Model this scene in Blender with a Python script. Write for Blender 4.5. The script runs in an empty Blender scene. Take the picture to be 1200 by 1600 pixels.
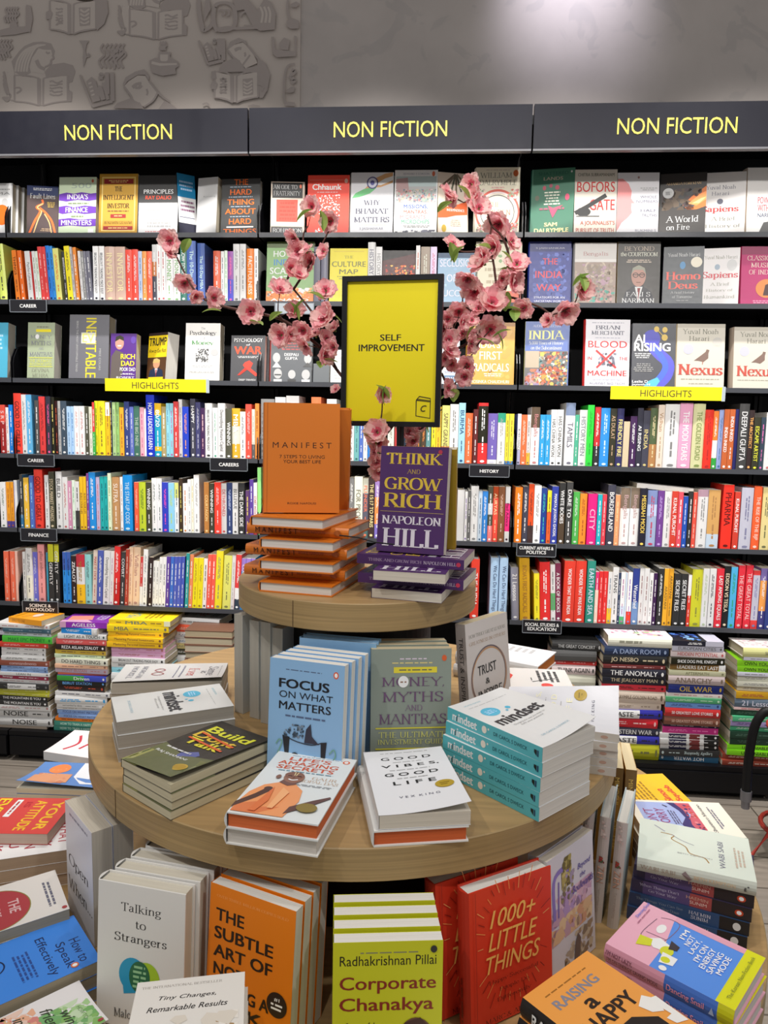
import bpy, math, random
from mathutils import Matrix, Vector
S = bpy.context.scene
COL = S.collection
rad = math.radians
rng = random.Random(7)

# ------------------------------------------------------------------ camera, world, lights, exposure
cam_d = bpy.data.cameras.new('camera'); cam = bpy.data.objects.new('camera', cam_d); COL.objects.link(cam)
cam_d.sensor_fit = 'VERTICAL'; cam_d.sensor_height = 36.0; cam_d.lens = 1139.837 * 36.0 / 1600.0
cam_d.clip_start = 0.05; cam_d.clip_end = 60
_r, _u, _f = Vector((0.9969050, 0.0763870, 0.0185863)), Vector((-0.0271082, 0.1120861, 0.9933287)), Vector((-0.0737941, 0.9907582, -0.1138099))
cam.matrix_world = Matrix(((_r[0], _u[0], -_f[0], 0.67550), (_r[1], _u[1], -_f[1], -2.69042), (_r[2], _u[2], -_f[2], 1.29897), (0, 0, 0, 1)))
S.camera = cam
S.view_settings.view_transform = 'Standard'; S.view_settings.look = 'None'
S.view_settings.exposure = 0.0; S.view_settings.gamma = 1.0; S.view_settings.use_curve_mapping = False

W_ = bpy.data.worlds.new('shop_ambient'); S.world = W_; W_.use_nodes = True
W_.node_tree.nodes['Background'].inputs[0].default_value = (1.0, 0.98, 0.96, 1)
W_.node_tree.nodes['Background'].inputs[1].default_value = 0.36

def spot(name, loc, target, power, size_deg, blend, radius, color=(1, 0.97, 0.93)):
    d = bpy.data.lights.new(name, 'SPOT'); d.energy = power; d.spot_size = rad(size_deg); d.spot_blend = blend
    d.shadow_soft_size = radius; d.color = color
    o = bpy.data.objects.new(name, d); COL.objects.link(o); o.location = loc
    o.rotation_euler = (Vector(target) - Vector(loc)).to_track_quat('-Z', 'Y').to_euler()
    return o
for i, x in enumerate((-0.95, -0.3, 0.4, 1.1, 1.8, 2.5)):          # ceiling track close to the bookcases, then one farther out
    spot('track_light', (x, -0.5, 3.3), (x, 0.0, 0.85), 98, 78, 0.7, 0.04)
    spot('track_light', (x + .2, -2.6, 2.8), (x + .15, 0.1, 1.4), 100, 48, 0.9, 0.05)
spot('table_light', (-0.55, -2.75, 3.2), (0.45, -1.3, 0.8), 70, 50, 0.5, 0.035)
spot('table_light', (0.95, -1.75, 3.25), (0.6, -1.35, 0.7), 34, 60, 0.6, 0.04)
spot('table_light', (1.9, -2.7, 3.2), (0.85, -1.5, 0.6), 55, 50, 0.6, 0.04)
spot('table_light', (0.3, -3.3, 3.2), (0.4, -1.9, 0.5), 45, 50, 0.6, 0.04)
spot('wall_wash_light', (1.12, -0.1, 3.22), (1.13, 0.3, 2.98), 22, 76, 1.0, 0.05, (0.86, 0.84, 1.0))

# ------------------------------------------------------------------ materials (procedural)
def lin(c):
    c = c / 255.0
    return c / 12.92 if c <= 0.04045 else ((c + 0.055) / 1.055) ** 2.4
def rgb(h):
    if len(h) == 3: h = ''.join(x + x for x in h)
    return tuple(lin(int(h[i:i + 2], 16)) for i in (0, 2, 4))
_mats = {}
def mat(h, rough=0.38, kind='card', metal=0.0):
    key = (h, rough, kind, metal)
    if key in _mats: return _mats[key]
    m = bpy.data.materials.new(kind + '_' + h); m.use_nodes = True
    nt = m.node_tree; b = nt.nodes['Principled BSDF']; c = rgb(h)
    b.inputs['Roughness'].default_value = rough; b.inputs['Metallic'].default_value = metal
    tc = nt.nodes.new('ShaderNodeTexCoord')
    def link(a, z): nt.links.new(a, z)
    if kind == 'card':                       # printed card: a trace of fibre mottling
        n = nt.nodes.new('ShaderNodeTexNoise'); n.inputs['Scale'].default_value = 90; n.inputs['Detail'].default_value = 2
        link(tc.outputs['Object'], n.inputs['Vector'])
        r = nt.nodes.new('ShaderNodeMapRange'); r.inputs['To Min'].default_value = rough - .05; r.inputs['To Max'].default_value = rough + .07
        link(n.outputs['Fac'], r.inputs['Value']); link(r.outputs['Result'], b.inputs['Roughness'])
        b.inputs['Base Color'].default_value = (*c, 1)
    elif kind == 'pages':                    # leaf edges: fine lines along the book's thickness
        mp = nt.nodes.new('ShaderNodeMapping'); mp.inputs['Scale'].default_value = (6, 6, 900)
        n = nt.nodes.new('ShaderNodeTexNoise'); n.inputs['Scale'].default_value = 1; n.inputs['Detail'].default_value = 3
        link(tc.outputs['Object'], mp.inputs['Vector']); link(mp.outputs['Vector'], n.inputs['Vector'])
        r = nt.nodes.new('ShaderNodeValToRGB'); r.color_ramp.elements[0].position = .3; r.color_ramp.elements[1].position = .7
        r.color_ramp.elements[0].color = (*[x * .84 for x in c], 1); r.color_ramp.elements[1].color = (*c, 1)
        link(n.outputs['Fac'], r.inputs['Fac']); link(r.outputs['Color'], b.inputs['Base Color'])
        bp = nt.nodes.new('ShaderNodeBump'); bp.inputs['Strength'].default_value = .25; bp.inputs['Distance'].default_value = .0004
        link(n.outputs['Fac'], bp.inputs['Height']); link(bp.outputs['Normal'], b.inputs['Normal'])
    elif kind in ('oak', 'oak_edge', 'plank'):
        mp = nt.nodes.new('ShaderNodeMapping'); mp.inputs['Scale'].default_value = (2.2, 30, 60) if kind == 'oak' else (1.6, 1.6, 150) if kind == 'oak_edge' else (1.5, 22, 22)
        n = nt.nodes.new('ShaderNodeTexNoise'); n.inputs['Scale'].default_value = 2.2; n.inputs['Detail'].default_value = 6; n.inputs['Distortion'].default_value = .35
        link(tc.outputs['Object'], mp.inputs['Vector']); link(mp.outputs['Vector'], n.inputs['Vector'])
        r = nt.nodes.new('ShaderNodeValToRGB'); r.color_ramp.elements[0].position = .3; r.color_ramp.elements[1].position = .72
        r.color_ramp.elements[0].color = (*[x * .74 for x in c], 1); r.color_ramp.elements[1].color = (*[min(1, x * 1.08) for x in c], 1)
        link(n.outputs['Fac'], r.inputs['Fac'])
        if kind == 'plank':
            br = nt.nodes.new('ShaderNodeTexBrick'); br.inputs['Scale'].default_value = 1.0
            br.inputs['Brick Width'].default_value = 1.2; br.inputs['Row Height'].default_value = .16; br.inputs['Mortar Size'].default_value = .003
            br.inputs['Color1'].default_value = (.85, .85, .85, 1); br.inputs['Color2'].default_value = (1.08, 1.06, 1.03, 1); br.inputs['Mortar'].default_value = (.35, .33, .3, 1)
            link(tc.outputs['Object'], br.inputs['Vector'])
            mx = nt.nodes.new('ShaderNodeMix'); mx.data_type = 'RGBA'; mx.blend_type = 'MULTIPLY'; mx.inputs[0].default_value = 1
            link(r.outputs['Color'], mx.inputs[6]); link(br.outputs['Color'], mx.inputs[7]); link(mx.outputs[2], b.inputs['Base Color'])
        else:
            link(r.outputs['Color'], b.inputs['Base Color'])
    elif kind == 'plaster':
        n = nt.nodes.new('ShaderNodeTexNoise'); n.inputs['Scale'].default_value = 3.0; n.inputs['Detail'].default_value = 8; n.inputs['Roughness'].default_value = .6
        n2 = nt.nodes.new('ShaderNodeTexNoise'); n2.inputs['Scale'].default_value = 5.5; n2.inputs['Detail'].default_value = 3; n2.inputs['Distortion'].default_value = 1.2
        link(tc.outputs['Object'], n.inputs['Vector']); link(tc.outputs['Object'], n2.inputs['Vector'])
        r = nt.nodes.new('ShaderNodeValToRGB'); r.color_ramp.elements[0].position = .3; r.color_ramp.elements[1].position = .7
        r.color_ramp.elements[0].color = (*[x * .9 for x in c], 1); r.color_ramp.elements[1].color = (*[x * 1.06 for x in c], 1)
        r2 = nt.nodes.new('ShaderNodeValToRGB'); r2.color_ramp.elements[0].position = .60; r2.color_ramp.elements[1].position = .64
        r2.color_ramp.elements[0].color = (1, 1, 1, 1); r2.color_ramp.elements[1].color = (.91, .92, .93, 1)
        link(n.outputs['Fac'], r.inputs['Fac']); link(n2.outputs['Fac'], r2.inputs['Fac'])
        mx = nt.nodes.new('ShaderNodeMix'); mx.data_type = 'RGBA'; mx.blend_type = 'MULTIPLY'; mx.inputs[0].default_value = 1
        link(r.outputs['Color'], mx.inputs[6]); link(r2.outputs['Color'], mx.inputs[7]); link(mx.outputs[2], b.inputs['Base Color'])
    elif kind == 'petal':
        n = nt.nodes.new('ShaderNodeTexNoise'); n.inputs['Scale'].default_value = 120; n.inputs['Detail'].default_value = 3
        link(tc.outputs['Object'], n.inputs['Vector'])
        r = nt.nodes.new('ShaderNodeValToRGB'); r.color_ramp.elements[0].color = (*[x * .86 for x in c], 1); r.color_ramp.elements[1].color = (*[min(1, x * 1.1) for x in c], 1)
        link(n.outputs['Fac'], r.inputs['Fac']); link(r.outputs['Color'], b.inputs['Base Color'])
        tl = nt.nodes.new('ShaderNodeBsdfTranslucent'); ms = nt.nodes.new('ShaderNodeMixShader'); ms.inputs[0].default_value = .45
        link(r.outputs['Color'], tl.inputs['Color']); link(b.outputs['BSDF'], ms.inputs[1]); link(tl.outputs['BSDF'], ms.inputs[2])
        link(ms.outputs['Shader'], nt.nodes['Material Output'].inputs['Surface'])
    elif kind == 'acrylic':
        b.inputs['Base Color'].default_value = (*c, 1); b.inputs['Transmission Weight'].default_value = 1.0; b.inputs['IOR'].default_value = 1.1
    else:                                    # plain painted or moulded surface, slightly uneven sheen
        n = nt.nodes.new('ShaderNodeTexNoise'); n.inputs['Scale'].default_value = 25; n.inputs['Detail'].default_value = 4
        link(tc.outputs['Object'], n.inputs['Vector'])
        r = nt.nodes.new('ShaderNodeMapRange'); r.inputs['To Min'].default_value = rough * .85; r.inputs['To Max'].default_value = min(1, rough * 1.2)
        link(n.outputs['Fac'], r.inputs['Value']); link(r.outputs['Result'], b.inputs['Roughness'])
        b.inputs['Base Color'].default_value = (*c, 1); b.inputs['Specular IOR Level'].default_value = .3
    _mats[key] = m
    return m

# ------------------------------------------------------------------ lettering
_curve = bpy.data.curves.new('lettering', 'FONT'); _curve_ob = bpy.data.objects.new('lettering', _curve)
_tcache = {}
SER = {}
def _glyphs(s):
    for ln in s.strip().split('\n'):
        k, w, body = ln.split(' ', 2)
        SER[k] = (float(w), [(p[0], [tuple(map(float, q.split(','))) for q in p[1:].split()]) for p in body.split(';')])
_glyphs('''A .78 L.02,0 .4,1;L.38,1 .76,0;L.16,.34 .62,.34
B .66 L.14,0 .14,1;C.14,1 .38,1 .54,.9 .54,.64 .38,.54 .14,.54;C.14,.54 .42,.54 .62,.42 .62,.12 .42,0 .14,0
C .74 C.68,.76 .58,.94 .4,1 .16,.88 .06,.5 .16,.12 .4,0 .6,.05 .7,.24;L.68,.98 .68,.74
D .78 L.14,0 .14,1;C.14,1 .4,1 .64,.86 .73,.5 .64,.14 .4,0 .14,0
E .62 L.14,0 .14,1;H.06,1 .55,1;H.14,.53 .44,.53;H.06,0 .58,0
F .58 L.14,0 .14,1;H.06,1 .54,1;H.14,.51 .44,.51
G .78 C.68,.78 .58,.94 .4,1 .16,.88 .06,.5 .16,.12 .4,0 .6,.04 .68,.14;L.66,.42 .66,.02;H.48,.42 .78,.42
H .8 L.14,0 .14,1;L.66,0 .66,1;L.14,.52 .66,.52
I .32 L.16,0 .16,1
J .4 C.26,1 .26,.5 .24,.05 .12,-.08 .02,0;H.14,1 .38,1
K .72 L.14,0 .14,1;L.16,.44 .58,1;L.28,.56 .66,0
L .6 L.14,0 .14,1;H.06,0 .56,0;L.55,.0 .55,.2
M .92 L.14,0 .14,1;L.12,1 .46,.06;L.44,.06 .76,1;L.78,1 .78,0
N .8 L.14,0 .14,1;L.12,1 .66,0;L.66,0 .66,1
O .8 C.4,1 .14,.86 .06,.5 .14,.14 .4,0 .66,.14 .74,.5 .66,.86 .4,1
P .62 L.14,0 .14,1;C.14,1 .4,1 .57,.9 .57,.6 .4,.48 .14,.48
Q .8 C.4,1 .14,.86 .06,.5 .14,.14 .4,0 .66,.14 .74,.5 .66,.86 .4,1;L.4,.12 .74,-.14
R .7 L.14,0 .14,1;C.14,1 .38,1 .55,.9 .55,.62 .38,.52 .14,.52;L.36,.52 .66,0
S .56 C.47,.78 .42,.95 .26,1 .1,.9 .1,.7 .28,.54 .46,.4 .48,.14 .3,0 .12,.04 .06,.24;L.47,.98 .47,.78;L.06,.02 .06,.24
T .66 L.33,0 .33,1;H.03,1 .63,1;L.04,1 .04,.82;L.62,1 .62,.82
U .78 C.14,1 .14,.3 .24,.05 .4,0 .58,.07 .66,.3 .66,1;H.04,1 .24,1;H.58,1 .74,1
V .74 L.04,1 .38,0;L.36,0 .7,1
W 1.04 L.04,1 .3,0;L.3,0 .52,.96;L.52,.96 .76,0;L.76,0 1,1
X .72 L.06,1 .66,0;L.08,0 .64,1
Y .7 L.04,1 .35,.48;L.66,1 .35,.48;L.35,.48 .35,0
Z .64 H.08,1 .58,1;L.56,1 .06,0;H.06,0 .58,0
a .5 C.08,.52 .18,.66 .34,.6 .36,.4 .36,.1 .46,.02;C.36,.4 .14,.34 .06,.18 .16,0 .36,.14
b .56 L.1,1 .1,0;C.1,.5 .26,.66 .46,.54 .5,.32 .42,.06 .26,0 .1,.14
c .48 C.43,.5 .34,.64 .2,.62 .07,.32 .18,.04 .34,.02 .45,.16
d .56 L.44,1 .44,0;C.44,.5 .3,.66 .1,.54 .05,.32 .12,.06 .28,0 .44,.14
e .5 C.07,.36 .43,.36 .4,.58 .24,.66 .08,.52 .06,.28 .16,.04 .32,0 .45,.14
f .34 C.34,.96 .24,1 .15,.86 .15,.5 .15,0;H.03,.64 .31,.64
g .54 C.26,.64 .1,.56 .1,.36 .24,.26 .4,.36 .4,.56 .26,.64;C.2,.26 .06,.12 .3,.04 .48,-.08 .36,-.28 .1,-.26 .06,-.1 .22,.02;H.38,.6 .54,.62
h .58 L.11,1 .11,0;C.11,.48 .26,.64 .4,.62 .46,.46 .46,0
i .28 L.14,.64 .14,0;D.14,.87 .14,.88
j .28 C.15,.64 .15,.1 .13,-.2 -.02,-.26;D.15,.87 .15,.88
k .56 L.11,1 .11,0;L.13,.26 .42,.64;L.24,.36 .5,0
l .28 L.14,1 .14,0
m .86 L.11,.64 .11,0;C.11,.48 .26,.64 .38,.6 .43,.44 .43,0;C.43,.48 .58,.64 .7,.6 .75,.44 .75,0
n .58 L.11,.64 .11,0;C.11,.48 .26,.64 .4,.62 .46,.46 .46,0
o .54 C.27,.66 .1,.56 .05,.33 .1,.08 .27,0 .44,.08 .49,.33 .44,.56 .27,.66
p .56 L.1,.64 .1,-.28;C.1,.5 .26,.66 .46,.54 .5,.32 .42,.06 .26,0 .1,.14
q .56 L.44,.64 .44,-.28;C.44,.5 .3,.66 .1,.54 .05,.32 .12,.06 .28,0 .44,.14
r .4 L.11,.64 .11,0;C.11,.44 .2,.6 .34,.64
s .42 C.35,.5 .3,.64 .17,.64 .07,.52 .14,.38 .3,.28 .36,.12 .24,0 .1,.02 .05,.16
t .36 C.15,.86 .15,.3 .17,.06 .26,0 .35,.07;H.03,.64 .32,.64
u .58 C.11,.64 .11,.2 .2,.02 .34,.03 .46,.2;L.46,.64 .46,0
v .52 L.04,.64 .27,0;L.25,0 .48,.64
w .78 L.04,.64 .22,0;L.22,0 .39,.6;L.39,.6 .57,0;L.57,0 .74,.64
x .52 L.05,.64 .46,0;L.06,0 .44,.64
y .52 L.04,.64 .27,.02;L.48,.64 .27,.02 .14,-.26
z .46 H.06,.62 .4,.62;L.39,.62 .06,.02;H.05,.02 .42,.02
. .24 D.11,.06 .11,.07
, .24 L.12,.1 .06,-.14
' .2 L.1,1 .09,.74
! .24 L.12,1 .12,.3;D.12,.06 .12,.07
? .5 C.07,.78 .14,.97 .3,1 .44,.84 .36,.62 .24,.46 .24,.28;D.24,.06 .24,.07
- .36 H.05,.32 .3,.32
& .8 C.7,.4 .5,.06 .26,0 .08,.14 .14,.38 .42,.66 .44,.9 .28,1 .18,.84 .32,.5 .72,0
0 .6 C.3,1 .12,.86 .07,.5 .12,.14 .3,0 .48,.14 .53,.5 .48,.86 .3,1
1 .44 L.24,0 .24,1;L.24,1 .08,.84
2 .56 C.08,.74 .16,.94 .3,1 .46,.86 .4,.6 .07,.0;H.07,0 .5,0
3 .56 C.1,.86 .26,1 .44,.86 .4,.6 .22,.54;C.22,.54 .46,.44 .46,.12 .26,0 .07,.12
4 .58 L.4,0 .4,1;L.4,1 .04,.28;H.04,.28 .54,.28
5 .56 H.14,1 .46,1;L.14,1 .12,.56;C.12,.56 .32,.62 .48,.4 .42,.1 .22,0 .06,.1
7 .56 H.06,1 .5,1;L.5,1 .2,0''')
def _smooth(p):
    out = []
    for i in range(len(p) - 1):
        a, b, c, d = p[max(i - 1, 0)], p[i], p[i + 1], p[min(i + 2, len(p) - 1)]
        if p[0] == p[-1]:
            if i == 0: a = p[-2]
            if i == len(p) - 2: d = p[1]
        for k in range(4):
            t = k / 4
            out.append(tuple(.5 * (2 * b[j] + (c[j] - a[j]) * t + (2 * a[j] - 5 * b[j] + 4 * c[j] - d[j]) * t * t + (3 * b[j] - a[j] - 3 * c[j] + d[j]) * t ** 3) for j in (0, 1)))
    out.append(p[-1])
    return out
def ribbon(pts, half, V, F):                       # half: function of direction -> half width
    n = len(pts); base = len(V)
    for i in range(n):
        a, b = pts[max(i - 1, 0)], pts[min(i + 1, n - 1)]
        dx, dy = b[0] - a[0], b[1] - a[1]; l = math.hypot(dx, dy) or 1e-9
        h = half(dx / l, dy / l); nx, ny = -dy / l * h, dx / l * h
        V.append((pts[i][0] + nx, pts[i][1] + ny)); V.append((pts[i][0] - nx, pts[i][1] - ny))
    for i in range(n - 1):
        k = base + 2 * i
        F.append((k + 1, k + 3, k + 2, k))
def rect2(x0, y0, x1, y1, V, F):
    k = len(V); V += [(x0, y0), (x1, y0), (x1, y1), (x0, y1)]; F.append((k, k + 1, k + 2, k + 3))
def serif_text(s, heavy):
    V, F = [], []; x = 0.0; lay = []; q_ = 0
    thick, thin = (.085, .028) if heavy else (.05, .02)
    for ch in s:
        if ch == ' ': x += .3; continue
        g = SER.get(ch) or SER.get(ch.upper())
        if not g: x += .3; continue
        for kind, pts in g[1]:
            p = [(q[0] + x, q[1]) for q in pts]; q_ += 1; lay += [q_ % 5] * (len(V) - len(lay))
            if kind == 'D':
                d = .075 if heavy else .055
                rect2(p[0][0] - d, p[0][1] - d, p[0][0] + d, p[0][1] + d, V, F); continue
            if kind == 'H':
                rect2(p[0][0], p[0][1] - thin * 1.1, p[1][0], p[1][1] + thin * 1.1, V, F); continue
            down = p[0][1] > p[-1][1]
            def half(dx, dy, c=kind):
                w = thin + (thick - thin) * abs(dy) ** 1.2
                if c == 'L' and dx * dy > 0.05: w = thin * 1.25 if abs(dy) > .5 else w      # up-right diagonals are thin
                return w
            q = _smooth(p) if kind == 'C' else p
            ribbon(q, half, V, F)
            if kind == 'L':
                for e, o in ((p[0], p[1]), (p[-1], p[-2])):
                    dy = abs(e[1] - o[1]); L = math.hypot(e[0] - o[0], dy)
                    if dy / L > .75 and dy > .3 and (abs(e[1]) < .02 or abs(e[1] - 1) < .02 or abs(e[1] - .64) < .02 or abs(e[1] + .28) < .02):
                        sw = .15 if heavy else .125
                        rect2(e[0] - sw, e[1] - thin, e[0] + sw, e[1] + thin, V, F)
        x += g[0] + .04
    lay += [0] * (len(V) - len(lay))
    return V, F, lay
def text2d(s, font):
    """(verts, faces) of a line of lettering, scaled so that its bounding box is 0..1 both ways."""
    key = (s, font)
    if key in _tcache: return _tcache[key]
    if font in 'SB':
        V, F, lay = serif_text(s, font == 'B')
    else:
        _curve.body = s; _curve.resolution_u = 2 if len(s) > 22 else 3
        _curve.shear = .3 if font == 'i' else 0
        me = bpy.data.meshes.new_from_object(_curve_ob)
        V = [(v.co.x, v.co.y) for v in me.vertices]; F = [tuple(p.vertices) for p in me.polygons]; lay = [0] * len(V)
        bpy.data.meshes.remove(me)
        d = {'b': ((-.014, 0), (.014, 0)), 'k': ((-.026, -.012), (.026, -.012), (-.026, .012), (.026, .012), (0, 0)), 'i': ((-.006, 0), (.006, 0))}.get(font)
        if d:                                                # heavier weights: the line set again with a small shift
            n0 = len(V); lay = [q for q in range(len(d)) for _ in V]; V = [(x + a, y + b_) for a, b_ in d for x, y in V]; F = [tuple(i + q * n0 for i in f) for q in range(len(d)) for f in F]
    if not V: return [], []
    x0, x1 = min(v[0] for v in V), max(v[0] for v in V); y0, y1 = min(v[1] for v in V), max(v[1] for v in V)
    dx, dy = (x1 - x0) or 1, (y1 - y0) or 1
    r = ([((v[0] - x0) / dx, (v[1] - y0) / dy, l * .000014) for v, l in zip(V, lay)], F, dx / dy)
    _tcache[key] = r
    return r

# ------------------------------------------------------------------ mesh builder
class MB:
    def __init__(s): s.v = []; s.f = []; s.m = []; s.mats = []
    def mi(s, m):
        if m not in s.mats: s.mats.append(m)
        return s.mats.index(m)
    def face(s, pts, m):
        k = len(s.v); s.v += [tuple(p) for p in pts]; s.f.append(tuple(range(k, k + len(pts)))); s.m.append(s.mi(m))
    def faces(s, V, F, m):
        k = len(s.v); s.v += [tuple(p) for p in V]; i = s.mi(m)
        for f in F: s.f.append(tuple(k + j for j in f)); s.m.append(i)
    def box(s, a, b, m):
        x0, y0, z0 = a; x1, y1, z1 = b
        V = [(x, y, z) for z in (z0, z1) for y in (y0, y1) for x in (x0, x1)]
        s.faces(V, [(0, 2, 3, 1), (4, 5, 7, 6), (0, 1, 5, 4), (2, 6, 7, 3), (0, 4, 6, 2), (1, 3, 7, 5)], m)
    def prism(s, prof, axis, a, b, m):                       # profile (closed, ccw) extruded along an axis
        n = len(prof)
        def P(p, t): return {'x': (t, p[0], p[1]), 'y': (p[0], t, p[1]), 'z': (p[0], p[1], t)}[axis]
        V = [P(p, a) for p in prof] + [P(p, b) for p in prof]
        F = [tuple(range(n))[::-1], tuple(range(n, 2 * n))] + [(i, (i + 1) % n, n + (i + 1) % n, n + i) for i in range(n)]
        s.faces(V, F, m)
    def tube(s, pts, r, m, n=8, cap=True):
        P = [Vector(p) for p in pts]; R = r if isinstance(r, (list, tuple)) else [r] * len(P)
        k = len(s.v); i_ = s.mi(m); ref = Vector((.3, .2, .93))
        for i, p in enumerate(P):
            d = (P[min(i + 1, len(P) - 1)] - P[max(i - 1, 0)]).normalized()
            a = d.cross(ref); a = (a if a.length > .1 else d.cross(Vector((1, 0, 0)))).normalized(); b = d.cross(a)
            for j in range(n):
                t = 2 * math.pi * j / n
                s.v.append(tuple(p + (a * math.cos(t) + b * math.sin(t)) * R[i]))
        for i in range(len(P) - 1):
            for j in range(n):
                s.f.append((k + i * n + j, k + i * n + (j + 1) % n, k + (i + 1) * n + (j + 1) % n, k + (i + 1) * n + j)); s.m.append(i_)
        if cap:
            s.f.append(tuple(k + j for j in range(n))[::-1]); s.m.append(i_)
            e = k + (len(P) - 1) * n; s.f.append(tuple(e + j for j in range(n))); s.m.append(i_)
    def lathe(s, prof, m, n=32, c=(0, 0, 0)):
        k = len(s.v); i_ = s.mi(m)
        for r, z in prof:
            for j in range(n):
                t = 2 * math.pi * j / n; s.v.append((c[0] + r * math.cos(t), c[1] + r * math.sin(t), c[2] + z))
        for i in range(len(prof) - 1):
            for j in range(n):
                s.f.append((k + i * n + j, k + i * n + (j + 1) % n, k + (i + 1) * n + (j + 1) % n, k + (i + 1) * n + j)); s.m.append(i_)
        s.f.append(tuple(k + j for j in range(n))[::-1]); s.m.append(i_)
        e = k + (len(prof) - 1) * n; s.f.append(tuple(e + j for j in range(n))); s.m.append(i_)
    def mesh(s, name, smooth=False):
        me = bpy.data.meshes.new(name); me.from_pydata(s.v, [], s.f)
        for m in s.mats: me.materials.append(m)
        me.polygons.foreach_set('material_index', s.m)
        if smooth: me.polygons.foreach_set('use_smooth', [True] * len(s.f))
        me.update()
        return me
    def build(s, name, parent=None, smooth=False):
        return put(name, s.mesh(name, smooth), parent)
def put(name, me, parent=None):
    o = bpy.data.objects.new(name, me); COL.objects.link(o)
    if parent: o.parent = parent
    return o
def tag(o, label=None, cat=None, group=None, kind=None):
    if label: o['label'] = label
    if cat: o['category'] = cat
    if group: o['group'] = group
    if kind: o['kind'] = kind
    return o
def thing(name, label, cat, M=None, group=None):
    o = bpy.data.objects.new(name, None); COL.objects.link(o); o.empty_display_size = .05
    if M is not None: o.matrix_world = M
    return tag(o, label, cat, group)
def frame(ex, ey, o):
    ex, ey = Vector(ex).normalized(), Vector(ey).normalized(); ez = ex.cross(ey)
    return Matrix(((ex.x, ey.x, ez.x, o[0]), (ex.y, ey.y, ez.y, o[1]), (ex.z, ey.z, ez.z, o[2]), (0, 0, 0, 1)))
def flat(x, y, z, yaw):                                      # lying, front cover up
    a = rad(yaw); return frame((math.cos(a), math.sin(a), 0), (-math.sin(a), math.cos(a), 0), (x, y, z))
def stand(x, y, z, yaw, tilt):                               # upright, cover facing yaw, leaning back by tilt
    a, t = rad(yaw), rad(tilt); n = Vector((math.cos(a), math.sin(a), 0)); up = Vector((0, 0, 1))
    ey = up * math.cos(t) - n * math.sin(t); ez = n * math.cos(t) + up * math.sin(t)
    return frame(ey.cross(ez), ey, (x, y, z))

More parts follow.
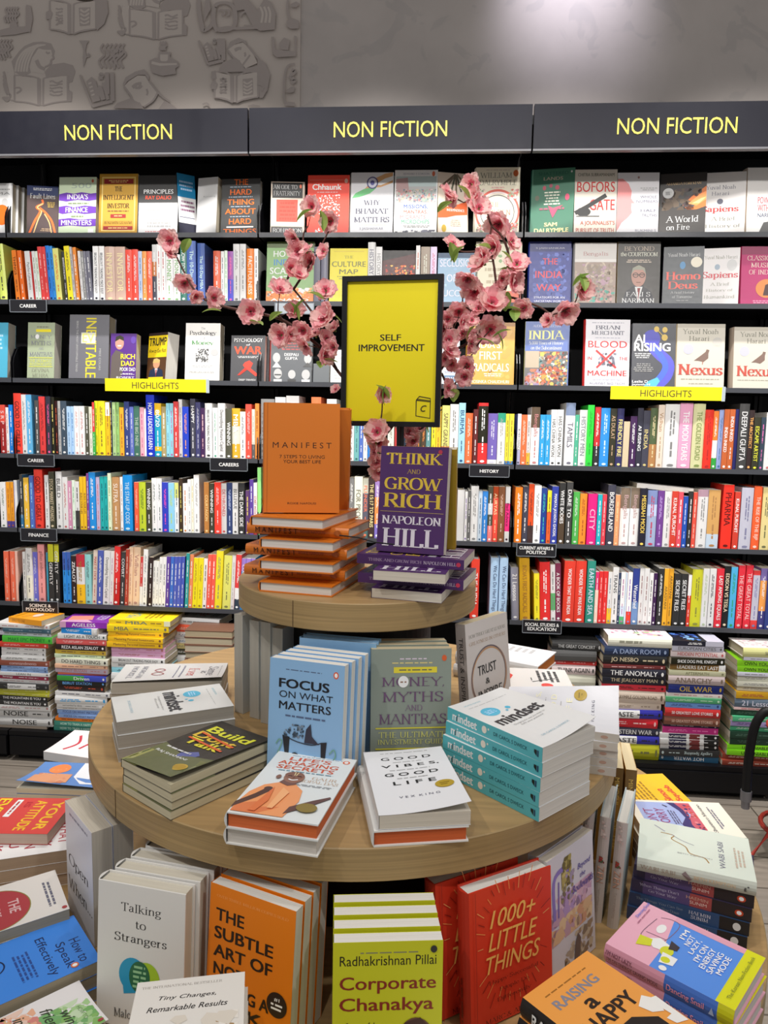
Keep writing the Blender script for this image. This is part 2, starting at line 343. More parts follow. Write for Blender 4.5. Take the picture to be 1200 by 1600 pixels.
# ------------------------------------------------------------------ cover printing
class Art:
    """prints shapes on a surface point(u, v) -> 3D, each one a hair above the last."""
    def __init__(s, mb, point, asp, step=.00010): s.mb = mb; s.point = point; s.asp = asp; s.k = 0; s.step = step
    def up(s): s.k += 1; return s.k * s.step
    def poly(s, pts, col): h = s.up(); s.mb.face([s.point(u, v, h) for u, v in pts], mat(col))
    def rect(s, u0, v0, u1, v1, col):
        h = s.up(); n = 4 if (u1 - u0) > .3 or (v1 - v0) > .3 else 1; V = []; F = []
        for j in range(n + 1):
            for i in range(n + 1): V.append(s.point(u0 + (u1 - u0) * i / n, v0 + (v1 - v0) * j / n, h))
        for j in range(n):
            for i in range(n): a = j * (n + 1) + i; F.append((a, a + n + 1, a + n + 2, a + 1))
        s.mb.faces(V, F, mat(col))
    def ell(s, cu, cv, ru, rv, col, n=28):
        s.poly([(cu + ru * math.cos(-2 * math.pi * i / n), cv + rv * math.sin(-2 * math.pi * i / n)) for i in range(n)], col)
    def line(s, w, pts, col, closed=False):                  # w: half width as a share of the cover's width
        V2, F = [], []; P = [(u * s.asp, -v) for u, v in pts]
        if closed: P.append(P[0])
        ribbon(P, lambda a, b: w * s.asp, V2, F); h = s.up()
        s.mb.faces([s.point(x / s.asp, -y, h) for x, y in V2], F, mat(col))
    def text(s, cu, cv, w, h, col, font, body, rot=0):
        V, F, asp = text2d(body, font); e = s.up(); P = []
        for x, y, l in V:                                    # w and h: the lettering's box as shares of width and height
            P.append(s.point(cu + (y - .5) * w, cv + (x - .5) * h, e + l) if rot else s.point(cu + (x - .5) * w, cv - (y - .5) * h, e + l))
        s.mb.faces(P, F, mat(col))
    def bars(s, u0, v0, u1, v1, col, n):                     # text too small to read
        h = s.up(); r = random.Random(int(u0 * 999 + v0 * 777 + n)); lh = (v1 - v0) / n; V = []; F = []
        for i in range(n):
            m = r.uniform(0, .16) * (u1 - u0); a, e = u0 + m, u1 - m; v = v0 + lh * (i + .25)
            while a < e:
                b = min(e, a + r.uniform(.03, .12)); k = len(V)
                V += [s.point(a, v, h), s.point(a, v + lh * .5, h), s.point(b, v + lh * .5, h), s.point(b, v, h)]; F.append((k, k + 1, k + 2, k + 3)); a = b + .018
        s.mb.faces(V, F, mat(col))
    def scatter(s, u0, v0, u1, v1, cols, n, size, seed=1):
        r = random.Random(seed); cols = cols.split('/')
        groups = {c: ([], []) for c in cols}; h = s.up()
        for i in range(n):
            V, F = groups[cols[i % len(cols)]]; cu, cv = r.uniform(u0, u1), r.uniform(v0, v1); a = r.uniform(0, 6.28); q = size * r.uniform(.5, 1.3); k = len(V); m = 5
            hh = h + (i % 7) * .00002
            for j in range(m):
                t = a - 2 * math.pi * j / m; e = r.uniform(.6, 1.2)
                V.append(s.point(min(u1, max(u0, cu + q * e * math.cos(t))), min(v1, max(v0, cv + q * e * s.asp * math.sin(t))), hh))
            F.append(tuple(range(k, k + m)))
        for c, (V, F) in groups.items():
            if F: s.mb.faces(V, F, mat(c))
    def run(s, src):
        for it in src.split(';'):
            t = it.strip().split(' ')
            if not t or not t[0]: continue
            k = t[0]
            if k in 'RXE': a = [float(q) for q in t[1:5]]
            if k == 'R': s.rect(*a, t[5])
            elif k == 'E': s.ell(*a, t[5])
            elif k == 'X': s.bars(*a, t[5], int(t[6]))
            elif k == 'P': s.poly([tuple(map(float, q.split(','))) for q in t[2:]], t[1])
            elif k == 'L': s.line(float(t[2]), [tuple(map(float, q.split(','))) for q in t[3:]], t[1])
            elif k == 'C': s.line(float(t[2]), _smooth([tuple(map(float, q.split(','))) for q in t[3:]]), t[1])
            elif k == 'T': s.text(float(t[1]), float(t[2]), float(t[3]), float(t[4]), t[5], t[6], ' '.join(t[7:]))
            elif k == 'V': s.text(float(t[1]), float(t[2]), float(t[3]), float(t[4]), t[5], t[6], ' '.join(t[7:]), 90)
            elif k == 'N': s.scatter(*[float(q) for q in t[1:5]], t[5], int(t[6]), float(t[7]))
            elif k == 'O':                                   # ring
                cu, cv, ru, rv, w = [float(q) for q in t[1:6]]
                s.line(w, [(cu + ru * math.cos(-2 * math.pi * i / 40), cv + rv * math.sin(-2 * math.pi * i / 40)) for i in range(41)], t[6])

def bands(spec):
    out = []
    for i, p in enumerate(spec.split(':')):
        c, _, st = p.partition('@')
        out.append(p)
    cols = []; start = 0.0
    for p in out:
        c, _, nx = p.partition('@')
        cols.append((start, c)); start = float(nx) if nx else 1.0
    return cols                                              # [(start share from the head, colour), ...]

# ------------------------------------------------------------------ books
def book_meshes(W, H, T, kind, cover, spine, pages, front='', spine_art='', curl=0.0, back=None):
    """cover mesh and page block of one book. Local axes: x spine -> fore-edge, y tail -> head, z back -> front."""
    mb = MB(); cm, sm, bm = mat(cover), [(a, mat(c)) for a, c in bands(spine)], mat(back or cover)
    hb = kind == 'h'; th = .0022 if hb else .0004
    def bend(x, y):                                          # a used cover lifts at its fore-edge, most at one corner
        if not curl: return 0.0
        return abs(curl) * (max(0, x / W - .12) / .88) ** 1.7 * ((.35 + .65 * (1 - y / H)) if curl > 0 else (.35 + .65 * y / H))
    n = 8 if curl else 1
    V, F = [], []
    for j in range(n + 1):
        for i in range(n + 1):
            x, y = W * i / n, H * j / n; z = T + bend(x, y); V.append((x, y, z))
    nn = (n + 1) ** 2
    V += [(x, y, z - th) for x, y, z in V]
    for j in range(n):
        for i in range(n):
            a = j * (n + 1) + i; F.append((a, a + 1, a + n + 2, a + n + 1)); F.append((nn + a, nn + a + n + 1, nn + a + n + 2, nn + a + 1))
    for i in range(n):
        for a, b in ((i, i + 1), (n * (n + 1) + i + 1, n * (n + 1) + i), ((i + 1) * (n + 1), i * (n + 1)), (i * (n + 1) + n, (i + 1) * (n + 1) + n)):
            F.append((a, nn + a, nn + b, b))
    mb.faces(V, F, cm)
    mb.box((0, 0, 0), (W, H, th), bm)                        # back cover
    if hb:                                                   # rounded spine
        k = 5; prof = [(-.35 * T * .5 * math.sin(math.pi * i / k), T * i / k) for i in range(k + 1)]
        for s0, m in sm:
            s1 = next((q for q, _ in sm if q > s0), 1.0)
            for i in range(k):
                a, b = prof[i], prof[i + 1]; y0, y1 = H * (1 - s1), H * (1 - s0)
                mb.face([(a[0], y0, a[1]), (b[0], y0, b[1]), (b[0], y1, b[1]), (a[0], y1, a[1])], m)
        for y in (0, H):
            f = [(p[0], y, p[1]) for p in prof]; mb.face(f if y else f[::-1], sm[0][1])
    else:
        for s0, m in sm:
            s1 = next((q for q, _ in sm if q > s0), 1.0)
            mb.box((-th, H * (1 - s1), 0), (0, H * (1 - s0), T), m)
    if front:
        Art(mb, lambda u, v, e: (u * W, H * (1 - v), T + bend(u * W, H * (1 - v)) + e), W / H).run(front)
    if spine_art:
        def sp(u, v, e):
            z = T * (1 - v)
            return (-e - th - (.175 * T * math.sin(math.pi * z / T) if hb else 0), H * (1 - u), z)
        Art(mb, sp, H / T).run(spine_art)
    pg = MB(); i0 = .003 if hb else .0004
    pg.box((.0008, i0, th + .0001), (W - i0, H - i0, T - th - .0001), mat(pages, .8, 'pages'))
    return mb.mesh('cover'), pg.mesh('page_block')
_book_cache = {}
def book(name, label, cat, M, spec, group=None):
    """spec: (W, H, T, kind, cover, spine, pages, front art, spine art, curl)"""
    t = thing(name, label, cat, M, group)
    if spec not in _book_cache: _book_cache[spec] = book_meshes(*spec)
    c, p = _book_cache[spec]
    put('cover', c, t); put('page_block', p, t)
    return t
def bare_book(name, label, cat, M, W, H, T, kind, spine, pages, tcol, title, group, cover=None):
    """a book of which the photo shows little more than the spine: one mesh"""
    mb = MB(); sm = [(a, mat(c)) for a, c in bands(spine)]; hb = kind == 'h'
    cm = mat(cover or bands(spine)[-1 if len(sm) < 3 else 0][1])
    th = .0022 if hb else .0005; ov = .003 if hb else 0
    mb.box((0, 0, 0), (W, H, th), cm); mb.box((0, 0, T - th), (W, H, T), cm)
    mb.box((.0008, ov, th), (W - ov, H - ov, T - th), mat(pages, .8, 'pages'))
    bulge = .12 * T if hb else .03 * T; k = 4
    prof = [(-bulge * math.sin(math.pi * i / k), T * i / k) for i in range(k + 1)]
    for s0, m in sm:
        s1 = next((q for q, _ in sm if q > s0), 1.0); y0, y1 = H * (1 - s1), H * (1 - s0)
        for i in range(k):
            a, b = prof[i], prof[i + 1]
            mb.face([(a[0], y0, a[1]), (b[0], y0, b[1]), (b[0], y1, b[1]), (a[0], y1, a[1])], m)
    for y in (0, H):
        f = [(p[0], y, p[1]) for p in prof]; mb.face(f if y else f[::-1], sm[0][1])
    if tcol != '-':
        r = random.Random(int(W * 1e5) + int(H * 1e5) + int(T * 1e6))
        A = Art(mb, lambda u, v, e: (-e - bulge, H * (1 - u), T * (1 - v)), H / T, .00012)
        h = .58
        if title:
            asp = text2d(title, 'b')[2]; w = asp * h * T / H
            two = len(title) > 14 and T > .017
            if w > .74:
                w = .74 if len(title) > 9 else .7
                h = max(.28, min(h, w * H / T / asp * 1.35))
            elif w < .35: w = min(.5, w * 1.35)
            c = .12 + w / 2 if r.random() < .6 else .5
            A.text(min(c, .86 - w / 2 + .02), .5, w, h, tcol, 'b', title)
            if c + w / 2 < .62: A.bars(c + w / 2 + .06, .36, .86, .64, tcol, 1)
        else:
            q = r.uniform(.42, .62)
            A.bars(.09, .3, q, .7, tcol, 1 if T < .017 else 2); A.bars(q + .06, .36, .84, .64, tcol, 1)
        A.ell(.945, .5, min(.02, .3 * T / H), .24, tcol, 10)
    o = put(name, mb.mesh(name)); o.matrix_world = M
    return tag(o, label, cat, group)
# ------------------------------------------------------------------ the setting
FLOOR = 0.0; BACK = 0.30
def struct(name, mb, label=None):
    o = mb.build(name); o['kind'] = 'structure'
    if label: o['label'] = label
    return o
m_ = MB(); m_.box((-2.6, -3.6, -.05), (3.8, BACK + .1, 0), mat('938a80', .45, 'plank')); struct('floor', m_, 'grey-beige wood plank floor')
m_ = MB(); m_.box((-2.6, BACK, 0), (3.8, BACK + .1, 3.6), mat('c2b9b4', .8, 'plaster')); struct('wall_back', m_, 'warm grey plaster wall above the bookcases')

# printed wallpaper on the left part of the wall
def wall_paper():
    t = thing('wallpaper', 'grey wallpaper printed with darker drawings of people reading, above the left header', 'wallpaper', Matrix.Translation((0, BACK - .006, 2.2)))
    mb = MB(); mb.box((-2.6, 0, .165), (0.0932, .0055, 1.2), mat('cbc0b8', .85, 'plain')); mb.build('sheet', t)
    pm = MB(); ink, pale = mat('b0a5a0', .85, 'plain'), mat('cbc0b8', .85, 'plain'); k = [0]
    def P(p): return (p[0], -.0004 - k[0] * .00004, p[1] - 2.2)
    for c, w, pts in MURAL:
        k[0] += 1
        if w:
            V2, F = [], []; ribbon(_smooth(pts) if len(pts) > 2 else pts, lambda a, b: w * (.7 + .5 * abs(b)), V2, F)
            pm.faces([P(v) for v in V2], F, ink if c else pale)
        else: pm.face([P(v) for v in pts], ink if c else pale)
    pm.build('print', t)
MURAL = [
(1,0,[(-1.0679,2.6931),(-1.077,2.7319),(-1.0435,2.7698),(-1.0214,2.7886),(-0.9837,2.8022),(-0.9465,2.8039),(-0.9098,2.7961),(-0.8949,2.7671),(-0.9037,2.7409),(-0.9134,2.7674),(-0.9633,2.7803),(-0.9912,2.7448),(-1.0031,2.7113),(-0.9987,2.6871),(-1.0313,2.6732)]),
(0,0,[(-0.9689,2.7732),(-0.9106,2.7722),(-0.9061,2.7481),(-0.9204,2.7196),(-0.9393,2.7103),(-0.943,2.6814),(-0.9985,2.692),(-0.9921,2.7208)]),
(0,0.0035,[(-1.0626,2.693),(-1.0502,2.7363),(-1.0167,2.7741),(-0.9629,2.7923)]),
(0,0.0035,[(-1.0508,2.6928),(-1.0384,2.736),(-1.006,2.7758),(-0.9554,2.7921)]),
(0,0.0035,[(-1.0391,2.6926),(-1.0267,2.7358),(-0.9953,2.7776),(-0.948,2.792)]),
(0,0.0035,[(-1.0273,2.6924),(-1.015,2.7356),(-0.9846,2.7793),(-0.9406,2.7919)]),
(0,0.0035,[(-1.0156,2.6923),(-1.0033,2.7354),(-0.9739,2.781),(-0.9332,2.7917)]),
(1,0.0035,[(-0.932,2.7654),(-0.9243,2.759),(-0.9162,2.7627)]),
(1,0.0035,[(-0.906,2.7529),(-0.9011,2.7408),(-0.9119,2.7338),(-0.9151,2.7195),(-0.9394,2.7079)]),
(1,0.007,[(-0.9729,2.7349),(-0.9605,2.7106),(-0.9396,2.7006)]),
(1,0,[(-0.94,2.691),(-0.9125,2.717),(-0.8593,2.7233),(-0.8226,2.7131),(-0.8128,2.6889),(-0.8272,2.6506),(-0.8459,2.6461),(-0.8504,2.6703),(-0.9353,2.6716)]),
(1,0,[(-1.0947,2.6936),(-1.0681,2.6883),(-1.0671,2.5814),(-1.0832,2.5816),(-1.1037,2.6063)]),
(0,0.0035,[(-1.0893,2.6935),(-1.0963,2.6548),(-1.0895,2.6256),(-1.0992,2.5867)]),
(0,0.0035,[(-1.0829,2.6934),(-1.0888,2.6547),(-1.083,2.6255),(-1.0922,2.5866)]),
(0,0.0035,[(-1.0765,2.6933),(-1.0813,2.6546),(-1.0766,2.6254),(-1.0852,2.5865)]),
(0,0.0035,[(-1.0701,2.6931),(-1.0738,2.6545),(-1.0702,2.6253),(-1.0782,2.5864)]),
(0,0,[(-1.0659,2.6786),(-0.9569,2.6647),(-0.845,2.675),(-0.8481,2.5774),(-0.9606,2.5629),(-1.0698,2.5805)]),
(1,0.0035,[(-1.0659,2.6786),(-1.0111,2.6767),(-0.9633,2.6648)]),
(1,0.0035,[(-0.9473,2.6646),(-0.9007,2.674),(-0.845,2.675)]),
(1,0.0035,[(-1.0698,2.5805),(-1.015,2.5748),(-0.9659,2.563)]),
(1,0.0035,[(-0.951,2.5628),(-0.9041,2.5733),(-0.8481,2.5784)]),
(1,0.0035,[(-1.0659,2.6786),(-1.0698,2.5805)]),
(1,0.0035,[(-0.845,2.675),(-0.8481,2.5784)]),
(1,0.007,[(-0.9643,2.6649),(-0.967,2.563)]),
(1,0.0035,[(-0.9462,2.6646),(-0.951,2.5628)]),
(1,0.0035,[(-0.9201,2.6516),(-0.9111,2.6551),(-0.9023,2.6517),(-0.8936,2.6479),(-0.8848,2.6481),(-0.8758,2.6513),(-0.8668,2.655)]),
(1,0.0035,[(-0.9206,2.638),(-0.9117,2.6388),(-0.9028,2.6388),(-0.8939,2.6382),(-0.885,2.6417),(-0.8761,2.6428),(-0.8672,2.6424)]),
(1,0.0035,[(-0.9209,2.6294),(-0.9121,2.6263),(-0.9032,2.6278),(-0.8943,2.629),(-0.8854,2.6299),(-0.8765,2.6306),(-0.8678,2.6259)]),
(1,0.0035,[(-0.9213,2.6163),(-0.9124,2.618),(-0.9037,2.612),(-0.8948,2.6128),(-0.8859,2.6141),(-0.877,2.614),(-0.8681,2.616)]),
(1,0.0035,[(-0.9217,2.6058),(-0.9129,2.6027),(-0.9041,2.6004),(-0.8952,2.601),(-0.8864,2.6),(-0.8774,2.6021),(-0.8684,2.6065)]),
(1,0,[(-0.844,2.6219),(-0.8284,2.612),(-0.8322,2.5758),(-0.8481,2.576)]),
(1,0.0035,[(-1.0705,2.6301),(-1.049,2.6322),(-1.0413,2.6224),(-1.0606,2.6105)]),
(1,0.0035,[(-1.1203,2.5968),(-1.0994,2.5818),(-1.0876,2.6061),(-1.1033,2.616),(-1.1126,2.6502)]),
(1,0.0035,[(-1.1149,2.5967),(-1.0959,2.5867),(-1.0876,2.6061),(-1.1006,2.616),(-1.112,2.6648)]),
(1,0.0035,[(-1.1095,2.5966),(-1.0925,2.5915),(-1.0876,2.6061),(-1.0979,2.6159),(-1.1114,2.6793)]),
(1,0.0035,[(-1.1041,2.5965),(-1.0891,2.5963),(-1.0876,2.6061),(-1.0953,2.6159),(-1.1108,2.6938)]),
(1,0,[(-0.5869,2.9289),(-0.5964,2.9666),(-0.5646,3.0032),(-0.5437,3.0213),(-0.5074,3.0343),(-0.4715,3.0357),(-0.4358,3.0279),(-0.4209,2.9997),(-0.429,2.9743),(-0.4388,3.0001),(-0.4873,3.0129),(-0.5136,2.9787),(-0.5245,2.9463),(-0.5198,2.9228),(-0.5511,2.9094)]),
(0,0,[(-0.4925,3.0061),(-0.4362,3.0047),(-0.4314,2.9814),(-0.4447,2.9537),(-0.4628,2.9448),(-0.4658,2.9169),(-0.5197,2.9274),(-0.514,2.9554)]),
(0,0.0035,[(-0.5817,2.9288),(-0.5705,2.9707),(-0.5388,3.0072),(-0.4871,3.0245)]),
(0,0.0035,[(-0.5703,2.9286),(-0.5591,2.9704),(-0.5285,3.0088),(-0.4799,3.0243)]),
(0,0.0035,[(-0.559,2.9283),(-0.5478,2.9701),(-0.5182,3.0104),(-0.4727,3.0242)]),
(0,0.0035,[(-0.5476,2.9281),(-0.5364,2.9699),(-0.5078,3.012),(-0.4656,3.024)]),
(0,0.0035,[(-0.5362,2.9278),(-0.5251,2.9696),(-0.4975,3.0136),(-0.4584,3.0238)]),
(1,0.0035,[(-0.4568,2.9982),(-0.4492,2.992),(-0.4414,2.9955)]),
(1,0.0035,[(-0.4313,2.986),(-0.4264,2.9743),(-0.4368,2.9675),(-0.4395,2.9536),(-0.4628,2.9425)]),
(1,0.007,[(-0.4958,2.9689),(-0.4833,2.9453),(-0.4629,2.9355)]),
(1,0,[(-0.4631,2.9262),(-0.437,2.9512),(-0.3857,2.957),(-0.35,2.9469),(-0.3401,2.9234),(-0.3533,2.8864),(-0.3713,2.8821),(-0.3761,2.9055),(-0.4583,2.9074)]),
(1,0,[(-0.6128,2.9295),(-0.587,2.9243),(-0.584,2.8206),(-0.5996,2.8209),(-0.6199,2.845)]),
(0,0.0035,[(-0.6076,2.9294),(-0.6136,2.892),(-0.6065,2.8636),(-0.6151,2.826)]),
(0,0.0035,[(-0.6014,2.9293),(-0.6063,2.8918),(-0.6002,2.8634),(-0.6084,2.8258)]),
(0,0.0035,[(-0.5951,2.9291),(-0.5991,2.8917),(-0.594,2.8633),(-0.6016,2.8257)]),
(0,0.0035,[(-0.5889,2.929),(-0.5918,2.8915),(-0.5878,2.8632),(-0.5948,2.8256)]),
(0,0,[(-0.5846,2.9148),(-0.479,2.9008),(-0.371,2.9101),(-0.3722,2.8155),(-0.4807,2.8021),(-0.5866,2.8197)]),
(1,0.0035,[(-0.5846,2.9148),(-0.5316,2.9127),(-0.4852,2.9009)]),
(1,0.0035,[(-0.4697,2.9006),(-0.4248,2.9094),(-0.371,2.9101)]),
(1,0.0035,[(-0.5866,2.8197),(-0.5336,2.814),(-0.4859,2.8022)]),
(1,0.0035,[(-0.4714,2.8019),(-0.4263,2.8118),(-0.3722,2.8164)]),
(1,0.0035,[(-0.5846,2.9148),(-0.5866,2.8197)]),
(1,0.0035,[(-0.371,2.9101),(-0.3722,2.8164)]),
(1,0.007,[(-0.4862,2.9009),(-0.4869,2.8022)]),
(1,0.0035,[(-0.4687,2.9006),(-0.4714,2.8019)]),
(1,0.0035,[(-0.4432,2.8878),(-0.4345,2.8912),(-0.426,2.8879),(-0.4175,2.8841),(-0.4089,2.8842),(-0.4003,2.8873),(-0.3917,2.8908)]),
(1,0.0035,[(-0.4434,2.8746),(-0.4348,2.8754),(-0.4262,2.8753),(-0.4176,2.8746),(-0.409,2.878),(-0.4004,2.8791),(-0.3919,2.8786)]),
(1,0.0035,[(-0.4435,2.8663),(-0.435,2.8633),(-0.4264,2.8646),(-0.4178,2.8657),(-0.4092,2.8666),(-0.4006,2.8672),(-0.3921,2.8626)]),
(1,0.0035,[(-0.4437,2.8536),(-0.4351,2.8552),(-0.4266,2.8493),(-0.418,2.8501),(-0.4094,2.8513),(-0.4008,2.8511),(-0.3922,2.853)]),
(1,0.0035,[(-0.4439,2.8435),(-0.4353,2.8404),(-0.4268,2.8381),(-0.4182,2.8386),(-0.4096,2.8376),(-0.401,2.8396),(-0.3924,2.8438)]),
(1,0,[(-0.3691,2.8586),(-0.3538,2.8489),(-0.3568,2.8138),(-0.3722,2.8141)]),
(1,0.0035,[(-0.5882,2.8679),(-0.5674,2.8698),(-0.5598,2.8602),(-0.5782,2.8488)]),
(1,0.0035,[(-0.6357,2.8358),(-0.6152,2.8212),(-0.6043,2.8446),(-0.6197,2.8544),(-0.6293,2.8876)]),
(1,0.0035,[(-0.6305,2.8357),(-0.612,2.8259),(-0.6043,2.8446),(-0.6171,2.8543),(-0.629,2.9017)]),
(1,0.0035,[(-0.6253,2.8356),(-0.6088,2.8306),(-0.6043,2.8446),(-0.6145,2.8543),(-0.6286,2.9158)]),
(1,0.0035,[(-0.6201,2.8355),(-0.6055,2.8352),(-0.6043,2.8446),(-0.6119,2.8542),(-0.6283,2.9299)]),
(1,0.0035,[(-1.1405,2.7378),(-1.149,2.7582),(-1.1314,2.7748),(-1.1419,2.7918),(-1.1298,2.805)]),
(1,0.0035,[(-1.1274,2.7376),(-1.1359,2.758),(-1.1183,2.7745),(-1.1288,2.7916),(-1.1179,2.8048)]),
(1,0.0035,[(-1.1143,2.7374),(-1.1228,2.7578),(-1.1052,2.7743),(-1.1157,2.7913),(-1.1044,2.8046)]),
(1,0.0035,[(-1.1012,2.7371),(-1.1097,2.7575),(-1.0921,2.7741),(-1.1026,2.7911),(-1.0906,2.8043)]),
(1,0.0035,[(-1.1187,2.7471),(-1.1272,2.7675),(-1.1096,2.784),(-1.1201,2.801),(-1.1112,2.8143)]),
(1,0.0035,[(-1.1056,2.7469),(-1.1141,2.7672),(-1.0965,2.7838),(-1.107,2.8008),(-1.0967,2.814)]),
(1,0.0035,[(-1.0925,2.7466),(-1.101,2.767),(-1.0835,2.7835),(-1.094,2.8005),(-1.0853,2.8138)]),
(1,0.0035,[(-1.0794,2.7464),(-1.0879,2.7668),(-1.0704,2.7833),(-1.0809,2.8003),(-1.0694,2.8135)]),
(1,0,[(-0.7935,2.8034),(-0.7515,2.8026),(-0.7624,2.7885),(-0.7684,2.7648),(-0.7638,2.7408),(-0.7781,2.7028),(-0.7796,2.7411),(-0.7763,2.7649),(-0.7808,2.7888)]),
(1,0.0035,[(-0.7581,2.755),(-0.7532,2.7454),(-0.7691,2.7409)]),
(1,0.0035,[(-0.7017,2.6991),(-0.7135,2.7265),(-0.6905,2.7488),(-0.7048,2.7717),(-0.6933,2.7896)]),
(1,0.0035,[(-0.6843,2.6988),(-0.6961,2.7262),(-0.6731,2.7485),(-0.6874,2.7714),(-0.6743,2.7892)]),
(1,0.0035,[(-0.6669,2.6985),(-0.6786,2.7259),(-0.6557,2.7482),(-0.67,2.7711),(-0.6579,2.7889)]),
(1,0.0035,[(-0.6494,2.6982),(-0.6612,2.7256),(-0.6383,2.7479),(-0.6527,2.7707),(-0.6393,2.7885)]),
(1,0.0035,[(-0.632,2.6979),(-0.6438,2.7253),(-0.621,2.7476),(-0.6353,2.7704),(-0.6218,2.7882)]),
(1,0.0035,[(-0.6146,2.6976),(-0.6264,2.725),(-0.6036,2.7472),(-0.618,2.7701),(-0.6074,2.7879)]),
(1,0.0035,[(-0.6536,2.7436),(-0.649,2.7149),(-0.6522,2.6935)]),
(1,0.007,[(-0.6321,2.767),(-0.6167,2.7572),(-0.6327,2.7432),(-0.6481,2.753),(-0.6321,2.767)]),
(1,0,[(-1.0049,2.9407),(-0.9866,2.9356),(-0.9805,2.888),(-0.9931,2.8359),(-1.0111,2.8505),(-1.0079,2.9313)]),
(1,0,[(-1.1202,2.848),(-1.0718,2.8589),(-1.008,2.86),(-0.9929,2.8406),(-1.057,2.83),(-1.1212,2.8265)]),
(1,0,[(-1.0772,2.8567),(-1.0709,2.8804),(-1.0497,2.8799),(-1.0426,2.8583)]),
(1,0.0035,[(-1.0911,2.876),(-1.0983,2.8934),(-1.0834,2.9073),(-1.0923,2.9218),(-1.0832,2.933)]),
(1,0.0035,[(-1.0799,2.8758),(-1.0871,2.8931),(-1.0722,2.9071),(-1.0812,2.9215),(-1.0715,2.9327)]),
(1,0.0035,[(-1.0687,2.8756),(-1.076,2.8929),(-1.0611,2.9068),(-1.07,2.9213),(-1.0601,2.9325)]),
(1,0.0035,[(-1.0576,2.8753),(-1.0648,2.8926),(-1.0499,2.9066),(-1.0589,2.921),(-1.0482,2.9322)]),
(1,0.0035,[(-1.0464,2.8751),(-1.0537,2.8924),(-1.0388,2.9064),(-1.0478,2.9208),(-1.0381,2.932)]),
(0,0,[(-0.907,2.9527),(-0.8209,2.9366),(-0.7188,2.9484),(-0.7216,2.8437),(-0.8243,2.8278),(-0.9106,2.8476)]),
(1,0.0035,[(-0.907,2.9527),(-0.8637,2.9507),(-0.8272,2.9367)]),
(1,0.0035,[(-0.8115,2.9364),(-0.7696,2.9476),(-0.7188,2.9484)]),
(1,0.0035,[(-0.9106,2.8476),(-0.8673,2.8419),(-0.8296,2.8279)]),
(1,0.0035,[(-0.8149,2.8276),(-0.7728,2.84),(-0.7216,2.8447)]),
(1,0.0035,[(-0.907,2.9527),(-0.9106,2.8476)]),
(1,0.0035,[(-0.7188,2.9484),(-0.7216,2.8447)]),
(1,0.007,[(-0.8283,2.9367),(-0.8306,2.8279)]),
(1,0.0035,[(-0.8105,2.9363),(-0.8149,2.8276)]),
(1,0.0035,[(-0.8844,2.9219),(-0.8795,2.9221),(-0.8748,2.9204),(-0.87,2.9203),(-0.8651,2.9209),(-0.8603,2.9219),(-0.8556,2.9181)]),
(1,0.0035,[(-0.8848,2.9082),(-0.88,2.9078),(-0.8752,2.9074),(-0.8703,2.9104),(-0.8655,2.9091),(-0.8606,2.9113),(-0.8559,2.91)]),
(1,0.0035,[(-0.8851,2.9013),(-0.8803,2.8998),(-0.8755,2.8989),(-0.8708,2.8953),(-0.866,2.8961),(-0.8612,2.8956),(-0.8562,2.8984)]),
(1,0.0035,[(-0.8855,2.8883),(-0.8807,2.8892),(-0.876,2.8841),(-0.8712,2.8839),(-0.8663,2.8872),(-0.8615,2.8858),(-0.8566,2.8881)]),
(1,0.0035,[(-0.8859,2.878),(-0.881,2.8802),(-0.8761,2.88),(-0.8715,2.8741),(-0.8666,2.8753),(-0.8618,2.8754),(-0.8568,2.8806)]),
(1,0.0035,[(-0.8863,2.8645),(-0.8815,2.8632),(-0.8765,2.8692),(-0.8717,2.8685),(-0.8669,2.8679),(-0.862,2.8693),(-0.8573,2.8669)]),
(1,0,[(-0.7899,2.9241),(-0.7429,2.9245),(-0.7458,2.8594),(-0.7877,2.8564)]),
(0,0.0035,[(-0.7839,2.9169),(-0.7669,2.9071),(-0.7472,2.9184)]),
(0,0.0035,[(-0.7843,2.9018),(-0.7673,2.8929),(-0.7477,2.9033)]),
(0,0.0035,[(-0.7848,2.8867),(-0.7677,2.8787),(-0.7481,2.8883)]),
(0,0.0035,[(-0.7852,2.8715),(-0.7681,2.8646),(-0.7485,2.8731)]),
(1,0,[(-0.7212,2.9531),(-0.6745,2.952),(-0.6705,2.905),(-0.6872,2.8629),(-0.7192,2.8375),(-0.7202,2.8966)]),
(1,0,[(-0.9242,2.9105),(-0.9055,2.9196),(-0.8965,2.9052),(-0.9041,2.884),(-0.9252,2.8844)]),
(1,0.0035,[(-0.7921,2.6742),(-0.7453,2.5552)]),
(1,0.007,[(-0.7453,2.5552),(-0.6603,2.5734)]),
(1,0.007,[(-0.6813,2.682),(-0.6807,2.6003)]),
(1,0.007,[(-0.6603,2.6816),(-0.6603,2.5734)]),
(1,0,[(-0.7664,2.6497),(-0.7449,2.6662),(-0.7269,2.6491),(-0.7104,2.5765),(-0.7423,2.5697)]),
(1,0,[(-0.7249,2.625),(-0.7115,2.6344),(-0.6987,2.6198),(-0.6891,2.5811),(-0.7077,2.5765)]),
(1,0,[(-0.7033,2.6439),(-0.6875,2.6461),(-0.6733,2.5808),(-0.6866,2.5786)]),
(0,0.0035,[(-0.7588,2.64),(-0.7455,2.6446)]),
(0,0.0035,[(-0.755,2.6254),(-0.7416,2.6301)]),
(0,0.0035,[(-0.7512,2.6109),(-0.7378,2.6155)]),
(0,0.0035,[(-0.7473,2.5964),(-0.734,2.601)]),
(1,0.0035,[(-0.7099,2.656),(-0.713,2.6633),(-0.7069,2.6692),(-0.7107,2.6753),(-0.7049,2.68)]),
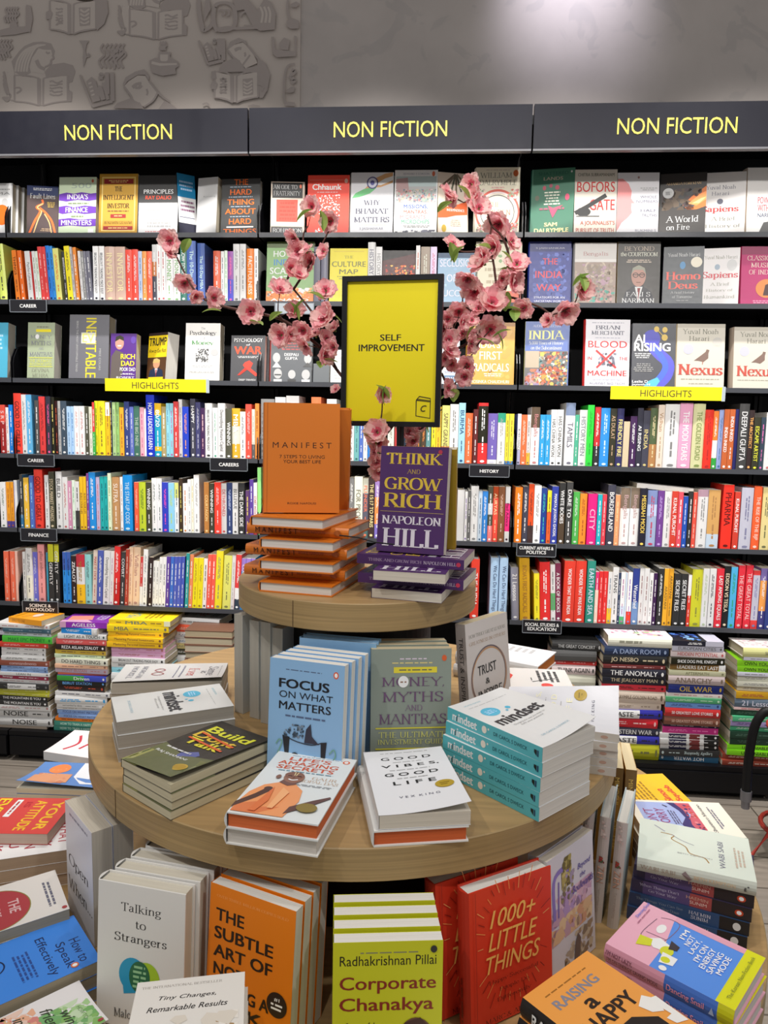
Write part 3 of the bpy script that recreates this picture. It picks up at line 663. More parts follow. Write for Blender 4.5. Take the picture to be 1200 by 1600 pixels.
(1,0.0035,[(-0.7053,2.656),(-0.7084,2.6632),(-0.7023,2.6691),(-0.7061,2.6752),(-0.7004,2.6799)]),
(1,0.0035,[(-0.7007,2.6559),(-0.7038,2.6632),(-0.6977,2.6691),(-0.7015,2.6751),(-0.7004,2.6799)]),
(1,0,[(-0.6168,2.6378),(-0.6058,2.6616),(-0.5661,2.6825),(-0.5294,2.6914),(-0.5091,2.6648),(-0.5121,2.6458),(-0.5246,2.6699),(-0.5559,2.6704),(-0.5982,2.6471),(-0.6118,2.6281)]),
(0,0,[(-0.6118,2.6281),(-0.593,2.647),(-0.556,2.668),(-0.5247,2.6651),(-0.5096,2.641),(-0.4789,2.607),(-0.4952,2.5688),(-0.5322,2.55),(-0.5685,2.5698),(-0.5837,2.5941)]),
(1,0.0035,[(-0.6118,2.6281),(-0.5837,2.5917),(-0.5737,2.5698),(-0.5476,2.5647)]),
(1,0.007,[(-0.5778,2.6228),(-0.5619,2.6346),(-0.5409,2.639)]),
(1,0.007,[(-0.5674,2.6227),(-0.5517,2.6224),(-0.541,2.6319)]),
(1,0.0035,[(-0.5204,2.6172),(-0.5165,2.6027),(-0.5209,2.5932)]),
(1,0.0035,[(-0.5095,2.6457),(-0.4686,2.5972),(-0.4274,2.5679)]),
(1,0.0035,[(-0.5322,2.55),(-0.4951,2.5736),(-0.4737,2.6069)]),
(1,0,[(-0.6584,2.5468),(-0.6421,2.5659),(-0.5892,2.5821),(-0.5476,2.5647),(-0.5323,2.5428)]),
(1,0,[(-0.4748,2.5396),(-0.4482,2.5729),(-0.412,2.5532),(-0.3914,2.5361)]),
(1,0,[(-0.5076,2.7224),(-0.4858,2.7319),(-0.421,2.7333),(-0.3917,2.7155),(-0.3892,2.7006),(-0.4028,2.6909),(-0.4004,2.6711),(-0.4545,2.6645),(-0.4976,2.6776),(-0.5027,2.6975)]),
(0,0,[(-0.4968,2.7197),(-0.4645,2.7118),(-0.3971,2.7106),(-0.3972,2.7047),(-0.4647,2.7019),(-0.4997,2.7099)]),
(0,0,[(-0.4667,2.7464),(-0.4289,2.7457),(-0.432,2.7186),(-0.4644,2.7192)]),
(1,0.007,[(-0.4693,2.7489),(-0.4208,2.7481)]),
(1,0.0035,[(-0.4667,2.7464),(-0.4644,2.7192),(-0.432,2.7186),(-0.4273,2.7457)]),
(1,0.0035,[(-0.4596,2.7601),(-0.4638,2.7696),(-0.4559,2.7774),(-0.4609,2.7853),(-0.458,2.7916)]),
(1,0.0035,[(-0.4536,2.76),(-0.4578,2.7695),(-0.4499,2.7773),(-0.4549,2.7852),(-0.448,2.7914)]),
(1,0.0035,[(-0.4476,2.7599),(-0.4517,2.7694),(-0.4438,2.7772),(-0.4489,2.7851),(-0.4465,2.7914)]),
(1,0.0035,[(-0.4415,2.7598),(-0.4457,2.7693),(-0.4378,2.777),(-0.4429,2.785),(-0.4374,2.7912)]),
(1,0.0035,[(-0.3076,2.7926),(-0.2715,2.7044)]),
(1,0.007,[(-0.2715,2.7044),(-0.2093,2.7177)]),
(1,0.007,[(-0.2262,2.7982),(-0.2247,2.7376)]),
(1,0.007,[(-0.2107,2.7979),(-0.2093,2.7177)]),
(1,0,[(-0.2884,2.7744),(-0.2727,2.7866),(-0.2593,2.7739),(-0.2461,2.7201),(-0.2695,2.7151)]),
(1,0,[(-0.2575,2.756),(-0.2477,2.763),(-0.2381,2.7521),(-0.2306,2.7234),(-0.2442,2.7201)]),
(1,0,[(-0.2419,2.77),(-0.2302,2.7716),(-0.2189,2.7232),(-0.2287,2.7216)]),
(0,0.0035,[(-0.2826,2.7672),(-0.2729,2.7706)]),
(0,0.0035,[(-0.2796,2.7564),(-0.2699,2.7598)]),
(0,0.0035,[(-0.2766,2.7457),(-0.2669,2.7491)]),
(0,0.0035,[(-0.2736,2.7349),(-0.2639,2.7383)]),
(1,0.0035,[(-0.2469,2.779),(-0.2493,2.7844),(-0.2449,2.7888),(-0.2477,2.7933),(-0.2435,2.7967)]),
(1,0.0035,[(-0.2435,2.7789),(-0.2459,2.7843),(-0.2415,2.7887),(-0.2443,2.7932),(-0.2402,2.7967)]),
(1,0.0035,[(-0.2401,2.7789),(-0.2425,2.7843),(-0.2381,2.7886),(-0.241,2.7931),(-0.2402,2.7967)]),
(1,0,[(-0.1933,2.7611),(-0.1825,2.7853),(-0.148,2.7993),(-0.1189,2.7866),(-0.1163,2.7694),(-0.1321,2.7844),(-0.164,2.7752),(-0.1854,2.7512)]),
(0,0,[(-0.1907,2.7561),(-0.164,2.7742),(-0.1322,2.7819),(-0.111,2.7645),(-0.0899,2.7396),(-0.0741,2.7051),(-0.1219,2.6862),(-0.143,2.7112),(-0.1695,2.7264)]),
(1,0.0035,[(-0.1896,2.7537),(-0.1722,2.7313),(-0.1589,2.7213),(-0.143,2.7112)]),
(1,0.007,[(-0.1641,2.7532),(-0.1481,2.7603),(-0.1375,2.7591)]),
(1,0.0035,[(-0.1243,2.7451),(-0.1217,2.7353),(-0.126,2.7305)]),
(1,0.0035,[(-0.1137,2.7694),(-0.074,2.7247),(-0.0635,2.7196)]),
(1,0.0035,[(-0.1324,2.6987),(-0.1111,2.7253),(-0.1032,2.735)]),
(1,0,[(-0.2257,2.688),(-0.2122,2.7099),(-0.1696,2.7239),(-0.1377,2.7062),(-0.1245,2.6863),(-0.0741,2.6953),(-0.0714,2.7246),(-0.0423,2.7045),(-0.0238,2.6601),(-0.0343,2.606),(-0.0529,2.5766),(-0.0662,2.5768),(-0.0688,2.6706),(-0.1432,2.6743),(-0.2232,2.6731)]),
(0,0,[(-0.2445,2.6759),(-0.1672,2.6599),(-0.0715,2.6731),(-0.0715,2.5784),(-0.1677,2.5609),(-0.2453,2.5808)]),
(1,0.0035,[(-0.2445,2.6759),(-0.2058,2.6743),(-0.1736,2.66)]),
(1,0.0035,[(-0.1576,2.6597),(-0.1192,2.6719),(-0.0715,2.6731)]),
(1,0.0035,[(-0.2453,2.5808),(-0.2064,2.5753),(-0.173,2.5609)]),
(1,0.0035,[(-0.158,2.5607),(-0.1195,2.5741),(-0.0715,2.5794)]),
(1,0.0035,[(-0.2445,2.6759),(-0.2453,2.5808)]),
(1,0.0035,[(-0.0715,2.6731),(-0.0715,2.5794)]),
(1,0.007,[(-0.1747,2.66),(-0.1741,2.5609)]),
(1,0.0035,[(-0.1565,2.6597),(-0.158,2.5607)]),
(1,0.0035,[(-0.2234,2.6457),(-0.2189,2.6486),(-0.2144,2.6467),(-0.21,2.6519),(-0.2055,2.6454),(-0.2011,2.6486),(-0.1966,2.6471)]),
(1,0.0035,[(-0.2234,2.6416),(-0.2189,2.6415),(-0.2145,2.6422),(-0.2101,2.6368),(-0.2056,2.636),(-0.2011,2.6416),(-0.1967,2.6368)]),
(1,0.0035,[(-0.2235,2.6279),(-0.219,2.6288),(-0.2146,2.6302),(-0.2101,2.6317),(-0.2057,2.6286),(-0.2012,2.6256),(-0.1967,2.6297)]),
(1,0.0035,[(-0.2235,2.621),(-0.2191,2.6162),(-0.2146,2.6207),(-0.2102,2.6191),(-0.2057,2.6217),(-0.2013,2.6156),(-0.1968,2.622)]),
(1,0.0035,[(-0.2236,2.6088),(-0.2192,2.6083),(-0.2147,2.6064),(-0.2102,2.6087),(-0.2058,2.6087),(-0.2013,2.6066),(-0.1968,2.612)]),
(1,0.0035,[(-0.2237,2.6022),(-0.2193,2.5964),(-0.2148,2.5989),(-0.2103,2.5982),(-0.2058,2.5998),(-0.2014,2.5969),(-0.1969,2.5978)]),
(1,0,[(-0.1326,2.647),(-0.0927,2.6503),(-0.0912,2.5896),(-0.1318,2.5852)]),
(0,0.0035,[(-0.1295,2.6371),(-0.114,2.6295),(-0.0943,2.6405)]),
(0,0.0035,[(-0.1295,2.6243),(-0.1141,2.6171),(-0.0944,2.6277)]),
(0,0.0035,[(-0.1295,2.6114),(-0.1141,2.6047),(-0.0944,2.6148)]),
(0,0.0035,[(-0.1296,2.5985),(-0.1141,2.5924),(-0.0944,2.602)]),
(1,0,[(-0.261,2.6292),(-0.2448,2.6463),(-0.2315,2.6288),(-0.2397,2.6091),(-0.2585,2.6118)]),
(1,0.007,[(-0.2499,2.6785),(-0.2448,2.6488)]),
(1,0.0035,[(-0.0742,2.6264),(-0.0529,2.6211),(-0.0556,2.6014)]),
(1,0.007,[(-0.306,2.9436),(-0.3039,2.895),(-0.2912,2.8363),(-0.2806,2.8288),(-0.2538,2.8502),(-0.2455,2.8937)]),
(1,0,[(-0.2795,2.943),(-0.261,2.9425),(-0.2587,2.9037),(-0.2856,2.8606)]),
(1,0,[(-0.1738,2.9405),(-0.1106,2.9391),(-0.0896,2.9145),(-0.0739,2.8948),(-0.0476,2.9376),(-0.0214,2.9274),(-0.0014,2.8836),(-0.0055,2.8257),(-0.0634,2.822),(-0.0897,2.8371),(-0.1265,2.9008),(-0.1529,2.8966)]),
(1,0.007,[(-0.2427,2.9131),(-0.195,2.9265),(-0.1634,2.9016),(-0.169,2.8363),(-0.238,2.8328),(-0.2427,2.9131)]),
(1,0.0035,[(-0.2269,2.8982),(-0.211,2.9027),(-0.2031,2.888),(-0.2164,2.881)]),
(1,0.0035,[(-0.2004,2.9),(-0.1872,2.8997),(-0.1873,2.8828),(-0.1979,2.8806)]),
(1,0.0035,[(-0.1424,2.877),(-0.1265,2.8912),(-0.0844,2.8927),(-0.0792,2.8466),(-0.1267,2.8427)]),
(1,0.007,[(-0.2434,2.8256),(-0.1955,2.8368),(-0.1531,2.8325),(-0.0687,2.8342)]),
(0,0.0035,[(-0.0633,2.9091),(-0.0528,2.8847),(-0.0581,2.851)]),
(0,0.0035,[(-0.0476,2.9087),(-0.0381,2.8844),(-0.0423,2.8506)]),
(0,0.0035,[(-0.0319,2.9084),(-0.0234,2.8841),(-0.0266,2.8503)]),
(1,0.0035,[(0.0465,2.9355),(0.044,2.9067),(0.0478,2.8777),(0.0547,2.8583)]),
(1,0,[(0.0416,2.8561),(0.0625,2.8654),(0.0886,2.8552),(0.0888,2.8276),(0.0574,2.8268),(0.0416,2.8368)]),
(1,0,[(0.057,2.916),(0.0778,2.9251),(0.0935,2.9152),(0.0779,2.9035),(0.0571,2.9064)]),
(1,0,[(-0.0186,2.7992),(-0.0081,2.799),(-0.0028,2.7527),(0.0735,2.744),(0.0706,2.8023),(0.0811,2.7997),(0.0778,2.7269),(0.0025,2.7243),(-0.0133,2.7383)]),
(1,0,[(0.013,2.7768),(0.0313,2.7958),(0.0549,2.7857),(0.0472,2.7493),(0.0183,2.7523)]),
(1,0.0035,[(0.0737,2.7001),(0.0474,2.6932),(0.0344,2.6591),(0.0319,2.6051),(0.0309,2.5755),(0.0427,2.5506)]),
(1,0,[(0.0372,2.6001),(0.0583,2.6145),(0.0768,2.6143),(0.0689,2.5947),(0.0478,2.5925)]),
(1,0.007,[(0.0606,2.6783),(0.0738,2.6707),(0.0581,2.6538),(0.074,2.6389),(0.0609,2.6293)]),
(1,0,[(0.0321,2.5458),(0.0479,2.5604),(0.0744,2.5576),(0.0771,2.5427)]),
(1,0.0035,[(-0.2939,2.5551),(-0.2777,2.5598),(-0.2671,2.5497)]),
(1,0,[(-0.1116,2.5477),(-0.0902,2.5524),(-0.0636,2.5471),(-0.0636,2.5441),(-0.1116,2.5447)])]

wall_paper()

# ------------------------------------------------------------------ bookcases
ZR = [1.9942, 1.7532, 1.4637, 1.1773, 0.8898, 0.5969]                       # shelf heights, top row first
BW = .95
BLK = lambda r=.4: mat('08080d', r, 'plain')
def bookcase(i, label):
    x0 = i * BW - BW + .003; x1 = x0 + BW - .006
    t = thing('bookcase', label, 'bookcase', Matrix.Translation(((x0 + x1) / 2, 0, 0)), 'black wall bookcases')
    h = (x1 - x0) / 2; D = BACK - .005
    m = MB(); m.box((-h, D - .012, .02), (h, D, 2.36), BLK(.6)); m.box((-.008, D - .016, .1), (.008, D - .012, 2.3), mat('000004', .6, 'plain')); m.build('back_panel', t)
    m = MB(); m.box((-h, -.115, .1), (h, D - .012, .118), BLK(.45)); m.build('base_shelf', t)
    m = MB(); m.box((-h + .004, -.12, .025), (h - .004, -.105, .098), BLK(.5)); m.build('plinth_drawer', t)
    m = MB(); m.box((-h + .02, -.09, 0), (h - .02, D - .02, .024), mat('020204', .7, 'plain')); m.build('toe_kick', t)
    for z in ZR:
        m = MB(); m.box((-h, .002, z - .014), (h, D - .012, z - .004), BLK(.4)); m.box((-h, 0, z - .017), (h, .004, z), mat('4a4c52', .3, 'plain')); m.build('shelf_board', t)
        prof = [(0, 0), (D - .02, 0), (D - .02, .13), (.075, .13), (.03, .115), (.006, .08), (0, .06)]
        for sx in (-h + .0005, h - .0035):
            m = MB(); m.prism([(p[0] + .004, p[1] + z - .004) for p in prof], 'x', sx, sx + .003, mat('101014', .3, 'plain')); m.build('side_bracket', t)
    for sx in (-h, h - .012):
        m = MB(); m.box((sx, D - .03, .1), (sx + .012, D - .012, 2.36), BLK(.5)); m.build('upright', t)
    m = MB(); m.box((-h, -.06, 2.33), (h, D, 2.36), BLK(.5)); m.build('top_board', t)
    return t
for i, l in ((-1, 'black bookcase at the left picture edge, only a sliver of it in view'), (0, 'black bookcase under the left header, with CAREER and FINANCE shelf labels'),
             (1, 'black bookcase in the middle, mostly hidden behind the table display'), (2, 'black bookcase on the right, with the social studies shelf label'), (3, 'black bookcase at the right picture edge, only a sliver of it in view')):
    bookcase(i, l)
def header(i, label, cx):
    x0 = i * BW - BW + .005; x1 = x0 + BW - .006; cx = cx if cx is not None else (x0 + x1) / 2
    t = thing('header_sign', label, 'sign', Matrix.Translation(((x0 + x1) / 2, -.14, 2.222)), 'yellow lettered headers over the bookcases'); h = (x1 - x0) / 2
    m = MB(); m.box((-h, 0, 0), (h, .022, .14), mat('131320', .45, 'plain')); m.box((-h, .0, -.006), (h, .022, 0), mat('77777c', .3, 'plain')); m.build('panel', t)
    m = MB(); A = Art(m, lambda u, v, e: ((cx - (x0 + x1) / 2) + (u - .5) * .42, -e, .14 * (1 - v)), 3, .0005)
    A.k = 1; A.text(.5, .52, .9, .36, 'f0e060', 's', 'NON FICTION'); m.build('lettering', t)
header(-1, 'black NON FICTION header sliver at the left picture edge', None)
header(0, 'black header with yellow NON FICTION lettering, left one', -0.4518)
header(1, 'black header with yellow NON FICTION lettering, middle one', 0.482)
header(2, 'black header with yellow NON FICTION lettering, right one', 1.4121)

# ------------------------------------------------------------------ shelf labels
def shelf_label(x0, x1, z0, z1, text, label, kind='black'):
    w, h = x1 - x0, z1 - z0; name = 'shelf_label' if kind != 'yellow' else 'shelf_strip'
    t = thing(name, label, 'shelf sign', Matrix.Translation((x0, -.004, z0)), 'acrylic shelf labels' if kind != 'yellow' else 'yellow highlight strips')
    m = MB()
    if kind == 'yellow':
        m.box((0, -.002, 0), (w, 0, h), mat('f4e41c', .4, 'plain')); m.build('card', t)
        m = MB(); A = Art(m, lambda u, v, e: (u * w, -.002 - e, h * (1 - v)), w / h, .0002)
        A.text(.5, .52, .46, .5, '4a4420', 's', text); m.build('lettering', t)
        m = MB(); m.box((w, -.002, -.002), (w + .012, 0, h + .002), mat('b8c4cc', .15, 'plain')); m.build('holder_end', t)
        return
    ed = mat('8a9098', .15, 'plain')
    c = MB(); c.box((.003, -.002, .003), (w - .003, 0, h - .002), mat('26262b' if kind == 'black' else 'a8b0b8', .22, 'plain')); c.build('card', t)
    m.box((0, -.003, 0), (w, .001, .0022), ed); m.box((0, -.003, 0), (.002, .001, h), ed); m.box((w - .002, -.003, 0), (w, .001, h), ed); m.box((0, -.001, h - .001), (w, .004, h), ed)
    m.build('acrylic_holder', t)
    if text:
        m = MB(); A = Art(m, lambda u, v, e: (u * w, -.0022 - e, h * (1 - v)), w / h, .0002); L = text.split('/')
        for j, s in enumerate(L):
            asp = text2d(s, 'k')[2]; hh = .27 if len(L) == 1 else .25
            A.text(.5, .5 if len(L) == 1 else .34 + .32 * j, min(.86, asp * hh * h / w * 1.05), hh, 'f0f0f0', 'k', s)
        m.build('lettering', t)
LABELS = [
(-0.9438,-0.7995,1.7054,1.7521,'CAREER','small black CAREER label, upper one, on the second shelf','black'),
(-0.937,-0.7894,1.1292,1.1756,'CAREER','small black CAREER label, lower one, above the FINANCE label','black'),
(-0.1832,-0.039,1.1293,1.1772,'CAREERS','small black CAREERS label left of the orange standing hardback','black'),
(-0.9357,-0.789,0.8393,0.8893,'FINANCE','small black FINANCE label','black'),
(-0.9392,-0.7934,0.5526,0.6025,'SCIENCE &/PSYCHOLOGY','small black SCIENCE and PSYCHOLOGY label','black'),
(0.7849,0.931,1.1293,1.1726,'HISTORY','small black HISTORY label','black'),
(0.9675,1.1116,0.84,0.8889,'CURRENT AFFAIRS &/POLITICS','small black CURRENT AFFAIRS and POLITICS label','black'),
(0.9999,1.1444,0.5512,0.6024,'SOCIAL STUDIES &/EDUCATION','small black SOCIAL STUDIES and EDUCATION label','black'),
(0.0621,0.2081,1.7054,1.7463,'','clear empty acrylic label holder behind the left blossoms','clear'),
(-0.5827,-0.1953,1.4194,1.4665,'HIGHLIGHTS','yellow HIGHLIGHTS strip on the left bookcase','yellow'),
(1.2769,1.6616,1.4177,1.4647,'HIGHLIGHTS','yellow HIGHLIGHTS strip on the right bookcase','yellow')]
for a in LABELS: shelf_label(*a)

# ------------------------------------------------------------------ books standing spine out on the shelves
SHELF = {'2L0': 'at far left of the upper CAREER shelf', '4L0': 'at far left of the lower CAREER shelf', '5L0': 'at far left of the FINANCE shelf', '6L0': 'at far left of the SCIENCE shelf', '2L': 'on the upper CAREER shelf', '4L': 'on the lower CAREER shelf', '5L': 'on the FINANCE shelf', '6L': 'on the SCIENCE shelf', '2M': 'behind the yellow sign on the second shelf', '4M': 'on the HISTORY shelf', '5M': 'on the shelf below HISTORY', '6M': 'on the middle bay lowest shelf', '4R': 'below the right HIGHLIGHTS strip', '5R': 'on the CURRENT AFFAIRS shelf', '6R': 'on the SOCIAL STUDIES shelf'}
SHELVED = [
(0.2029,0.0089,1.7497,0.1307,0.1965,0.0229,'p','667','e8e4dc','-','',0.0,'grey blue spine left of grey','2M'),
(0.2275,0.017,1.7497,0.1313,0.1985,0.0253,'h','889','e2dccf','-','',0.0,'grey spine between grey blue and white','2M'),
(0.3989,0.0169,1.7497,0.1308,0.214,0.0263,'h','eee','d8ccb4','778','HISTORY MEN',0.0,'thick white spine between grey and white','2M'),
(0.4269,0.0179,1.7497,0.1295,0.1987,0.0227,'p','eee','d6c8a8','999','HISTORY MEN',0.0,'white spine between white and white','2M'),
(0.5724,0.0108,1.7497,0.1358,0.2014,0.0144,'p','eee','d8ccb4','d75','',0.0,'white spine between white and tan','2M'),
(0.5896,0.0136,1.7497,0.1304,0.1977,0.0329,'p','a98','e2dccf','ddc','',0.0,'thick tan spine, second from the right','2M'),
(0.6242,0.0141,1.7497,0.123,0.1978,0.0224,'p','edf','e2dccf','d68','',0.0,'pale pink spine right of tan','2M'),
(-0.9874,0.0096,1.7497,0.1358,0.2061,0.0295,'h','ef7','d6c8a8','554','',0.065,'thick yellow spine','2L0'),
(-0.9283,0.0131,1.7497,0.1367,0.1848,0.017,'p','f82','d6c8a8','521','THINGS',0.065,'orange spine left of orange','2L'),
(-0.9076,0.0146,1.7497,0.1367,0.1842,0.0159,'p','f72','d6c8a8','fff','',0.065,'orange spine between orange and white','2L'),
(-0.8796,0.0147,1.7497,0.1312,0.1819,0.0199,'p','eee','d8ccb4','777','Psycho-Cybernetics',0.065,'short white spine between orange and red','2L'),
(-0.8596,0.0165,1.7497,0.1236,0.1801,0.0059,'p','c33','d8ccb4','-','',0.065,'slim short red spine between white and white','2L'),
(-0.85,0.0119,1.7497,0.1261,0.1813,0.0116,'p','eee','d6c8a8','8a7','',0.065,'slim short white spine between red and white','2L'),
(-0.8394,0.0153,1.7497,0.1357,0.1821,0.0099,'p','efe','d6c8a8','787','',0.065,'slim white spine between white and red','2L'),
(-0.8266,0.0121,1.7497,0.1282,0.1975,0.0151,'p','e44','e8e4dc','fcc','',0.065,'red spine between white and red','2L'),
(-0.8108,0.0124,1.7497,0.1285,0.1976,0.0136,'p','e44','d8ccb4','fcc','',0.065,'red spine between red and blue','2L'),
(-0.7988,0.0169,1.7497,0.1329,0.2019,0.0149,'p','28e','e2dccf','024','',0.065,'blue spine between red and blue','2L'),
(-0.7828,0.0163,1.7497,0.1379,0.2008,0.0111,'p','39e','d8ccb4','024','',0.065,'slim blue spine between blue and yellow','2L'),
(-0.7696,0.0144,1.7497,0.1272,0.1921,0.0213,'p','ee8','e2dccf','e73','',0.065,'yellow spine between blue and black','2L'),
(-0.7368,0.0146,1.7497,0.1254,0.1797,0.0103,'p','333','e8e4dc','fff','INVESTONOMY',0.065,'slim short black spine between yellow and yellow','2L'),
(-0.7227,0.0094,1.7497,0.123,0.1992,0.0202,'p','fe2','d6c8a8','542','',0.065,'yellow spine between black and pale grey','2L'),
(-0.7004,0.0071,1.7497,0.1348,0.1963,0.0081,'p','ccc','d6c8a8','333','',0.065,'slim pale grey spine between yellow and orange','2L'),
(-0.6962,0.0168,1.7497,0.1223,0.1964,0.0153,'p','f93','d6c8a8','fff','',0.065,'orange spine between pale grey and white','2L'),
(-0.6741,0.0152,1.7497,0.136,0.1831,0.0098,'p','eee','e2dccf','999','',0.065,'slim white spine between orange and grey','2L'),
(-0.6625,0.0133,1.7497,0.1342,0.1817,0.01,'p','999','d6c8a8','fff','',0.065,'slim short grey spine between white and grey','2L'),
(-0.6523,0.0146,1.7497,0.1273,0.1821,0.0076,'p','889','e8e4dc','eee','',0.065,'slim grey spine between grey and grey','2L'),
(-0.6424,0.0121,1.7497,0.138,0.1815,0.0157,'p','778','e8e4dc','fff','',0.065,'short grey spine between grey and white','2L'),
(-0.6227,0.0061,1.7497,0.1237,0.198,0.0203,'p','fff','e2dccf','223','BREAKOUT TRADING MADE EASY',0.0,'white spine between grey and white','2L'),
(-0.6067,0.0174,1.7497,0.1375,0.2007,0.0224,'p','fff','e8e4dc','223','BREAKOUT TRADING MADE EASY',0.0,'white spine between white and pale green','2L'),
(-0.5803,0.0133,1.7497,0.1227,0.1974,0.0375,'h','dba','e8e4dc','feb','INVESTOR',0.0,'thick pale green spine between white and pale green','2L'),
(-0.5401,0.0098,1.7497,0.1363,0.1966,0.0389,'p','dba','d6c8a8','feb','INVESTOR',0.0,'thick pale green spine between pale green and red','2L'),
(-0.5005,0.0105,1.7497,0.1359,0.1867,0.0236,'p','f54','d6c8a8','fff','',0.0,'red spine between pale green and red','2L'),
(-0.4769,0.0137,1.7497,0.1315,0.1884,0.0224,'p','f54','e2dccf','fff','',0.0,'red spine between red and pale blue','2L'),
(-0.4533,0.0134,1.7497,0.137,0.1815,0.0141,'p','cdf','e8e4dc','47a','',0.0,'short pale blue spine between red and orange','2L'),
(-0.4371,0.0112,1.7497,0.1335,0.181,0.0155,'p','fa5','d8ccb4','fff','',0.0,'short orange spine between pale blue and red-orange','2L'),
(-0.4221,0.0172,1.7497,0.129,0.1824,0.0192,'p','f75','e8e4dc','fff','',0.0,'red-orange spine, seventeenth from the right','2L'),
(-0.3998,0.0123,1.7497,0.1308,0.2052,0.016,'p','ddd@.3:c73@.55:445','e2dccf','fff','',0.0,'pale grey and orange spine between red-orange and white','2L'),
(-0.384,0.0155,1.7497,0.1378,0.2071,0.0152,'p','fff','e8e4dc','c66','',0.0,'white spine, fifteenth from the right','2L'),
(-0.3641,0.0062,1.7497,0.1319,0.2026,0.0159,'p','fff','d8ccb4','c66','',0.0,'white spine between white and white','2L'),
(-0.3473,0.0067,1.7497,0.1295,0.1687,0.027,'h','fff','e8e4dc','8b7','MONEY',0.0,'thick short white spine between white and white','2L'),
(-0.3201,0.0133,1.7497,0.1298,0.1702,0.0246,'h','fff','e2dccf','8b7','MONEY',0.0,'short white spine between white and teal','2L'),
(-0.2959,0.0175,1.7497,0.1279,0.2121,0.0242,'h','487','d6c8a8','fff','HOW TO BE A LEADER',0.0,'teal spine between white and blue','2L'),
(-0.2679,0.0096,1.7497,0.1348,0.2169,0.033,'h','57c','d8ccb4','dff','The 10-Day MBA',0.0,'thick blue spine between teal and blue','2L'),
(-0.2279,0.0098,1.7497,0.1315,0.2086,0.0266,'h','57c','e8e4dc','dff','The 10-Day MBA',0.0,'thick blue spine between blue and red-orange','2L'),
(-0.1706,0.0154,1.7497,0.135,0.1831,0.0261,'h','f75','d8ccb4','fff','',0.0,'thick red-orange spine between blue and white','2L'),
(-0.1407,0.0097,1.7497,0.1256,0.1808,0.0116,'p','fff','e8e4dc','567','',0.0,'slim short white spine between red-orange and white','2L'),
(-0.1275,0.0089,1.7497,0.125,0.1829,0.0112,'p','efe','d6c8a8','5a8','',0.0,'slim white spine, sixth from the right','2L'),
(-0.1162,0.0138,1.7497,0.1236,0.1818,0.0196,'p','94a@.55:44c','e8e4dc','f6a','',0.0,'short purple and blue spine between white and pale grey','2L'),
(-0.0966,0.0174,1.7497,0.1328,0.2084,0.0227,'p','ddd','d8ccb4','777','',0.0,'pale grey spine, fourth from the right','2L'),
(-0.0707,0.0113,1.7497,0.1357,0.2069,0.0224,'p','ddd','d8ccb4','777','',0.0,'pale grey spine between pale grey and orange','2L'),
(-0.0437,0.007,1.7497,0.1255,0.1892,0.0261,'h','f82','d6c8a8','fed','FACTFULNESS',0.0,'thick orange spine between pale grey and white','2L'),
(-0.0166,0.0092,1.7497,0.1346,0.1898,0.0139,'p','fff','e2dccf','444','',0.0,'white spine right of orange','2L'),
(-1.0119,0.0124,1.1738,0.1251,0.188,0.0218,'p','e54@.35:a22','d8ccb4','fdd','S R P',0.0,'red spine left of white','4L0'),
(-0.9917,0.0164,1.1738,0.1274,0.1786,0.0125,'p','fff','e2dccf','e85','',0.0,'short white spine between red and blue','4L0'),
(-0.9773,0.0157,1.1738,0.1275,0.1886,0.0156,'p','18e','d8ccb4','fff','',0.0,'blue spine right of white','4L0'),
(-0.9534,0.0111,1.1738,0.1464,0.2324,0.0297,'h','f43','d6c8a8','622','GOOD TO GREAT',0.0,'thick tall red spine left of white','4L'),
(-0.9223,0.0102,1.1738,0.139,0.2279,0.0173,'p','eee','d6c8a8','777','',0.0,'tall white spine, second from the left','4L'),
(-0.9054,0.0128,1.1738,0.1324,0.2284,0.0217,'p','6be','d6c8a8','fff','',0.0,'tall blue spine between white and charcoal','4L'),
(-0.869,0.0079,1.1738,0.1221,0.2069,0.0152,'p','555','d6c8a8','fff','',0.0,'charcoal spine between blue and red','4L'),
(-0.8549,0.0127,1.1738,0.1488,0.2219,0.0239,'p','e44','d8ccb4','822','',0.0,'tall red spine between charcoal and dark blue','4L'),
(-0.8238,0.0064,1.1738,0.1397,0.222,0.0175,'p','334','e8e4dc','f6a','',0.0,'tall dark blue spine between red and black','4L'),
(-0.8083,0.0125,1.1738,0.1471,0.2201,0.0144,'p','221','e2dccf','fe8','',0.0,'tall black spine between dark blue and black','4L'),
(-0.7948,0.0163,1.1738,0.1375,0.206,0.0116,'p','311','e2dccf','d64','',0.0,'slim black spine between black and pale grey','4L'),
(-0.7817,0.0157,1.1738,0.1227,0.2062,0.0101,'p','bbb','d8ccb4','555','',0.0,'slim pale grey spine between black and grey blue','4L'),
(-0.7711,0.0168,1.1738,0.1364,0.2065,0.0228,'p','456','e2dccf','fff','',0.0,'grey blue spine between pale grey and light blue','4L'),
(-0.7418,0.0062,1.1738,0.1339,0.1863,0.0146,'p','bdf','d8ccb4','47a','',0.0,'light blue spine between grey blue and light blue','4L'),
(-0.7294,0.012,1.1738,0.1258,0.1866,0.0124,'p','bdf','e2dccf','47a','',0.0,'slim light blue spine between light blue and white','4L'),
(-0.7161,0.0123,1.1738,0.1286,0.1879,0.0187,'p','fff','e2dccf','d99','',0.0,'white spine between light blue and white','4L'),
(-0.6949,0.0101,1.1738,0.126,0.1882,0.0199,'p','fff','d6c8a8','c77','',0.0,'white spine between white and dark green','4L'),
(-0.6759,0.0157,1.1738,0.123,0.1862,0.0159,'p','554','d8ccb4','fff','',0.0,'dark green spine between white and white','4L'),
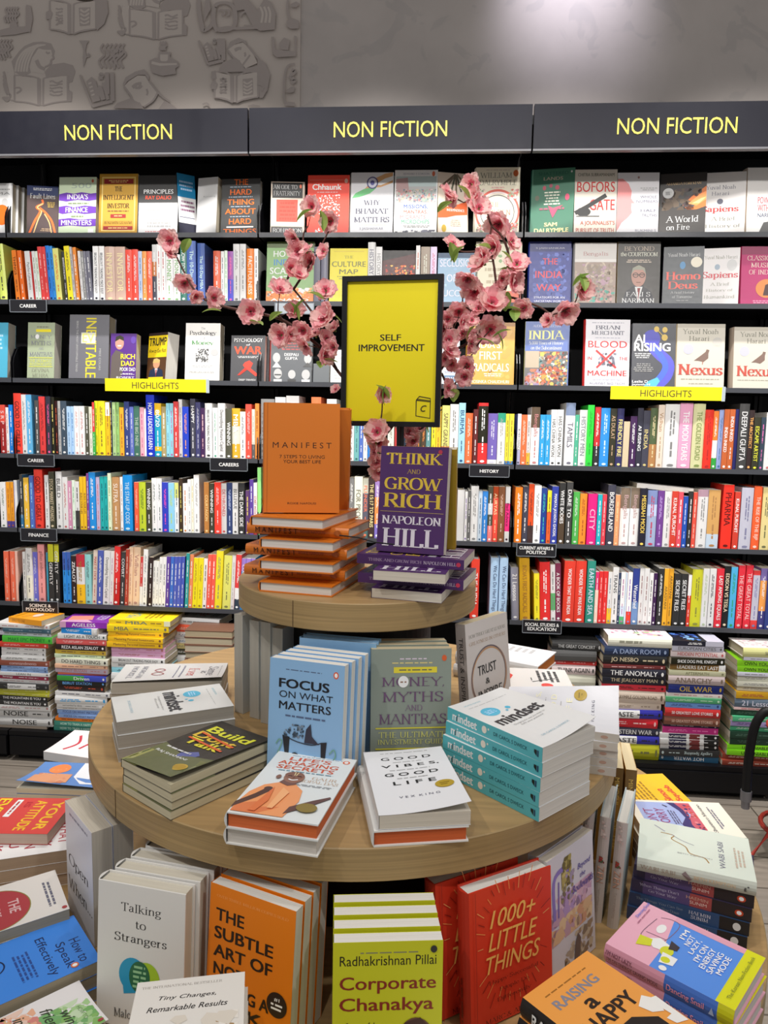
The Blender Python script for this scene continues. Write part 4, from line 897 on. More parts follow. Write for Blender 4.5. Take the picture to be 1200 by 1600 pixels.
(-0.6556,0.0084,1.1738,0.1306,0.1863,0.012,'p','eed','e2dccf','997','',0.0,'slim white spine, sixteenth from the left','4L'),
(-0.6423,0.0081,1.1738,0.1347,0.2032,0.009,'p','f44@.55:4b5','d8ccb4','fff','',0.0,'slim red and green spine between white and yellow','4L'),
(-0.636,0.0159,1.1738,0.1221,0.2085,0.0118,'p','fe2','d6c8a8','863','',0.0,'slim yellow spine, eighteenth from the left','4L'),
(-0.6186,0.0066,1.1738,0.1263,0.2085,0.0269,'h','fe2','d6c8a8','863','',0.0,'thick yellow spine, nineteenth from the left','4L'),
(-0.5897,0.0066,1.1738,0.1272,0.2041,0.0158,'p','fff@.25:fc2','e2dccf','a63','',0.0,'white and yellow spine between yellow and dark blue','4L'),
(-0.5773,0.0163,1.1738,0.1344,0.2094,0.008,'p','235','e2dccf','fff','',0.0,'slim dark blue spine, twenty-first from the left','4L'),
(-0.5637,0.0075,1.1738,0.1231,0.2045,0.0125,'p','bd9','e2dccf','787','',0.0,'slim green spine between dark blue and green','4L'),
(-0.5541,0.0163,1.1738,0.1234,0.205,0.013,'p','ad8','d6c8a8','787','',0.0,'green spine between green and yellow','4L'),
(-0.5366,0.0098,1.1738,0.127,0.1859,0.016,'p','fb3','e8e4dc','a42','',0.0,'yellow spine between green and blue','4L'),
(-0.5186,0.0106,1.1738,0.1282,0.2078,0.0195,'p','348','e8e4dc','fff','',0.0,'blue spine between yellow and light blue','4L'),
(-0.4976,0.0103,1.1738,0.1251,0.1889,0.0154,'p','67c','e8e4dc','dde','',0.0,'light blue spine between blue and teal','4L'),
(-0.4812,0.0111,1.1738,0.124,0.1916,0.0212,'p','476','e2dccf','bcb','THE BIG NINE',0.0,'teal spine between light blue and pink','4L'),
(-0.4594,0.0146,1.1738,0.1281,0.1873,0.0159,'p','fbc','e2dccf','c58','',0.0,'pink spine between teal and white','4L'),
(-0.4416,0.0128,1.1738,0.1227,0.1827,0.0067,'p','fff','d6c8a8','-','',0.0,'slim white spine between pink and blue','4L'),
(-0.434,0.0133,1.1738,0.1383,0.2343,0.0314,'p','13c','e2dccf','fff','HOW LEADERS LEARN',0.0,'thick tall blue spine, twentieth from the right','4L'),
(-0.4016,0.0135,1.1738,0.128,0.2035,0.0254,'h','fc2@.22:1ac@.8:fc2@.88:1ac','d6c8a8','fff','80/20',0.0,'yellow and blue spine between blue and mustard','4L'),
(-0.375,0.0151,1.1738,0.127,0.1911,0.0166,'p','ba7','d6c8a8','fff','',0.0,'mustard spine, eighteenth from the right','4L'),
(-0.356,0.0115,1.1738,0.1259,0.2041,0.0118,'p','9de','e8e4dc','47a','',0.0,'slim light blue spine between mustard and light blue','4L'),
(-0.3441,0.0143,1.1738,0.1231,0.2044,0.0146,'p','9de','d6c8a8','b6a','',0.0,'light blue spine between light blue and red','4L'),
(-0.3263,0.0087,1.1738,0.1241,0.2107,0.018,'p','d44','e2dccf','fff','',0.0,'red spine between light blue and white','4L'),
(-0.3103,0.0172,1.1738,0.1382,0.2196,0.0143,'p','eee','e8e4dc','999','',0.0,'tall white spine, fourteenth from the right','4L'),
(-0.2914,0.0075,1.1738,0.133,0.1922,0.0229,'p','24c','d6c8a8','fa6','',0.0,'blue spine between white and dark blue','4L'),
(-0.2637,0.014,1.1738,0.1444,0.2223,0.019,'p','445','e2dccf','fff','HAPPY',0.0,'tall dark blue spine between blue and blue','4L'),
(-0.2439,0.0157,1.1738,0.1335,0.2099,0.018,'p','447','d6c8a8','ccd','',0.0,'blue spine between dark blue and dark purple','4L'),
(-0.2222,0.0077,1.1738,0.1344,0.1886,0.0162,'p','425','e2dccf','fcc','',0.0,'dark purple spine between blue and white','4L'),
(-0.2064,0.0123,1.1738,0.1325,0.2066,0.0266,'h','fff','d6c8a8','333','BREAKOUT TRADING MADE EASY',0.0,'thick white spine between dark purple and white','4L'),
(-0.1752,0.0081,1.1738,0.1224,0.1903,0.0184,'p','fff','e2dccf','5a8','',0.0,'white spine between white and white','4L'),
(-0.1552,0.0063,1.1738,0.1297,0.2072,0.0272,'h','eee','e8e4dc','777','Demystifying Venture Capital',0.0,'thick white spine between white and dark green','4L'),
(-0.1275,0.0129,1.1738,0.1348,0.1879,0.0228,'p','554','e2dccf','fff','WINNING',0.0,'dark green spine, sixth from the right','4L'),
(-0.1048,0.018,1.1738,0.1305,0.1897,0.0302,'h','eb3@.35:eed@.7:eb3','d8ccb4','fff','MBA',0.0,'thick yellow and white spine between dark green and white','4L'),
(-0.0706,0.0073,1.1738,0.134,0.1773,0.0195,'p','fff','e2dccf','445','',0.0,'short white spine, fourth from the right','4L'),
(-0.0515,0.0126,1.1738,0.1359,0.2057,0.0224,'p','e54','d8ccb4','fcc','',0.0,'red spine, third from the right','4L'),
(-0.0288,0.0159,1.1738,0.1259,0.1872,0.0119,'p','eed@.7:666','d8ccb4','aaa','',0.0,'slim white and charcoal spine between red and orange','4L'),
(-0.0153,0.0138,1.1738,0.1293,0.2086,0.0146,'p','f94','d6c8a8','842','',0.0,'orange spine right of white and charcoal','4L'),
(-1.0214,0.009,0.8863,0.1316,0.1783,0.0223,'p','fff','e8e4dc','787','',0.0,'short white spine left of orange and blue','5L0'),
(-0.9981,0.0127,0.8863,0.1375,0.1795,0.015,'p','fa2@.85:549','d6c8a8','b62','',0.0,'short orange and blue spine, second from the left','5L0'),
(-0.9815,0.012,0.8863,0.1376,0.18,0.0137,'p','fa2@.85:549','d6c8a8','b62','',0.0,'short orange and blue spine, second from the right','5L0'),
(-0.9686,0.0161,0.8863,0.1375,0.1864,0.0124,'p','fff','d6c8a8','-','',0.0,'slim white spine right of orange and blue','5L0'),
(-0.9441,0.0143,0.8863,0.1341,0.2095,0.0114,'p','444@.75:48b','d6c8a8','fff','',0.0,'slim charcoal and blue spine left of yellow','5L'),
(-0.925,0.0079,0.8863,0.1284,0.198,0.0201,'p','fc4','d8ccb4','fff','',0.0,'yellow spine, second from the left','5L'),
(-0.9015,0.008,0.8863,0.13,0.2069,0.0157,'p','57c','d6c8a8','9df','',0.0,'blue spine between yellow and red','5L'),
(-0.8867,0.017,0.8863,0.1394,0.2314,0.0339,'h','f43','d8ccb4','811','GOOD TO GREAT',0.0,'thick tall red spine between blue and white','5L'),
(-0.8398,0.0076,0.8863,0.134,0.2099,0.0151,'p','eee','d8ccb4','666','',0.0,'white spine between red and dark green','5L'),
(-0.8265,0.013,0.8863,0.1372,0.2223,0.0224,'p','443','d8ccb4','dca','STOCK MARKET WIZARDS',0.0,'tall dark green spine between white and white','5L'),
(-0.7993,0.0162,0.8863,0.1452,0.224,0.0242,'h','eee','d6c8a8','666','BUILD',0.0,'tall white spine between dark green and white','5L'),
(-0.7716,0.0131,0.8863,0.1314,0.2038,0.0197,'p','eee','e8e4dc','c66','',0.0,'white spine between white and pink','5L'),
(-0.7524,0.0167,0.8863,0.1269,0.1891,0.0159,'p','d9b','e8e4dc','fff','',0.0,'pink spine between white and white','5L'),
(-0.7331,0.0118,0.8863,0.1281,0.1923,0.0115,'p','efe','d8ccb4','6a7','',0.0,'slim white spine, tenth from the left','5L'),
(-0.7211,0.0128,0.8863,0.1258,0.1877,0.0166,'p','eee@.6:444','d6c8a8','222','',0.0,'white and charcoal spine between white and yellow','5L'),
(-0.7043,0.0153,0.8863,0.1243,0.2066,0.0128,'p','fc2','d6c8a8','853','BUILD YOUR LIFE',0.0,'yellow spine, twelfth from the left','5L'),
(-0.69,0.0144,0.8863,0.1253,0.207,0.0125,'p','fc2','e2dccf','853','BUILD YOUR LIFE',0.0,'slim yellow spine between yellow and purple','5L'),
(-0.6746,0.0118,0.8863,0.1442,0.2207,0.0081,'p','849','d6c8a8','fff','',0.0,'slim tall purple spine between yellow and blue','5L'),
(-0.6672,0.0154,0.8863,0.1326,0.2248,0.026,'p','29e','d8ccb4','fff','',0.0,'thick tall blue spine between purple and pale pink','5L'),
(-0.6393,0.0167,0.8863,0.1324,0.2066,0.0142,'p','cbd','e2dccf','d77','',0.0,'pale pink spine between blue and teal','5L'),
(-0.6236,0.0175,0.8863,0.1357,0.2094,0.0148,'p','2bb','d8ccb4','156','',0.0,'teal spine between pale pink and teal','5L'),
(-0.6074,0.0167,0.8863,0.1344,0.2098,0.0137,'p','2bb','d8ccb4','156','',0.0,'teal spine between teal and pale green','5L'),
(-0.5886,0.0082,0.8863,0.1439,0.223,0.0124,'p','efd','e2dccf','894','',0.0,'slim tall pale green spine between teal and orange','5L'),
(-0.575,0.0168,0.8863,0.1358,0.2083,0.0292,'h','c96','e8e4dc','fed','SUTRA',0.0,'thick orange spine between pale green and white','5L'),
(-0.54,0.0082,0.8863,0.1235,0.2094,0.0103,'p','fff','e2dccf','a87','',0.0,'slim white spine between orange and blue','5L'),
(-0.5277,0.0074,0.8863,0.1475,0.2174,0.0357,'h','19e','e2dccf','cef','THE START-UP CODE',0.0,'thick blue spine between white and red','5L'),
(-0.4853,0.0103,0.8863,0.1313,0.1911,0.0171,'p','f64','e8e4dc','fcb','',0.0,'red spine between blue and yellow','5L'),
(-0.4651,0.0061,0.8863,0.129,0.192,0.0264,'h','cd3','d6c8a8','573','',0.0,'thick yellow spine between red and dark green','5L'),
(-0.4376,0.0069,0.8863,0.1323,0.1925,0.0214,'p','443','d6c8a8','fff','WINNING',0.0,'dark green spine between yellow and white','5L'),
(-0.4167,0.0107,0.8863,0.1307,0.2081,0.0191,'p','fff','e2dccf','677','',0.0,'white spine between dark green and white','5L'),
(-0.398,0.0166,0.8863,0.1232,0.2082,0.0184,'p','fff','d6c8a8','677','',0.0,'white spine between white and blue','5L'),
(-0.3745,0.0074,0.8863,0.1362,0.194,0.0226,'p','34c','e8e4dc','f5b','',0.0,'blue spine between white and light blue','5L'),
(-0.3503,0.0072,0.8863,0.1371,0.1922,0.022,'p','9df','e8e4dc','cd4','',0.0,'light blue spine, eighteenth from the right','5L'),
(-0.3287,0.0141,0.8863,0.1279,0.1921,0.0158,'p','ee8@.3:fff','d6c8a8','467','',0.0,'yellow and white spine between light blue and dark brown','5L'),
(-0.3094,0.0095,0.8863,0.1328,0.2099,0.0132,'p','432','e8e4dc','ed6','',0.0,'dark brown spine, sixteenth from the right','5L'),
(-0.2933,0.0073,0.8863,0.1371,0.191,0.0167,'p','fff','e8e4dc','d84','',0.0,'white spine between dark brown and white','5L'),
(-0.2771,0.0141,0.8863,0.1306,0.206,0.0127,'p','fff','e2dccf','888','',0.0,'white spine between white and white','5L'),
(-0.2633,0.014,0.8863,0.1301,0.2082,0.0087,'p','ffe','e2dccf','db6','',0.0,'slim white spine between white and white','5L'),
(-0.2535,0.0146,0.8863,0.1435,0.2237,0.0207,'p','fff','d8ccb4','999','',0.0,'tall white spine between white and orange','5L'),
(-0.2134,0.0138,0.8863,0.1337,0.1974,0.0189,'p','c84','d8ccb4','fd9','COURTAGON',0.0,'orange spine between white and dark green','5L'),
(-0.1906,0.0081,0.8863,0.1362,0.1935,0.0173,'p','443','d6c8a8','fff','WINNING',0.0,'dark green spine between orange and red','5L'),
(-0.1712,0.0075,0.8863,0.1243,0.1989,0.0245,'p','f43','e8e4dc','fcc','',0.0,'red spine between dark green and pale grey','5L'),
(-0.1469,0.0137,0.8863,0.1324,0.1942,0.0206,'p','ddd','d6c8a8','c55','DETHRONED',0.0,'pale grey spine between red and blue','5L'),
(-0.1244,0.0127,0.8863,0.1324,0.1979,0.0203,'p','347','d6c8a8','cdf','',0.0,'blue spine between pale grey and white','5L'),
(-0.1025,0.0118,0.8863,0.1345,0.1978,0.0213,'p','eee','e2dccf','555','BELLEVUE',0.0,'white spine between blue and black','5L'),
(-0.0787,0.0073,0.8863,0.1249,0.1987,0.0234,'p','333','d6c8a8','fff','THE DARK SIDE',0.0,'black spine between white and purple','5L'),
(-0.052,0.0103,0.8863,0.1263,0.17,0.0145,'p','647','d6c8a8','fe6','',0.0,'short purple spine between black and purple','5L'),
(-0.0354,0.0066,0.8863,0.1242,0.2125,0.0137,'p','64a','d6c8a8','fff','',0.0,'purple spine, third from the right','5L'),
(-0.022,0.0121,0.8863,0.126,0.1996,0.014,'p','fff@.75:c34','e8e4dc','c34','START WITH WHY',0.0,'white and red spine between purple and green','5L'),
(-0.0075,0.0165,0.8863,0.1481,0.2577,0.0133,'p','af9','d6c8a8','-','',0.0,'tall green spine right of white and red','5L'),
(-1.0195,0.0125,0.5934,0.1343,0.1996,0.0194,'p','f75','e8e4dc','fcb','',0.0,'red-orange spine left of red-orange','6L0'),
(-0.9933,0.012,0.5934,0.1379,0.2005,0.0194,'p','f75','d8ccb4','fcb','',0.0,'red-orange spine between red-orange and red-orange','6L0'),
(-0.9711,0.0092,0.5934,0.1236,0.2015,0.0099,'p','fcb','e2dccf','-','',0.0,'slim red-orange spine right of red-orange','6L0'),
(-0.9427,0.0128,0.5934,0.1366,0.1993,0.0123,'p','eee','e2dccf','777','',0.0,'slim white spine left of white','6L'),
(-0.9261,0.0082,0.5934,0.139,0.2159,0.0246,'h','eee@.5:ffe','d6c8a8','777','',0.0,'white spine between white and light blue','6L'),
(-0.9043,0.0158,0.5934,0.134,0.2001,0.0207,'p','77d','d8ccb4','dde','',0.0,'light blue spine between white and pink','6L'),
(-0.8825,0.0163,0.5934,0.1412,0.232,0.0274,'p','faa','d8ccb4','a66','gillian anderson',0.0,'thick tall pink spine between light blue and blue','6L'),
(-0.8463,0.0128,0.5934,0.1252,0.1997,0.0062,'p','4ac','e8e4dc','-','',0.0,'slim blue spine, fifth from the left','6L'),
(-0.8371,0.0104,0.5934,0.1368,0.2342,0.0213,'p','dd3@.3:333','d6c8a8','eee','GENTLY',0.0,'tall yellow and black spine, sixth from the left','6L'),
(-0.8181,0.0167,0.5934,0.1482,0.2338,0.0216,'p','dd3@.3:333','d6c8a8','eee','GENTLY',0.0,'tall yellow and black spine, seventh from the left','6L'),
(-0.7783,0.0098,0.5934,0.1365,0.205,0.0129,'p','46b@.35:39e','e8e4dc','024','',0.0,'blue spine, eighth from the left','6L'),
(-0.7663,0.0136,0.5934,0.1376,0.2048,0.0171,'p','46b@.35:39e','e8e4dc','024','',0.0,'blue spine between blue and black','6L'),
(-0.7479,0.0167,0.5934,0.1327,0.1897,0.02,'p','322','e2dccf','fff','ZEALOT',0.0,'black spine, tenth from the left','6L'),
(-0.725,0.0132,0.5934,0.122,0.1963,0.0337,'h','c34@.25:eee@.6:fc2','d8ccb4','a83','',0.0,'thick red and white spine between black and teal','6L'),
(-0.6895,0.0119,0.5934,0.1294,0.1975,0.0243,'h','9dd','d8ccb4','577','',0.0,'teal spine, twelfth from the left','6L'),
(-0.6658,0.0154,0.5934,0.1354,0.2155,0.017,'p','edc','d6c8a8','c44','MAKE IT STICK',-0.05,'cream spine between teal and blue','6L'),
(-0.6438,0.0073,0.5934,0.1367,0.2175,0.0221,'p','56b','d8ccb4','fff','',-0.05,'blue spine between cream and white','6L'),
(-0.6194,0.0076,0.5934,0.1425,0.2158,0.0249,'p','eee','e2dccf','777','Demystifying Venture Capital',-0.05,'white spine between blue and white','6L'),
(-0.5927,0.0063,0.5934,0.1319,0.2142,0.0143,'p','eee','e2dccf','c9b','',-0.05,'white spine between white and red','6L'),
(-0.5799,0.012,0.5934,0.1376,0.2339,0.0241,'h','e33@.6:c22','e8e4dc','fff','',-0.05,'tall red spine between white and charcoal','6L'),
(-0.5548,0.0164,0.5934,0.1331,0.2112,0.0174,'p','444','d8ccb4','fff','COVERT',-0.05,'charcoal spine between red and red','6L'),
(-0.5321,0.007,0.5934,0.1463,0.2244,0.012,'p','b43','e2dccf','ecb','',-0.05,'slim tall red spine between charcoal and peach','6L'),
(-0.5223,0.0146,0.5934,0.1445,0.2326,0.0159,'p','fdb','e8e4dc','c98','Vidhan',-0.05,'tall peach spine between red and peach','6L'),
(-0.5055,0.018,0.5934,0.1329,0.2328,0.0272,'h','fdb','d8ccb4','c98','Vidhan',-0.05,'thick tall peach spine, twenty-first from the left','6L'),
(-0.4744,0.0112,0.5934,0.1341,0.1969,0.0099,'p','d44@.6:fff','d6c8a8','fff','',-0.05,'slim red and white spine between peach and white','6L'),
(-0.4628,0.0098,0.5934,0.1454,0.2262,0.0171,'p','fff','d6c8a8','888','',-0.05,'tall white spine, twenty-third from the left','6L'),
(-0.4396,0.0069,0.5934,0.1252,0.1964,0.0168,'p','322','d8ccb4','fff','',-0.05,'black spine between white and white','6L'),
(-0.4232,0.0107,0.5934,0.1296,0.1811,0.0106,'p','fff','e2dccf','888','',-0.05,'slim short white spine between black and white','6L'),
(-0.4122,0.0124,0.5934,0.1288,0.1812,0.0117,'p','fff','d6c8a8','888','',-0.05,'slim short white spine between white and white','6L'),
(-0.3983,0.0097,0.5934,0.1294,0.1972,0.0124,'p','fff','d6c8a8','888','',-0.05,'slim white spine between white and white','6L'),
(-0.3854,0.0113,0.5934,0.1293,0.1973,0.0132,'p','fff','e2dccf','777','',-0.05,'white spine between white and purple','6L'),
(-0.3724,0.0146,0.5934,0.1279,0.1997,0.0152,'p','64a','e8e4dc','fff','',-0.05,'purple spine between white and blue','6L'),
(-0.3548,0.0114,0.5934,0.1278,0.2008,0.0132,'p','47d','d6c8a8','fff','',-0.05,'blue spine between purple and blue','6L'),
(-0.3395,0.0087,0.5934,0.122,0.2017,0.0129,'p','56c','d8ccb4','fff','',-0.05,'blue spine, eighteenth from the right','6L'),
(-0.3257,0.0091,0.5934,0.1279,0.2021,0.0136,'p','56c','d6c8a8','fff','',-0.05,'blue spine, seventeenth from the right','6L'),
(-0.3122,0.0124,0.5934,0.1245,0.202,0.0126,'p','56c','e2dccf','fff','',-0.05,'blue spine between blue and teal','6L'),
(-0.2928,0.008,0.5934,0.1387,0.2163,0.0123,'p','3aa','d8ccb4','fff','',-0.05,'slim teal spine between blue and red-orange','6L'),
(-0.2813,0.0136,0.5934,0.1242,0.2115,0.0154,'p','f96','d8ccb4','fff','',-0.05,'red-orange spine between teal and yellow','6L'),
(-0.264,0.0113,0.5934,0.125,0.1993,0.0179,'p','fe2','e2dccf','a83','',-0.05,'yellow spine between red-orange and yellow','6L'),
(-0.2449,0.0108,0.5934,0.1271,0.2,0.0192,'p','fe2','e2dccf','a83','',-0.05,'yellow spine between yellow and white','6L'),
(-0.2253,0.0144,0.5934,0.1228,0.1969,0.0149,'p','fff','d6c8a8','444','',-0.05,'white spine between yellow and red','6L'),
(-0.2067,0.0065,0.5934,0.1403,0.2151,0.0145,'p','f65','d8ccb4','fff','',-0.05,'red spine between white and red','6L'),
(-0.1919,0.0089,0.5934,0.1385,0.2152,0.0156,'p','f65','d8ccb4','fff','',-0.05,'red spine between red and yellow','6L'),
(-0.1749,0.008,0.5934,0.1377,0.2297,0.0261,'h','fe3','e2dccf','997','',-0.05,'thick tall yellow spine between red and yellow','6L'),
(-0.1462,0.0131,0.5934,0.1267,0.2124,0.0304,'p','ee7','d6c8a8','885','',-0.05,'thick yellow spine between yellow and white','6L'),
(-0.1152,0.0155,0.5934,0.1374,0.2127,0.014,'p','eee','d6c8a8','bbb','',-0.05,'white spine, sixth from the right','6L'),
(-0.0982,0.009,0.5934,0.1364,0.217,0.0205,'p','e44@.6:fff@.8:345','e8e4dc','fff','',-0.05,'red and white spine, fifth from the right','6L'),
(-0.0779,0.0135,0.5934,0.1275,0.2019,0.0172,'p','a8d@.25:29d','e2dccf','fff','CONVICT',-0.05,'purple and blue spine, fourth from the right','6L'),
(-0.0577,0.0067,0.5934,0.129,0.2037,0.0169,'p','a8d@.25:29d','e2dccf','fff','CONVICT',-0.05,'purple and blue spine, third from the right','6L'),
(-0.0413,0.0131,0.5934,0.1221,0.2031,0.0159,'p','a8d@.25:29d','e2dccf','fff','CONVICT',-0.05,'purple and blue spine, second from the right','6L'),
(-0.0241,0.0142,0.5934,0.1223,0.181,0.0112,'p','fff','e2dccf','888','',-0.05,'slim short white spine right of purple and blue','6L'),
(0.0077,0.0118,1.1738,0.1406,0.2257,0.0506,'h','999','e8e4dc','-','',0.0,'thick tall grey spine left of white','4M'),
(0.0621,0.0084,1.1738,0.14,0.2334,0.0383,'p','eee','d6c8a8','-','',0.0,'thick tall white spine between grey and white','4M'),
(0.1016,0.017,1.1738,0.1324,0.2391,0.048,'p','fff','e8e4dc','-','',0.0,'thick tall white spine between white and pale grey','4M'),
(0.153,0.015,1.1738,0.1283,0.1857,0.0382,'h','ccd','e8e4dc','666','',0.0,'thick pale grey spine between white and red-orange','4M'),
(0.1978,0.0082,1.1738,0.1405,0.2354,0.0356,'h','f85','e8e4dc','-','',0.0,'thick tall red-orange spine between pale grey and white','4M'),
(0.255,0.0124,1.1738,0.1387,0.2294,0.0355,'p','fff','d6c8a8','-','',0.0,'thick tall white spine between red-orange and white','4M'),
(0.3027,0.016,1.1738,0.1368,0.1881,0.0283,'h','eee','e8e4dc','-','',0.0,'thick white spine between white and white','4M'),
(0.334,0.0156,1.1738,0.129,0.1886,0.0229,'p','eee','d6c8a8','a77','',0.0,'white spine between white and teal','4M'),
(0.358,0.0154,1.1738,0.1297,0.1889,0.0181,'p','7bb','e8e4dc','366','',0.0,'teal spine between white and blue','4M'),
(0.3772,0.0159,1.1738,0.1301,0.1892,0.0138,'p','57c','d6c8a8','fff','',0.0,'blue spine between teal and white','4M'),
(0.3918,0.0174,1.1738,0.1227,0.1895,0.0157,'p','eee','d8ccb4','777','',0.0,'white spine between blue and blue','4M'),
(0.4089,0.0145,1.1738,0.1295,0.1781,0.0252,'h','38d','e2dccf','fff','',0.0,'short blue spine between white and white','4M'),
(0.4828,0.0098,1.1738,0.1316,0.1862,0.0232,'p','eed','e2dccf','777','',0.0,'white spine between blue and red','4M'),
(0.5085,0.0165,1.1738,0.136,0.1798,0.0208,'p','c44','d6c8a8','222','',0.0,'short red spine between white and dark blue','4M'),
(0.5325,0.0116,1.1738,0.1323,0.1685,0.0326,'p','234','e8e4dc','-','',0.0,'thick short dark blue spine between red and dark green','4M'),
(0.5896,0.006,1.1738,0.1251,0.1925,0.0159,'p','443','e2dccf','f94','',0.0,'dark green spine between dark blue and dark brown','4M'),
(0.6065,0.0101,1.1738,0.127,0.1929,0.0173,'p','543','d6c8a8','f94','',0.0,'dark brown spine between dark green and grey blue','4M'),
(0.625,0.007,1.1738,0.1324,0.1885,0.0159,'p','699','d8ccb4','eee','',0.0,'grey blue spine between dark brown and yellow','4M'),
(0.6437,0.0143,1.1738,0.1376,0.2029,0.0154,'p','fe3','d8ccb4','864','',0.0,'yellow spine between grey blue and yellow','4M'),
(0.6602,0.013,1.1738,0.1222,0.2078,0.0183,'p','fc3','d8ccb4','a63','',0.0,'yellow spine, eleventh from the right','4M'),
(0.6815,0.0095,1.1738,0.1356,0.2127,0.0276,'h','ee8@.7:d64','d6c8a8','875','SAPPY GRANDMA',0.0,'thick yellow and red-orange spine between yellow and white','4M'),
(0.7104,0.0121,1.1738,0.1373,0.2179,0.0311,'p','eee','d8ccb4','777','',0.0,'thick white spine, ninth from the right','4M'),
(0.7426,0.0116,1.1738,0.1425,0.223,0.0238,'p','ade','e2dccf','258','BURMA',0.0,'tall light blue spine between white and red-orange','4M'),
(0.7678,0.0159,1.1738,0.1224,0.1865,0.0259,'h','f74','e2dccf','fdc','',0.0,'red-orange spine between light blue and red','4M'),
(0.7963,0.0084,1.1738,0.1363,0.2006,0.0164,'p','622','e2dccf','fff','',0.0,'red spine, sixth from the right','4M'),
(0.8138,0.0073,1.1738,0.146,0.224,0.0341,'h','e33@.05:221@.65:e33','e2dccf','fff','',0.0,'thick tall red and black spine, fifth from the right','4M'),
(0.8496,0.0137,1.1738,0.1359,0.1868,0.0341,'p','76b@.9:eee','e8e4dc','dde','',0.0,'thick blue and white spine, fourth from the right','4M'),
(0.8851,0.0108,1.1738,0.1344,0.1884,0.0268,'h','3a8@.18:eee','e8e4dc','aaa','',0.0,'thick teal and white spine, third from the right','4M'),
(0.9134,0.016,1.1738,0.1315,0.1866,0.0131,'p','fe4@.92:48c','d6c8a8','a83','',0.0,'yellow and blue spine, second from the right','4M'),
(0.9269,0.0085,1.1738,0.1306,0.1866,0.0154,'p','fe4@.92:48c','d6c8a8','a83','',0.0,'yellow and blue spine right of yellow and blue','4M'),
(0.956,0.0096,1.1738,0.1323,0.1871,0.0124,'p','fff@.7:bbd','e8e4dc','445','IN HER DEFENCE',0.0,'slim white and pale blue spine left of red-orange','4R'),
(0.9697,0.0102,1.1738,0.1298,0.184,0.0198,'p','f74','e2dccf','fdc','',0.0,'red-orange spine, second from the left','4R'),
(0.9914,0.0171,1.1738,0.133,0.1844,0.0122,'p','eee@.75:fc4','e8e4dc','777','',0.0,'slim white and yellow spine, third from the left','4R'),
(1.0048,0.0111,1.1738,0.1317,0.212,0.0304,'h','654@.35:fff','d8ccb4','c88','Bengalis',0.0,'thick tan and white spine, fourth from the left','4R'),
(1.0368,0.009,1.1738,0.1354,0.1851,0.0185,'p','3ae','e2dccf','fff','',0.0,'blue spine, fifth from the left','4R'),
(1.0566,0.01,1.1738,0.1289,0.1854,0.0176,'p','3ae','e2dccf','fff','',0.0,'blue spine between blue and white','4R'),
(1.0756,0.009,1.1738,0.1272,0.2039,0.0201,'p','fff','d8ccb4','444','HAS CHINA WON',0.0,'white spine between blue and white','4R'),
(1.098,0.0147,1.1738,0.136,0.2044,0.0217,'p','fff','d6c8a8','444','HAS CHINA WON',0.0,'white spine, eighth from the left','4R'),
(1.1279,0.0172,1.1738,0.139,0.2294,0.0337,'h','89b@.2:fff','d8ccb4','778','TAMILS',0.0,'thick tall grey blue and white spine, ninth from the left','4R'),
(1.1628,0.0168,1.1738,0.1372,0.1874,0.0136,'p','5b9','d6c8a8','fff','',0.0,'teal spine, tenth from the left','4R'),
(1.1782,0.0167,1.1738,0.1295,0.2049,0.0269,'p','eee','e2dccf','889','HISTORY MEN',0.0,'thick white spine between teal and green','4R'),
(1.2047,0.0095,1.1738,0.1479,0.2227,0.0227,'p','3d4','d8ccb4','2a3','',0.0,'tall green spine, twelfth from the left','4R'),
(1.232,0.0167,1.1738,0.1322,0.2163,0.0207,'p','d33@.65:333','d8ccb4','fff','',0.0,'red and black spine between green and blue','4R'),
(1.2527,0.0095,1.1738,0.1322,0.2128,0.0311,'h','39e','e2dccf','dff','',0.0,'thick blue spine, fourteenth from the left','4R'),
(1.285,0.0083,1.1738,0.1253,0.2116,0.0219,'p','332','d6c8a8','ca8','AS DULAT',0.0,'black spine between blue and blue','4R'),
(1.309,0.0112,1.1738,0.1339,0.2121,0.0242,'h','336','e8e4dc','fe9','FRIENDLY FIRE',0.0,'blue spine between black and cream','4R'),
(1.3336,0.0077,1.1738,0.1291,0.1662,0.0209,'p','dca','d6c8a8','-','',0.0,'short cream spine between blue and dark purple','4R'),
(1.3574,0.0113,1.1738,0.1253,0.1856,0.023,'p','425','d6c8a8','fff','',0.0,'dark purple spine between cream and dark blue','4R'),
(1.3827,0.0152,1.1738,0.1439,0.215,0.0193,'p','334','d6c8a8','fff','AI RISING',0.0,'dark blue spine between dark purple and dark blue','4R'),
(1.4038,0.0178,1.1738,0.136,0.2064,0.0232,'p','445','e8e4dc','dc8','INDIA',0.0,'dark blue spine, seventeenth from the right','4R'),
(1.4279,0.0173,1.1738,0.148,0.2159,0.025,'h','564@.6:b85','d6c8a8','eda','',0.0,'grey green and brown spine between dark blue and cream','4R'),
(1.4536,0.0123,1.1738,0.1411,0.2274,0.0219,'p','edc','e8e4dc','b97','Vidhan',0.0,'tall cream spine, fifteenth from the right','4R'),
(1.4786,0.0175,1.1738,0.1323,0.2305,0.0503,'h','eee','e8e4dc','888','',0.0,'thick tall white spine between cream and pink','4R'),
(1.5299,0.0166,1.1738,0.1369,0.2358,0.0443,'p','eac','d8ccb4','fff','THE MODI YEARS',0.0,'thick tall pink spine between white and cream','4R'),
(1.5766,0.0172,1.1738,0.132,0.2336,0.0413,'h','dda','d8ccb4','895','THE GOLDEN ROAD',0.0,'thick tall cream spine between pink and red','4R'),
(1.6176,0.0124,1.1738,0.1228,0.2127,0.028,'h','e32','d8ccb4','b22','',0.0,'thick red spine, eleventh from the right','4R'),
